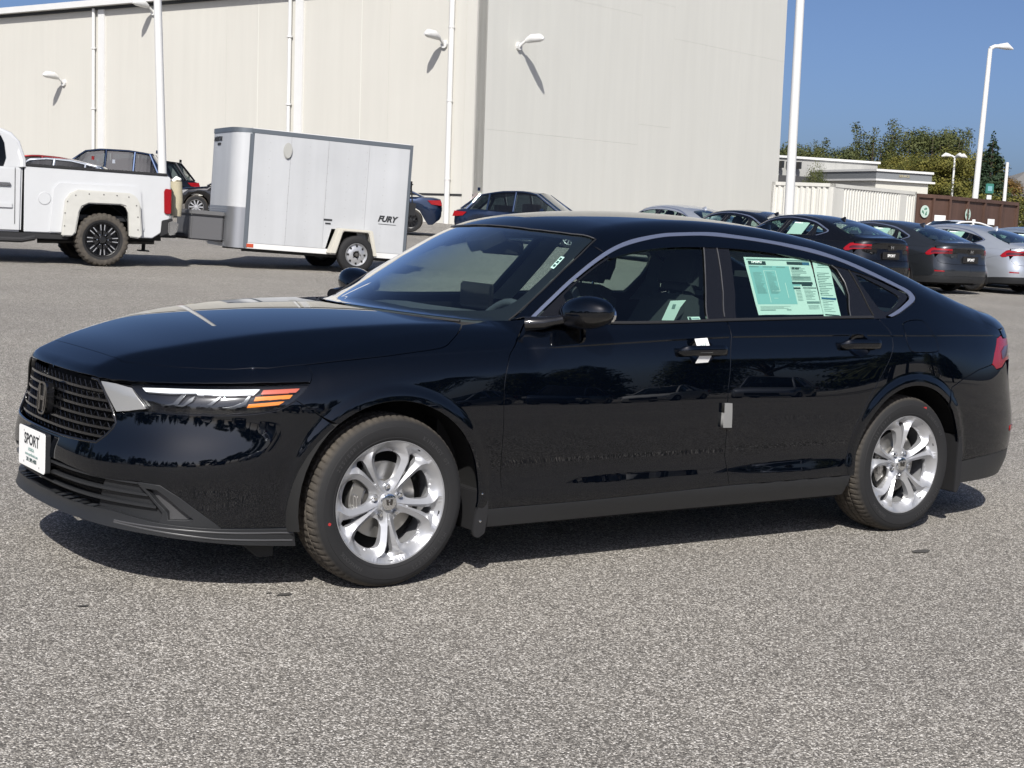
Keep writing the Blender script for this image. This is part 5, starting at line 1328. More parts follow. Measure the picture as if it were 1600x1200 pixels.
    mb=MB(); mb.box(-.36,-.22,-.006,0,.80,.83); mb.box(-.33,-.24,-.006,0,.745,.77); mb.build('sticker',INK,t)
    mb=MB(); mb.box(xf+.02,xf+.13,-.010,0,z0+.02,z0+.075); mb.build('marker_light',mat('amber_red_marker',(.45,.07,.03),.3),t)
    # wheels
    for sg,y in ((-1,-.19),(1,W+.19)):
        w_=empty('wheel',(0,y,.30),0,t); w_.rotation_euler=(0,0,0 if sg<0 else math.pi)
        mb=MB(); mb.lathe([(.185,.02),(.195,.0),(.24,-.006),(.28,.004),(.297,.02),(.30,.05),(.30,.14),(.28,.17),(.19,.165)],48); mb.build('tyre',TYRE,w_,smooth=30)
        mb=MB(); mb.lathe([(.187,.02),(.178,.004),(.165,.02),(.150,.035),(.125,.030),(.10,.018),(.06,.018),(.05,.03)],40); mb.build('rim',ALLOY,w_,smooth=30)
        for k in range(8):
            mb=MB(); mb.lathe([(0,.020),(.015,.020),(.016,.034)],12,c=(.138*math.cos(k*math.pi/4),-.003,.138*math.sin(k*math.pi/4))); mb.build('rim_hole',LINER,w_)
        mb=MB(); mb.lathe([(0,-.015),(.028,-.012),(.034,.02)],16); mb.build('hub_cap',DSTEEL,w_)
        for k in range(5): mb=MB(); mb.lathe([(0,.002),(.009,.003),(.011,.02)],6,c=(.062*math.cos(k*1.2566),0,.062*math.sin(k*1.2566))); mb.build('lug_nut',DSTEEL,w_)
    mb=MB(); mb.tube([(0,.1,.30),(0,W-.1,.30)],.035,8); mb.box(xf,xb,.15,.22,z0-.05,z0); mb.box(xf,xb,W-.22,W-.15,z0-.05,z0); mb.build('axle_and_frame',MATTE,t)
    # lettering
    me=text_mesh('FURY',.13,.0015,shear=.3,bold=.006); place_on(me,(.70,-.003,.90),(1,0,0),(0,0,1),'side_lettering',INK,t)
    mb=MB(); mb.box(.56,.86,-.004,0,.815,.823); mb.build('lettering_underline',INK,t)
    for txt,sz_,z_,y_ in (('AMERISTAR',.10,1.95,1.02),('TRAILERS',.05,1.87,.94)):
        me=text_mesh(txt,sz_,.0015,shear=.2,bold=.003); place_on(me,(xf-.276,y_,z_),(0,-1,0),(0,0,1),'nose_lettering',INK,t)
    # tongue, coupler, box, jack
    cx=W/2
    mb=MB(); mb.box(xf-1.75,xf-.5,cx-.05,cx+.05,.34,.42); mb.tube([(xf-1.2,cx,.38),(xf,.3,.36)],.04,6); mb.tube([(xf-1.2,cx,.38),(xf,W-.3,.36)],.04,6); mb.build('trailer_tongue',MATTE,t)
    mb=MB(); mb.box(xf-1.95,xf-1.7,cx-.05,cx+.05,.36,.48); mb.build('coupler',MATTE,t,bevel=.01)
    mb=MB(); mb.tube([(xf-1.42,cx-.08,.10),(xf-1.42,cx-.08,.78)],.03,8); mb.tube([(xf-1.42,cx-.08,.78),(xf-1.42,cx-.02,.86)],.012,6); mb.box(xf-1.50,xf-1.34,cx-.16,cx,.09,.11); mb.build('tongue_jack',MATTE,t)
    bx=MB(); bx.box(xf-.80,xf-.29,cx-.50,cx+.50,.34,.72); bx.build('tool_box',mat('grey_tool_box',(.10,.10,.105),.5),t,bevel=.02)
    mb=MB(); mb.box(xf-.82,xf-.28,cx-.52,cx+.52,.72,.80); mb.build('tool_box_lid',mat('grey_box_lid',(.12,.12,.122),.5),t,bevel=.02)
    mb=MB(); mb.tube([Vector((xf-1.7-.45*i/12,cx-.1,.46-.30*math.sin(math.pi*i/12))) for i in range(13)],.011,6); mb.tube([Vector((xf-1.6-.6*i/12,cx-.03,.44-.34*math.sin(math.pi*i/12))) for i in range(13)],.009,6); mb.build('safety_chain',DSTEEL,t)
    # ladder rack and spare on the rear
    mb=MB(); 
    for y in (.12,.30): mb.tube([(xb+.07,y,.35),(xb+.07,y,1.55)],.014,6)
    mb.tube([(xb+.03,.12,1.5),(xb+.12,.12,1.5)],.012,6); mb.tube([(xb+.07,.1,1.55),(xb+.15,.1,1.05)],.012,6)
    mb.box(xb+.03,xb+.17,.05,.35,1.0,1.2); mb.box(xb+.03,xb+.10,.1,.35,1.45,1.55); mb.build('rear_rack',MATTE,t)
    t.location=P; t.rotation_euler=(0,R_(2.0),VROT+R_(25)); t.scale=(1.055,)*3
    for ch in [o for o in bpy.data.objects if o.parent is t]:
        if ch.name.split('.')[0] not in ('wheel','wheel_fender'): ch.location.x-=.17
    return t

# ---------------- materials of the place ----------------
def asphaltmat():
    m,t,b=nmat('aged_asphalt'); L=t.links.new; N=t.nodes.new
    g=N('ShaderNodeNewGeometry'); P=g.outputs['Position']
    def noise(sc_,det=4,rough=.5):
        n=N('ShaderNodeTexNoise'); n.inputs['Scale'].default_value=sc_; n.inputs['Detail'].default_value=det; n.inputs['Roughness'].default_value=rough; L(P,n.inputs['Vector']); return n.outputs['Fac']
    def vor(sc_,feat='F1',out='Color'):
        n=N('ShaderNodeTexVoronoi'); n.inputs['Scale'].default_value=sc_; n.feature=feat; L(P,n.inputs['Vector']); return n.outputs[out]
    def ramp(i,pts):
        r=N('ShaderNodeValToRGB'); e=r.color_ramp.elements
        while len(e)>1:e.remove(e[0])
        e[0].position=pts[0][0];e[0].color=(*pts[0][1],1)
        for p,c in pts[1:]:
            q=e.new(p);q.color=(*c,1)
        L(i,r.inputs[0]); return r.outputs[0]
    def mix(f,a,b_,mode='MIX'):
        x=N('ShaderNodeMix');x.data_type='RGBA';x.blend_type=mode
        for k,v in (('Factor',f),('A',a),('B',b_)):
            if isinstance(v,(int,float)): x.inputs[k].default_value=v
            elif isinstance(v,tuple): x.inputs[k].default_value=(*v,1)
            else: L(v,x.inputs[k])
        return x.outputs['Result']
    sv=N('ShaderNodeSeparateColor'); L(vor(165),sv.inputs[0])
    stones=ramp(sv.outputs[0],[(0,(.05,.047,.044)),(.28,(.13,.122,.112)),(.60,(.30,.282,.258)),(.82,(.60,.57,.525)),(1,(.97,.94,.90))])
    sv2=N('ShaderNodeSeparateColor'); L(vor(250),sv2.inputs[0])
    st2=ramp(sv2.outputs[1],[(0,(.11,.10,.095)),(.5,(.30,.28,.258)),(1,(.62,.59,.54))])
    base=mix(.30,stones,st2)
    d=vor(165,'DISTANCE_TO_EDGE','Distance'); tar_shade=ramp(d,[(0,(.38,.38,.38)),(.12,(1,1,1))]); base=mix(1.0,base,tar_shade,'MULTIPLY')  # dark tar between stones, with the stones' small shadows painted in
    big=ramp(noise(.35,5,.6),[(.3,(.86,.86,.86)),(.7,(1.10,1.09,1.07))]); base=mix(1.0,base,big,'MULTIPLY')
    med=ramp(noise(5,6,.65),[(.30,(.94,.94,.94)),(.62,(1.03,1.03,1.03))]); base=mix(1.0,base,med,'MULTIPLY')
    # far away the average colour of the stones
    # oil drips
    st=ramp(noise(1.1,3,.5),[(.70,(1,1,1)),(.76,(.62,.62,.62))]); base=mix(1.0,base,st,'MULTIPLY')
    base=mix(1.0,base,(1.02,1.01,.985),'MULTIPLY'); L(base,b.inputs['Base Color']); b.inputs['Roughness'].default_value=.88; b.inputs['Specular IOR Level'].default_value=.25
    bp=N('ShaderNodeBump'); bp.inputs['Strength'].default_value=.9; bp.inputs['Distance'].default_value=.004
    dd=vor(165,'F1','Distance'); iv=N('ShaderNodeMath'); iv.operation='SUBTRACT'; iv.inputs[0].default_value=1; L(dd,iv.inputs[1])
    ad=N('ShaderNodeMath');ad.operation='MULTIPLY_ADD'; L(sv.outputs[2],ad.inputs[0]); ad.inputs[1].default_value=.9; L(iv.outputs[0],ad.inputs[2])
    L(ad.outputs[0],bp.inputs['Height']); L(bp.outputs['Normal'],b.inputs['Normal'])
    return m
ASPH=asphaltmat()
STUCCO=mat('cream_wall_panel',(.52,.508,.465),.85,var=.035,vscale=.35,bump=.06,bscale=20)
STUCCO2=mat('grey_cream_panel',(.60,.595,.55),.85,var=.03,vscale=.3,bump=.06,bscale=20)
STUC3=mat('rough_stucco',(.36,.36,.345),.9,var=.12,vscale=.6,bump=.3,bscale=8)
CREAM=mat('cream_wall',(.52,.51,.46),.8)
CONT=mat('white_container_paint',(.62,.61,.56),.55,var=.05,vscale=1)
BROWN=mat('brown_container_paint',(.105,.058,.042),.6,var=.18,vscale=2.5)
BARK=mat('bark',(.09,.07,.05),.9)
def streak(m,amt=.10):
    t=m.node_tree; b=t.nodes['Principled BSDF']; L=t.links.new; N=t.nodes.new
    src=b.inputs['Base Color'].links[0].from_socket; tc=N('ShaderNodeTexCoord'); mp=N('ShaderNodeMapping'); mp.inputs['Scale'].default_value=(1.6,1.6,.10); L(tc.outputs['Object'],mp.inputs[0])
    n=N('ShaderNodeTexNoise'); n.inputs['Scale'].default_value=1.4; n.inputs['Detail'].default_value=7; n.inputs['Roughness'].default_value=.6; L(mp.outputs[0],n.inputs['Vector'])
    mr=N('ShaderNodeMapRange'); mr.inputs['From Min'].default_value=.35; mr.inputs['From Max'].default_value=.7; mr.inputs['To Min'].default_value=1-amt; mr.inputs['To Max'].default_value=1.02; L(n.outputs['Fac'],mr.inputs[0])
    x=N('ShaderNodeVectorMath'); x.operation='SCALE'; L(src,x.inputs[0]); L(mr.outputs[0],x.inputs['Scale']); L(x.outputs[0],b.inputs['Base Color'])
streak(STUCCO,.025); streak(STUCCO2,.025); streak(STUC3,.10); streak(CONT,.08); streak(BROWN,.35)
# ---------------- ground ----------------
V=[];F=[]
ds=np.r_[np.linspace(-60,7,14),np.linspace(8,60,53),[70,90,130,200,400,1200]]; rs_=np.r_[[-1200,-400,-150,-80],np.linspace(-50,60,56),[90,160,400,1200]]
for d in ds:
    for r in rs_:
        p=CAM_P+FW*d+RT*r; V.append((p[0],p[1],float(gz(p[0],p[1]))))
n=len(rs_)
for i in range(len(ds)-1):
    for j in range(n-1):F.append((i*n+j,i*n+j+1,(i+1)*n+j+1,(i+1)*n+j))
g_=MB().add(V,F).build('parking_lot_ground',ASPH,smooth=30); tag(g_,'sunlit aged asphalt of the parking lot','ground',kind='structure')
# thin dark cracks near the car
CRK=mat('crack_dark',(.012,.011,.010),1)
def crack(p0,p1,seed,w0=.006):
    rr=random.Random(seed); n=26; V=[];F=[]; a=Vector(p0);b=Vector(p1); d=(b-a); nrm=Vector((-d.y,d.x,0)).normalized(); o=0
    for i in range(n+1):
        o+=rr.uniform(-.014,.014); u=i/n; wv=w0*rr.uniform(.2,1)*math.sin(math.pi*min(max(u,.04),.96))
        c=a+d*u+nrm*o; 
        for s_ in (-1,1):
            q=c+nrm*wv*s_; V.append((q.x,q.y,float(gz(q.x,q.y))+.0042))
    for i in range(n):F.append((2*i,2*i+1,2*i+3,2*i+2))
    o=MB().add(V,F).build('asphalt_crack',CRK); tag(o,kind='structure')
crack((-.99,-.155,0),(-.80,-.20,0),1,.004); crack((-.8,2.1,0),(-.44,2.19,0),3,.005)
crack((4.6,1.2,0),(6.6,2.2,0),4,.006); crack((5.6,4.6,0),(9.2,6.0,0),5,.008); crack((-2.2,8.3,0),(2.0,9.6,0),6,.012)
OIL=mat('oil_spot',(.07,.066,.06),.7)
for (x,y,r) in ((-.396,-.84,.022),(-.44,-.80,.008),(2.567,-1.259,.035),(-1.097,-.711,.012)):
    rr=random.Random(int(x*100)); V=[(x+r*(.7+.5*rr.random())*1.7*math.cos(t),y+r*(.6+.4*rr.random())*math.sin(t),.0042) for t in np.linspace(0,2*math.pi,14,endpoint=False)]
    o=MB().add(V,[tuple(range(14))]).build('oil_stain',OIL); tag(o,kind='structure')
# ---------------- warehouse ----------------
LEAN=-.018
def vf(r,d,z): 
    p=CAM_P+FW*d+RT*r; return Vector((p[0],p[1],z))
UPV=(Vector((0,0,1))+Vector(RT)*LEAN).normalized()
def lean_at(px_r,d,lean=LEAN):
    """matrix that leans about the base point, view-right sideways"""
    p=vf(px_r,d,0); ax=Vector(FW); return Matrix.Translation(p)@Matrix.Rotation(lean,4,ax)@Matrix.Translation(-p)
wh=empty('warehouse_building',vf(-1.5,60,0)); tag(wh,'large pale cream warehouse with blank panel walls, downspouts and gutter','warehouse')
c0=np.array([-1.85,60.]); A1=R_(53)
dL=np.array([-math.cos(R_(37)),math.sin(R_(37))]); dR=np.array([math.cos(R_(53)),math.sin(R_(53))]); nL=np.array([-math.sin(R_(37)),-math.cos(R_(37))]); nR=np.array([math.sin(R_(53)),-math.cos(R_(53))])
WM_=Matrix.Translation(-Vector(wh.location))
LN=lean_at(-1.85,60)
def wall_box(c,dr,nr,a0,a1,z0,z1,o0,o1):
    """box along wall direction dr from a0..a1, from offset o0..o1 along the outward normal"""
    V=[]
    for z in (z0,z1):
        for o in (o0,o1):
            for a in (a0,a1):
                q=c+dr*a+nr*o; V.append(WM_@(LN@vf(q[0],q[1],z)))
    return MB().add(V,[(0,2,3,1),(4,5,7,6),(0,1,5,4),(2,6,7,3),(0,4,6,2),(1,3,7,5)])
HLv=10.45
# left wall panels between pilasters
edges=[.55,4.5,9.3,14.0,18.2,22.4,26.6,31,36,42,50]
for a,b in zip(edges[:-1],edges[1:]): wall_box(c0,dL,nL,a+.003,b-.003,-.2,HLv-.1,-.3,0).build('wall_panel',STUCCO,wh)
wall_box(c0,dL,nL,0,50,-.2,HLv-.2,-.6,-.31).build('wall_core',STUCCO,wh)
wall_box(c0,dL,nL,.0,.50,-.2,16,-.3,.06).build('corner_pilaster',STUCCO,wh)
for a in (9.3,22.3): wall_box(c0,dL,nL,a-.02,a+.42,-.2,HLv-.1,.0,.09).build('wall_pilaster',WHITEP,wh)
for a in (1.2,10.0,23.0):
    q=c0+dL*a+nL*.12; pts=[WM_@(LN@vf(q[0],q[1],z)) for z in (.4,3.0,5.2,HLv-.2)]; mb=MB(); mb.tube(pts,.085 if a>2 else .11,8); 
    for z in (2.6,5.6,8.4): mb.tube([WM_@(LN@vf(q[0],q[1],z)),WM_@(LN@vf(q[0],q[1],z+.07))],.13,8)
    mb.build('downspout',WHITEP,wh,smooth=60)
wall_box(c0,dL,nL,.55,50,HLv-.12,HLv+.16,-.3,.42).build('roof_gutter',WHITEP,wh)
wall_box(c0,dL,nL,.55,50,HLv-.26,HLv-.12,-.3,.10).build('gutter_shadow_strip',DGREY,wh)  # dark strip standing in for the shadow below the gutter
wall_box(c0,dL,nL,-.02,5,2.0,2.07,.0,.03).build('base_flashing',DGREY,wh)
for a in (6.0,12.0): wall_box(c0,dL,nL,a,a+.03,-.2,HLv-.4,.0,.008).build('panel_joint_strip',STUCCO2,wh)
# right wall
er=[.02,2.0,4.2,6.3,8.8,11.5,14.2,17.0,20.3,24.9]
for a,b in zip(er[:-1],er[1:]):
    hz=[-.2]+([4.6+(.9 if int(a)%2 else 0),10.2+(.7 if int(a)%2 else 0)] if a<14 else [9.5])+[16.5]
    for z0,z1 in zip(hz[:-1],hz[1:]): wall_box(c0,dR,nR,a+.002,b-.002,z0+.002,z1-.002,-.3,0).build('wall_panel',STUCCO2,wh)
wall_box(c0,dR,nR,.02,24.9,-.2,16.4,-.6,-.31).build('wall_core',STUCCO2,wh)
wall_box(c0+dR*24.9,-nR,dR,.31,18,-.2,16.4,-.4,0).build('far_wall',STUCCO2,wh)
for o in [o for o in bpy.data.objects if o.parent==wh]: pass
# wall lamps
def wall_lamp(c,dr,nr,a,z,label,fl=1):
    q=c+dr*a+nr*.0; p=LN@vf(q[0],q[1],z); l=empty('wall_lamp',p); tag(l,label,'wall light','floodlights on the warehouse walls')
    nv=Vector(FW)*float(nr[1])+Vector(RT)*float(nr[0]); up=Vector((0,0,1))
    mb=MB(); mb.tube([nv*.0,nv*.10],.16,10); mb.build('wall_plate',WHITEP,l)
    mb=MB(); pts=[nv*.05-up*.05,nv*.18+up*.08,nv*.45+up*.24,nv*.8+up*.30]; mb.tube(pts,[.06,.06,.055,.05],8); mb.build('lamp_arm',WHITEP,l,smooth=60)
    mb=MB(); mb.tube([nv*.40+up*.20,nv*.65+up*.285,nv*1.05+up*.30,nv*1.25+up*.26],[.10,.17,.16,.05],10); mb.build('lamp_head',WHITEP,l,smooth=60)
def along(px,c,dr):
    k=(px-14-800)/FPX; return (k*c[1]-c[0])/(dr[0]-k*dr[1])
for px,py,c,dr,nr,lb in ((690,75,c0,dL,nL,'white wall floodlight on the warehouse beside the corner downspout, left of the corner'),(802,80,c0,dR,nR,'white wall floodlight on the grey-cream wall right of the warehouse corner'),(105,122,c0,dL,nL,'small white wall floodlight at the far left of the warehouse')):
    a=along(px,c,dr); q=c+dr*a; wall_lamp(c,dr,nr,a,zof(px,py,q[1]),lb)
a=along(243,c0,dL); q=c0+dL*a; wall_lamp(c0,dL,nL,a,HLv-.55,'white wall floodlight tucked under the warehouse gutter behind the pole')
# ---------------- poles ----------------
def pole(px,d,htop,r0,r1,lean,label,heads=0,headlen=1.2,name='light_pole',concrete=True,tilt=0):
    p=at(px,d); o=empty(name,p); tag(o,label,'light pole','white light poles around the lot')
    up=(Vector((0,0,1))+Vector(RT)*lean).normalized(); mb=MB(); mb.tube([up*-.2,up*(htop*.5),up*htop],[r0,(r0+r1)/2,r1],14); mb.build('pole_shaft',WHITEP,o,smooth=60)
    mb=MB(); mb.tube([up*-.2,up*.65],r0*1.9,16); mb.build('pole_base',STUC3,o,smooth=60)
    for h in range(heads):
        sd=Vector(RT)*(1 if h%2==0 else -1)*(1 if h<2 else .3)+Vector(FW)*(.2 if h<2 else -.8)
        mb=MB(); pts=[up*htop,up*(htop+.12)+sd*.2,up*(htop+.16)+sd*headlen*.6]; mb.tube(pts,[r1,r1*.9,r1*.8],8)
        mb.build('lamp_arm',WHITEP,o,smooth=60)
        mb=MB(); mb.tube([up*(htop+.14)+sd*headlen*.35,up*(htop+.17)+sd*headlen*.7,up*(htop+.06)+sd*headlen],[.10,.17,.04],10); mb.build('lamp_head',WHITEP,o,smooth=60)
    return o
pole(259,35,8.6,.100,.080,-.055,'tall white steel pole behind the pickup bed, in front of the cream wall',0)
pole(1226,42,9.5,.130,.110,-.017,'thick white pole in front of the white container at the right edge of the warehouse',0)
pole(1510,72,9.5,.155,.10,.018,'tall white light pole with one curved lamp head above the brown dumpster',1,1.1)
pole(1557,82,4.9,.115,.08,.0,'short white pole without a lamp near the house roof',0)
o=pole(1476,110,6.4,.09,.07,.0,'grey pole with three floodlight heads in front of the trees',3,.9)
pole(1464,120,4.7,.06,.05,.0,'thin grey pole with a small lamp head left of the three-head pole',2,.55)
# ---------------- containers, dumpsters, low buildings ----------------
def boxthing(name,label,cat,pa,da,pb,db,depth,h,group=None):
    """a box whose near long face runs from (pa,da) to (pb,db)"""
    A=at(pa,da);B=at(pb,db); z=min(A.z,B.z); A.z=B.z=z-.05; o=empty(name,A); tag(o,label,cat,group)
    dx=(B-A); Ln=dx.length; o.rotation_euler=(0,0,math.atan2(dx.y,dx.x)); return o,Ln
o,Ln=boxthing('shipping_container','white corrugated shipping container with its door end to the left, behind the parked sedans','shipping container',1292,54,1421,59.2,2.4,2.6)
H=2.62;dp=2.44
mb=MB()
def corr(axis,a0,a1,y,z0,z1,skip=()):
    V=[];F=[];x=a0;i=0;pts=[]
    while x<a1:
        for u,o_ in ((0,0),(.07,.0),(.105,-.036 if axis>0 else .036),(.175,-.036 if axis>0 else .036)):
            pts.append((min(x+u,a1),-o_))
        x+=.21
    return pts
for (nm,x0,x1,y) in (('side_wall',.12,Ln-.12,0.02),):
    pts=corr(1,x0,x1,y,0,H); V=[];F=[]
    for x,oo in pts: 
        flat=(x<.75) or (Ln-1.35<x<Ln-.75)
        V+=[(x,y+(0 if flat else oo),.16),(x,y+(0 if flat else oo),H-.12)]
    for i in range(len(pts)-1):F.append((2*i,2*i+2,2*i+3,2*i+1))
    MB().add(V,F).build(nm,CONT,o)
V=[];F=[]; y=.12; pts=[]
while y<dp-.1:
    for u,o_ in ((0,0),(.08,0),(.11,.05),(.19,.05)): pts.append((min(y+u,dp-.1),o_))
    y+=.22
for y,oo in pts: V+=[(.02+oo,y,.16),(.02+oo,y,H-.12)]
for i in range(len(pts)-1):F.append((2*i,2*i+2,2*i+3,2*i+1))
MB().add(V,F).build('end_wall',CONT,o)
for (x,y) in ((0,0),(Ln-.14,0),(0,dp-.14),(Ln-.14,dp-.14)): mb=MB(); mb.box(x,x+.14,y,y+.14,0,H); mb.build('corner_post',CONT,o)
mb=MB(); mb.box(0,Ln,0,.08,H-.12,H);mb.box(0,.08,0,dp,H-.12,H);mb.box(0,Ln,0,.08,0,.16);mb.box(0,.08,0,dp,0,.16);mb.box(0,Ln,dp-.08,dp,0,H); mb.box(.05,Ln,.05,dp,H-.06,H-.02); mb.box(Ln-.08,Ln,0,dp,0,H); mb.build('container_frame',CONT,o)
for y in (.5,.8,1.6,1.9): mb=MB(); mb.tube([(-.03,y,.2),(-.03,y,H-.15)],.018,6); mb.build('lock_rod',CONT,o)
def dumpster(pa,da,pb,db,label,logo,lx,h=2.5):
    o,Ln=boxthing('dumpster',label,'dumpster',pa,da,pb,db,2.4,h,'brown steel dumpsters behind the white container')
    mb=MB(); mb.box(0,Ln,0,2.4,.25,h); mb.build('dumpster_body',BROWN,o)
    mb=MB(); mb.box(-.03,Ln+.03,-.08,2.45,h-.12,h+.02); mb.build('dumpster_rim',BROWN,o); mb=MB(); mb.box(-.02,Ln+.02,-.07,0,.25,.40); mb.build('dumpster_sill',BROWN,o)
    nn=max(2,int(Ln/1.3))
    for i in range(nn+1):
        mb=MB(); x=Ln*i/nn; mb.box(x-.05,x+.05,-.09,0,.4,h-.12); mb.build('dumpster_rib',BROWN,o)
    mb=MB(); mb.box(.1,Ln-.1,-.06,0,h*.48,h*.48+.10); mb.build('dumpster_rail',BROWN,o)
    if logo:
        T_=Matrix.Translation((lx,-.062,h*.74)); mb=MB(); ring=[(.24*math.cos(a),.24*math.sin(a)) for a in np.linspace(0,2*math.pi,28,endpoint=False)]
        mb.prism(ring,'y',-.005,.0,T_); mb.build('round_sticker',mat('sticker_pale_green',(.45,.56,.50),.6),o)
        mb=MB()
        for k in range(3):
            T2=T_@Matrix.Rotation(2*math.pi*k/3,4,'Y'); mb.prism([(-.07,.10),(.03,.13),(.03,.17),(.12,.10),(.03,.05),(.03,.085),(-.03,.06)],'y',-.010,-.005,T2)
        mb.build('recycling_arrows',mat('sticker_green',(.04,.16,.10),.6),o)
    mb=MB(); mb.box(Ln*.55,Ln*.55+.62,-.067,-.06,h*.60,h*.60+.24); mb.build('white_label',WPAPER,o)
    for i in range(nn): mb=MB(); mb.box(Ln*(i+.4)/nn,Ln*(i+.4)/nn+.3,-.10,-.07,.95+.1*(i%2),1.1+.1*(i%2)); mb.build('side_sticker',WPAPER,o)
dumpster(1421,60,1472,61,'brown steel dumpster with a round recycling sticker next to the white container',True,.45)
dumpster(1472,61.5,1577,66,'long brown roll-off dumpster with white side stickers right of the recycling one',True,1.55,2.5)
o,Ln=boxthing('low_building','low grey stucco building with flat roof behind the container','building',1190,90,1358,92,12,6)
mb=MB(); mb.box(-2,Ln,0,14,-.5,4.95); mb.build('wall',STUC3,o); mb=MB(); mb.box(-2.1,Ln+.12,-.12,14.1,4.95,5.08); mb.build('roof_coping',WHITEP,o)
for i in range(3): mb=MB(); mb.box(.55+i*.55,.70+i*.55,-.6,0,4.35,4.75); mb.build('wall_scupper',DGREY,o)
mb=MB(); mb.box(-2,.9+2.4,-1.6,0,2.9,3.2); mb.prism([(0,3.2),(3.3,3.2),(2.6,3.9),(0,3.9)],'y',-1.5,0); mb.build('entrance_canopy',MGREY,o)
mb=MB(); mb.box(Ln*.57,Ln*.57+.22,-.2,0,3.9,4.3); mb.build('wall_light_box',DGREY,o)
o,Ln=boxthing('cream_building','small cream building with dark roof band to the right of the stucco one','building',1357,84,1438,85,8,5)
mb=MB(); mb.box(0,Ln,0,8,-.5,3.75); mb.build('wall',CREAM,o); mb=MB(); mb.box(-.1,Ln+.1,-.15,8.1,3.82,4.22); mb.build('roof_parapet',mat('grey_parapet',(.17,.18,.19),.6),o); mb=MB(); mb.box(-.15,Ln+.15,-.25,8.2,4.22,4.34);mb.box(-.12,Ln+.3,-.2,8.15,3.72,3.82); mb.build('roof_trim',WHITEP,o)
mb=MB(); mb.box(Ln*.82,Ln*.82+.2,-.2,0,2.2,2.6); mb.build('wall_light_box',DGREY,o)
me=text_mesh('SERVICE',.18,.01); o2=mesh_obj('roof_band_lettering',me,mat('tan_lettering',(.45,.40,.25),.6),o); o2.rotation_euler=(math.pi/2,0,0); o2.location=(Ln*.5,-.17,4.02)
# house beyond the trees
P=at(1600,150); h_=empty('distant_house',P,VROT+.2); tag(h_,'distant house with grey hip roof half hidden by shrubs at the right edge','house')
mb=MB(); mb.box(-3.5,9,0,8,0,5.0); mb.build('wall',STUC3,h_)
mb=MB(); mb.add([(-4.5,-1,4.9),(10,-1,4.9),(10,9,4.9),(-4.5,9,4.9),(1.5,4,7.7),(7,4,7.7)],[(0,1,5,4),(1,2,5),(2,3,4,5),(3,0,4),(3,2,1,0)]); mb.build('roof',mat('grey_roof_shingle',(.15,.145,.14),.9),h_)
for x in (-2,.3,2.6,5): mb=MB(); mb.box(x,x+1.2,-.06,.02,2.9,4.2); mb.build('window',GLOSSB,h_)
# green pole sign
p=at(1533,95); o=empty('green_sign',p,VROT); tag(o,'small green pole sign with white panel below, in front of the shrubs','sign')
GR_=mat('green_sign_paint',(.02,.14,.11),.5); mb=MB(); mb.box(-.24,.24,-.08,.08,3.6,4.2); mb.build('sign_board',GR_,o,bevel=.03); mb=MB(); mb.box(-.13,.13,-.10,-.08,3.75,4.05); mb.build('sign_face',mat('sign_face',(.14,.30,.34),.5),o); mb=MB(); mb.box(-.14,.14,-.06,.06,3.25,3.5); mb.build('lower_panel',WHITEP,o); mb=MB(); mb.tube([(0,0,-.1),(0,0,3.6)],.05,8); mb.build('sign_post',DSTEEL,o)
# ---------------- trees ----------------
def leafmat(name,c1,c2,c3=None):
    m,t,b=nmat(name); L=t.links.new; N=t.nodes.new
    oi=N('ShaderNodeTexCoord'); n=N('ShaderNodeTexNoise'); n.inputs['Scale'].default_value=.9; n.inputs['Detail'].default_value=3; L(oi.outputs['Object'],n.inputs['Vector'])
    n2=N('ShaderNodeTexNoise'); n2.inputs['Scale'].default_value=9; L(oi.outputs['Object'],n2.inputs['Vector'])
    ad=N('ShaderNodeMath'); ad.operation='MULTIPLY_ADD'; ad.inputs[1].default_value=.5; L(n2.outputs['Fac'],ad.inputs[0]); L(n.outputs['Fac'],ad.inputs[2])
    r=N('ShaderNodeValToRGB'); e=r.color_ramp.elements; e[0].position=.55;e[0].color=(*c1,1);e[1].position=.92;e[1].color=(*c2,1)
    L(ad.outputs[0],r.inputs[0]); L(r.outputs[0],b.inputs['Base Color']); b.inputs['Roughness'].default_value=.7; b.inputs['Specular IOR Level'].default_value=.2
    return m
LG1=leafmat('green_foliage',(.032,.045,.016),(.095,.102,.034)); LG2=leafmat('yellow_green_foliage',(.050,.060,.016),(.155,.140,.030)); LG3=leafmat('dark_conifer_foliage',(.012,.026,.013),(.030,.050,.024)); LG4=leafmat('rusty_foliage',(.06,.045,.014),(.16,.085,.022))
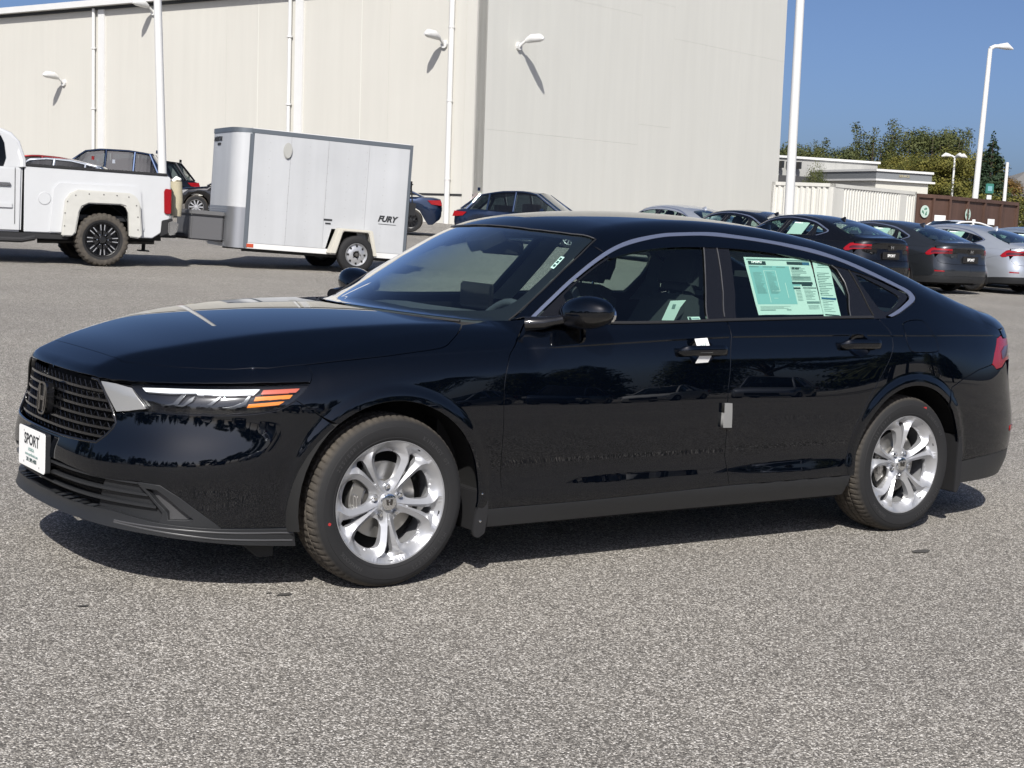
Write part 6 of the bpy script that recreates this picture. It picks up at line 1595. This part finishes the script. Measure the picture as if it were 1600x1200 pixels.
def tree_mesh(seed,h,w,kind='round',leaves=2600,ls=.22):
    rr=random.Random(seed); V=[];F=[]; T=MB()
    T.tube([(0,0,0),(rr.uniform(-.1,.1),rr.uniform(-.1,.1),h*.45),(0,0,h*.9)],[h*.022,h*.015,h*.004],8)
    blobs=[]
    if kind=='conifer':
        for i in range(60):
            u=i/59; z=h*(.12+.86*u); r=w*.5*(1-u)**.85+.05; 
            for k in range(3):
                a=rr.uniform(0,6.283); blobs.append((r*.62*math.cos(a),r*.62*math.sin(a),z,r*.5,.35))
    elif kind=='column':
        for k in range(7):
            a=rr.uniform(0,6.283); q=w*.30*rr.random(); hh=h*rr.uniform(.78,1.0)
            for i in range(12): u=i/11; z=h*.18+(hh-h*.18)*u; blobs.append((q*math.cos(a)*(1+u*.3)+rr.uniform(-.2,.2),q*math.sin(a)*(1+u*.3)+rr.uniform(-.2,.2),z,w*.24*(1-u*.62),1.2))
            T.tube([(0,0,h*.15),(q*math.cos(a)*.6,q*math.sin(a)*.6,h*.5),(q*math.cos(a),q*math.sin(a),hh*.95)],[h*.012,h*.008,.01],5)
    else:
        for i in range(44):
            u=rr.random(); a=rr.uniform(0,6.283); el=rr.uniform(-.6,1.45); R=w*.5*rr.uniform(.35,.85); z=h*.60+h*.33*math.sin(el)*rr.uniform(.7,1)
            blobs.append((R*math.cos(a)*math.cos(el*.75),R*math.sin(a)*math.cos(el*.75),z,w*rr.uniform(.10,.19),.85))
        for b_ in blobs[:12]: T.tube([(0,0,h*.28),(b_[0]*.5,b_[1]*.5,h*.45),(b_[0],b_[1],b_[2])],[h*.012,h*.007,.012],5)
    tot=sum(b_[3]**2 for b_ in blobs)
    for (x,y,z,r,vz) in blobs:
        k=int(leaves*r*r/tot)+2
        for _ in range(k):
            a=rr.uniform(0,6.283); c=rr.uniform(-1,1); q=r*rr.random()**.42; s_=math.sqrt(1-c*c)
            p=Vector((x+q*s_*math.cos(a),y+q*s_*math.sin(a),z+q*c*vz)); n_=(p-Vector((x,y,z))+Vector((rr.uniform(-.3,.3),rr.uniform(-.3,.3),rr.uniform(-.1,.5)))).normalized()
            t1=n_.orthogonal().normalized(); t1.rotate(Matrix.Rotation(rr.uniform(0,6.28),3,n_)); t2=n_.cross(t1); L_=ls*rr.uniform(.6,1.4)
            i0=len(V); V+=[p-t1*L_*.6,p+t2*L_*.4,p+t1*L_*.6,p-t2*L_*.4]; F.append((i0,i0+1,i0+2,i0+3))
    me=bpy.data.meshes.new('crown'); me.from_pydata([tuple(v) for v in V],[],F); me.update()
    return me,T.mesh('trunk',smooth=60)
TM={}
for key,(sd,h,w_,kd,lv,ls) in {'r1':(1,9,7,'round',17000,.13),'r2':(2,9,8,'round',17000,.13),'c1':(3,10,4.4,'column',17000,.14),'c2':(4,10,5.6,'column',17000,.14),'k1':(5,10,5,'conifer',14000,.18),'s1':(6,3.4,5,'round',6000,.09)}.items(): TM[key]=tree_mesh(sd,h,w_,kd,lv,ls)
def tree(px,d,key,h,m_,label,name='tree',cat='tree',group='trees beyond the low buildings',pos=None,rz=None,wide=1):
    p=pos or at(px,d); h=h*(.93 if pos is None else 1); o=empty(name,p,rnd.uniform(0,6.28) if rz is None else rz); tag(o,label,cat,group)
    base={'r1':9,'r2':9,'c1':10,'c2':10,'k1':10,'s1':3.4}[key]; s_=h/base; o.scale=(s_*wide,s_*wide,s_)
    c=bpy.data.objects.new('crown',TM[key][0]); link(c,o)
    if len(TM[key][0].materials)==0: TM[key][0].materials.append(m_)
    c.material_slots[0].link='OBJECT'; c.material_slots[0].material=m_
    k=bpy.data.objects.new('trunk',TM[key][1]); 
    if len(TM[key][1].materials)==0: TM[key][1].materials.append(BARK)
    link(k,o); return o
T=[(1222,140,'r1',9.2,LG1,'small dark green tree showing right beside the warehouse edge',1),
(1262,145,'c1',9.9,LG1,'green upright tree above the left part of the stucco roof',1),
(1292,142,'r2',9.4,LG1,'round green tree behind the middle of the stucco roof',1),
(1325,150,'c2',10.2,LG1,'slim green tree above the right part of the stucco roof',1),
(1349,146,'c1',11.6,LG1,'tall green tree with pointed tips above the end of the stucco roof',1),
(1378,148,'c2',12.2,LG1,'tallest green tree with several upright tips above the cream building',1),
(1402,142,'r2',9.2,LG2,'yellowish round tree between the two tall green tree groups',1),
(1440,150,'r1',12.2,LG1,'broad tall green tree behind the three-head light pole',1.15),
(1466,146,'c1',11.6,LG1,'green tree just right of the broad tall one',1),
(1424,118,'r2',7.0,LG2,'yellow green tree above the cream building',1.1),
(1455,112,'r1',7.4,LG2,'yellow green shrubby tree left of the three-head light pole',1.2),
(1493,115,'r2',8.2,LG2,'yellow green tree right of the three-head light pole',1.2),
(1533,112,'k1',9.3,LG3,'dark conifer just right of the tall curved-head light pole',1.1),
(1557,150,'r1',7.6,LG4,'rusty brown tree left of the distant house',1),
(1590,170,'k1',8.8,LG4,'thin brownish tree above the house roof',.8),
(1512,108,'s1',4.2,LG2,'yellow green shrub behind the tall white pole',1.2),
(1552,112,'s1',4.4,LG2,'green shrub in front of the distant house',1.6),
(1588,112,'s1',4.0,LG1,'dark green shrub at the right edge below the house',1.6),
(1262,76,'s1',4.1,LG1,'small leafy shrub sticking up above the container in front of the stucco wall',.32)]
for px,d,k,h,m_,lb,wd in T: tree(px,d,k,h,m_,lb,wide=wd)
# trees and buildings behind the camera, which the paint mirrors
rr=random.Random(11); 
for i in range(52):
    a=R_(-104+208*i/51+rr.uniform(-1.5,1.5)); q=rr.uniform(44,54); p=CAM_P-FW*q*math.cos(a)+RT*q*math.sin(a)
    k_=rr.choice(['r1','r2','c1','c2','k1','r1']); tree(0,0,k_,rr.uniform(6.5,9.5),rr.choice([LG1,LG1,LG3,LG2]),('dark conifer' if k_=='k1' else 'upright leafy tree' if k_[0]=='c' else 'round leafy tree')+' in the tree row behind the photographer',group='trees behind the photographer',pos=Vector((p[0],p[1],float(gz(p[0],p[1])))),wide=1.25)

# ================= assemble =================
sedan=build_sedan()
tag(sedan,'glossy black four-door sedan with silver five-spoke wheels filling the foreground','car')
index_kids()
# things on the car
def flat_poly(name,path,off,m_,parent=None,far=False,flange=.0006,res=.05):
    me=chart_mesh(name,'side',path,res=res,gap=0,flange=flange,off=off); return mesh_obj(name,me,m_,parent)
def stk_map(C,u,v):
    """bilinear on the sticker: u right, v down"""
    (a,b,c,d)=[np.array(p) for p in C]; return tuple((a*(1-u)+b*u)*(1-v)+(d*(1-u)+c*u)*v)
def sticker(name,C,items,label,off=-.0135):
    o=flat_poly(name,[stk_map(C,*p) for p in ((0,0),(1,0),(1,1),(0,1))] if len(C)==4 else C,off,PAPER); tag(o,label,'sticker'); 
    Cq=C if len(C)==4 else [C[0],(C[0][0]+(C[1][0]-C[0][0])*1.35,C[0][1]),C[-2],C[-1]]
    mats={}
    for (u0,v0,u1,v1,m_) in items:
        mats.setdefault(m_,[]).append((u0,v0,u1,v1))
    for m_,L_ in mats.items():
        mb=MB()
        for (u0,v0,u1,v1) in L_:
            q=[stk_map(Cq,u,v) for u,v in ((u0,v0),(u1,v0),(u1,v1),(u0,v1))]; P=solve('side',q); N=normals(P); lv=.0008 if m_ in (PAPERT,) else .0014
            mb.add(P+N*(off+lv),[(0,1,2,3)])
        mb.build('print',m_,o)
    return o,Cq
rr=random.Random(3)
it=[(.025,.03,.98,.05,PRINTG),(.04,.07,.30,.135,PRINTD),(.035,.15,.64,.83,PAPERT),(.62,.065,.86,.12,PRINTD),(.86,.065,.97,.12,PRINTB),(.63,.43,.95,.475,PRINTD),(.63,.475,.75,.505,PAPERT),(.77,.475,.93,.505,PRINTD),(.63,.53,.74,.56,PRINTD),(.78,.53,.99,.545,PRINTD),(.79,.78,.99,.82,PRINTG),(.05,.92,.28,.935,PRINTG),(.45,.92,.52,.935,PRINTG)]
for k in range(9): it.append((.66+.0*k,.16+.026*k,.66+rr.uniform(.12,.3),.168+.026*k,PRINTG))
for k in range(7): it.append((.64,.33+.012*k,.64+.3,.334+.012*k,PRINTG))
for k in range(8): it.append((.66,.58+.026*k,.74,.586+.026*k,PRINTG))
for k in range(8): it.append((.79,.57+.024*k,.79+rr.uniform(.08,.18),.576+.024*k,PRINTG))
for k in range(3): it.append((.06,.865+.018*k,.06+rr.uniform(.2,.5),.869+.018*k,PRINTG))
for k in range(4): it.append((.80,.85+.02*k,.97,.855+.02*k,PRINTG))
for k in range(20):
    it.append((.07,.27+.019*k,.07+rr.uniform(.08,.15),.275+.019*k,PRINTG)); it.append((.27,.27+.019*k,.27+rr.uniform(.08,.14),.275+.019*k,PRINTG))
for x in (.04,.24,.44): it.append((x,.165,x+.14,.178,PRINTG))
# a pale outline and mid text on the teal block
white=[(.235,.235,.42,.242),(.235,.235,.243,.80),(.412,.235,.42,.60),(.30,.592,.42,.60),(.52,.45,.528,.72),(.30,.72,.36,.728)]
st,Cq=sticker('window_price_sticker',STK1,it+[(a,b,c,d,PAPER) for a,b,c,d in white],'large pale green price sheet inside the rear door window of the black sedan')
def print_text(o,txt,C,u,v,size,m_,off=-.0119,bold=.001):
    q=solve('side',[stk_map(C,u,v),stk_map(C,u+.1,v)]); N=normals(q); me=text_mesh(txt,size,.0003,align='LEFT',bold=bold)
    place_on(me,q[0]+N[0]*(off+.0008),q[1]-q[0],(0,0,1),'lettering',m_,o)
print_text(st,'HONDA',Cq,.085,.103,.0175,PAPER)
print_text(st,'32 mpg',Cq,.68,.19,.015,PRINTD)
it=[(.22,.03,.80,.05,PRINTB),(.22,.065,.85,.085,PRINTG),(.12,.115,.8,.12,PRINTG),(.08,.67,.92,.705,PRINTB),(.10,.965,.95,.985,PRINTD)]
for k in range(14): it.append((.08,.22+.031*k,.08+rr.uniform(.35,.8),.229+.031*k,PRINTG))
for k in range(6): it.append((.08,.27+.065*k,.14,.285+.065*k,PRINTD))
for k in range(7): it.append((.12,.73+.03*k,.12+rr.uniform(.3,.7),.737+.03*k,PRINTG))
sticker('window_price_sticker',STK2,it,'narrow second price sheet with clipped corner beside the large one in the rear door window')
wq=[(.896,-.603),(.967,-.601),(.969,-.617),(.888,-.633)]
# small windshield sticker
P=solve_top(np.array([.893,.965,.972,.898]),np.array([-.600,-.573,-.590,-.617])); N=normals(P); o=MB().add(P-N*.006,[(0,1,2,3)]).build('windshield_sticker',PAPER); tag(o,'small pale green sticker inside the windshield near the driver side pillar','sticker')
q=lambda a,b,c: P[0]-N[0]*.0052+(P[1]-P[0])*a+(P[3]-P[0])*b
mb=MB()
for a in (.12,.42,.70): mb.add([q(a,.2,0),q(a+.2,.2,0),q(a+.2,.8,0),q(a,.8,0)],[(0,1,2,3)])
mb.build('print',PRINTD,o)
# paper behind the front window
P=at(0,1)
mb=MB(); mb.add([(1.515,-.60,.985),(1.56,-.60,1.071),(1.65,-.60,1.075),(1.615,-.605,1.043),(1.582,-.605,.985)],[(0,1,2,3,4)])
o=mb.build('seat_paper_tag',PAPER); tag(o,'pale green paper tag on the driver seat seen through the front window','paper tag')
mb=MB(); mb.add([(1.565,-.603,1.035),(1.572,-.603,1.056),(1.590,-.604,1.056),(1.583,-.604,1.035)],[(0,1,2,3)]); mb.build('print',PRINTG,o)
C=[(3.068,1.028),(3.135,1.029),(3.130,1.006),(3.063,1.005)]
C4=[(s,z) for s,z in C]
sticker('window_corner_sticker',C4,[(.04,.1,.24,.9,PRINTD),(.32,.3,.9,.36,PRINTB),(.32,.55,.9,.60,PRINTB)],'small pale sticker in the lower rear corner of the front door window')
# folded paper round the front door handle
P=solve_side(np.array([3.035,3.105]),np.array([.880,.880])); N=normals(P)
mb=MB(); y0=P[0][1]
for (z0,z1,o0,o1,dx) in ((.892,.934,.030,.012,-.006),(.832,.872,.020,.034,.012)):
    A=P[0]+N[0]*o0;B=P[1]+N[1]*o0
    V=[(P[0][0]-.004*0,P[0][1]-o0,z0),(P[1][0],P[1][1]-o0,z0+.003),(P[1][0]+dx,P[1][1]-o1,z1+.004),(P[0][0]+dx,P[0][1]-o1,z1)]
    mb.add(V,[(0,1,2,3)]); V2=[(v[0],v[1]+.0012,v[2]) for v in V]; mb.add(V2,[(3,2,1,0)])
mb.add([(P[0][0],P[0][1]-.030,.892),(P[1][0],P[1][1]-.030,.895),(P[1][0],P[1][1]-.047,.880),(P[0][0],P[0][1]-.047,.880)],[(0,1,2,3)])
mb.add([(P[0][0],P[0][1]-.047,.880),(P[1][0],P[1][1]-.047,.880),(P[1][0]+.012,P[1][1]-.034,.868),(P[0][0]+.012,P[0][1]-.034,.868)],[(0,1,2,3)])
o=mb.build('handle_paper',WPAPER); tag(o,'white folded paper wrapped around the front door handle of the black sedan','paper')
mb=MB()
for k in range(3): mb.add([(P[0][0]+.018+.012*k,P[0][1]-.0300,.902),(P[0][0]+.021+.012*k,P[0][1]-.0300,.902),(P[0][0]+.019+.012*k,P[0][1]-.0245,.922),(P[0][0]+.016+.012*k,P[0][1]-.0245,.922)],[(0,1,2,3)])
mb.build('print',PRINTG,o)
# foam guard on the door edge
me=chart_mesh('door_edge_guard','side',PROT,res=.02,gap=0,flange=.02,off=.018); o=mesh_obj('door_edge_guard',me,GREYP); tag(o,'grey foam guard stuck on the rear edge of the front door','door guard')
# front plate with bracket
pl=empty('dealer_plate',(-1.055,0,.437)); tag(pl,'white dealer plate reading SPORT on the front bumper of the black sedan','licence plate')
def rrect(w,h,r,n=5):
    o=[]
    for cx,cy,a in ((w-r,h-r,0),(-w+r,h-r,90),(-w+r,-h+r,180),(w-r,-h+r,270)):
        for k in range(n+1): t=R_(a+90*k/n); o.append((cx+r*math.cos(t),cy+r*math.sin(t)))
    return o
mb=MB(); mb.prism(rrect(.152,.076,.012),'x',-.001,.0015); mb.build('plate_face',WPAPER,pl)
mb=MB(); mb.prism(rrect(.150,.074,.008),'x',.0015,.022); mb.box(.02,.06,-.12,.12,-.05,.05); mb.build('plate_bracket',DGREY,pl)
def ptext(txt,size,y,z,bold=0,m_=INK):
    me=text_mesh(txt,size,.0004,bold=bold); place_on(me,(-.0016,y,z),(0,-1,0),(0,0,1),'plate_lettering',m_,pl)
ptext('SPORT',.058,0,.030,.0012); ptext('HONDA',.018,.004,-.006,.0004,PRINTG); ptext('www.sporthonda.com',.0165,.0,-.025,.0003,PRINTG); ptext('301.989.4400',.022,0,-.046,.0004,PRINTD)
for y in (-.09,.09):
    for z in (.060,-.060): mb=MB(); mb.lathe([(0,-.003),(.004,-.002),(.005,.001)],10,'x',(0,y,z)); mb.build('plate_screw',SATIN2,pl)
# red dots on the tyres
mb=MB(); mb.lathe([(0,-.001),(.006,-.001),(.006,.001)],10,'y',(-.262,-.9105,.265)); o=mb.build('tyre_paint_dot',REDDOT); o.parent=sedan
mb=MB(); mb.box(2.925,2.945,-.9085,-.9065,.585,.60); o=mb.build('tyre_paint_dot',REDDOT); o.parent=sedan
# ---- rows of parked sedans: copies ----
skip={'seat_cushion','tyre_paint_dot','plate_bracket'}
fin0=at(1429,33.2,0); X0=fin0.x; Y0=fin0.y+2.62
rows=[(-3,PAINT2,'dark sedan roof far left in the row behind the black sedan roof'),(-2,SILVER,'grey sedan roof with shark fin just above the rear of the black sedan roof'),(-1,PAINT2,'black parked sedan third from the left in the row, mostly hidden'),(0,GREY,'very dark grey parked sedan with price sheet, left of the charcoal one'),(1,GREY,'charcoal grey parked sedan in the row with its full tail facing the camera'),(2,SILVER,'silver parked sedan in the row right of the charcoal one'),(3,BLUEG,'blue grey parked sedan at the right edge of the row')]
offs={-3:-10.4,-2:-7.3,-1:-4.9,0:-2.42,1:0,2:2.42,3:4.85}
for k,p_,lb in rows:
    if k==-3: continue
    x=X0+offs[k]; y=Y0
    if k<0:
        q=at({-1:1203,-2:1092}[k],{-1:34.5,-2:37.5}[k]); x=q.x; y=q.y+2.62
    ov={PAINT:p_}
    if k==0: ov={PAINT:PAINT2}
    ov[ALLOY]=ALLOYD
    if k in (1,0): pass
    c=copy_tree(sedan,None,ov,skip); c.location=(x,y,float(gz(x,y-1.5))); c.rotation_euler=(R_(-.3),0,R_(-90)); tag(c,lb,'car','sedans parked in the row behind')
    kk=c
    # price sheets
    if k in (0,1,2,3):
        me=st.data; s_=bpy.data.objects.new('window_price_sticker',me); COL.objects.link(s_); s_.matrix_world=Matrix.Translation(c.location)@Matrix.Rotation(R_(-90),4,'Z')@Matrix.Rotation(0,4,'X'); tag(s_,{0:'price sheet in the window of the very dark grey parked sedan',1:'price sheet in the window of the charcoal parked sedan',2:'price sheet in the window of the silver parked sedan',3:'price sheet in the window of the blue grey parked sedan'}[k],'sticker')
# ---- pickup, trailer and what hangs on them ----
build_pickup(); build_trailer()
P=at(273,25.0); P.z+=.82; o=empty('canvas_roll',P,VROT); tag(o,'beige roll of canvas standing on the bumper behind the truck tail light','canvas roll')
mb=MB(); mb.tube([(0,0,0),(.01,0,.25),(-.005,0,.55)],[.095,.105,.098],16); mb.build('roll',mat('beige_canvas',(.42,.38,.27),.9,var=.15,vscale=8,bump=.3,bscale=40),o,smooth=60)
mb=MB(); mb.tube([(-.06,0,.55),(0,.03,.60),(.07,0,.585)],[.03,.04,.02],8); mb.build('loose_end',WPAPER,o,smooth=60)
# ---- cars by the warehouse ----
def fc(px,d,rz,paint,kind,label,**k):
    P=at(px,d); return far_car(P,VROT+rz,paint,kind,label=label,group='cars parked along the warehouse',**k)
# position gives the nose corner (x=0); facing left when rz=0
fc(38,47,0.12,NAVY,'suv','dark blue wagon roof farthest left behind the pickup cab',H=1.83,L=4.4)
fc(-75,42,0.10,RED,'hatch','red car with blue tinted glass just behind the pickup bed',H=1.56,L=4.2)
fc(-60,41,0.10,SILVER,'hatch','silver car roof right behind the pickup bed rail',H=1.50,L=4.4)
fc(85,50,0.5,PAINT2,'suv','black crossover between the silver car and the white pole',H=1.62,L=4.6,rails=False)
fc(268,46,0.10,PAINT2,'sedan','black sedan nose and front wheel between pickup and trailer',H=1.50,L=4.9)
fc(440,46,.05,NAVY,'sedan','dark blue sedan tail showing behind the rear of the trailer',H=1.52,L=4.75,wheelm=ALLOYD)
fc(945,44,math.pi-.35,NAVY,'hatch','dark navy hatchback in front of the warehouse corner with its windows showing',H=1.53,L=4.35)
fc(1590,50,.3,PAINT2,'suv','black crossover roof with rails at the right edge beyond the row',H=1.62,L=4.6,rails=True)
fc(1385,47,.4,WPAINT,'sedan','white car roof peeking between the parked sedans',H=1.50,L=4.5)
for i,(r,d) in enumerate([(-17,-17),(-12.5,-18),(-8,-17.5),(-3,-18),(2,-18.5),(7,-17.5),(12,-18),(17,-18)]):
    p=CAM_P+FW*d+RT*r; far_car((p[0],p[1],0),VROT+1.57+rnd.uniform(-.05,.05),[SILVER,PAINT2,WPAINT,GREY,NAVY,SILVER,GREY,WPAINT][i],['suv','sedan','suv','hatch','suv','sedan','suv','hatch'][i],label=['silver crossover at the left end of the row behind the photographer','black sedan second in the row behind the photographer','white crossover third in the row behind the photographer','dark grey hatchback fourth in the row behind the photographer','navy crossover fifth in the row behind the photographer','silver sedan sixth in the row behind the photographer','dark grey crossover seventh in the row behind the photographer','white hatchback at the right end of the row behind the photographer'][i],group='cars behind the photographer',L=4.7,H=[1.7,1.48,1.72,1.5,1.75,1.46,1.7,1.5][i])

for i,(r,d) in enumerate([(33,-16),(33.5,-12.6),(33,-9.5),(33.6,-6.2),(33.2,-3),(33.6,.4)]):
    p=CAM_P+FW*d+RT*r; far_car((p[0],p[1],float(gz(p[0],p[1]))),VROT+rnd.uniform(-.05,.05),[WPAINT,GREY,SILVER,NAVY,WPAINT,SILVER][i],['sedan','suv','hatch','suv','sedan','suv'][i],label=['white sedan first in the side row right of the photographer','grey crossover second in the side row right of the photographer','silver hatchback third in the side row right of the photographer','navy crossover fourth in the side row right of the photographer','white sedan fifth in the side row right of the photographer','silver crossover last in the side row right of the photographer'][i],group='cars beside the photographer',L=4.7,H=[1.48,1.7,1.5,1.72,1.46,1.7][i])
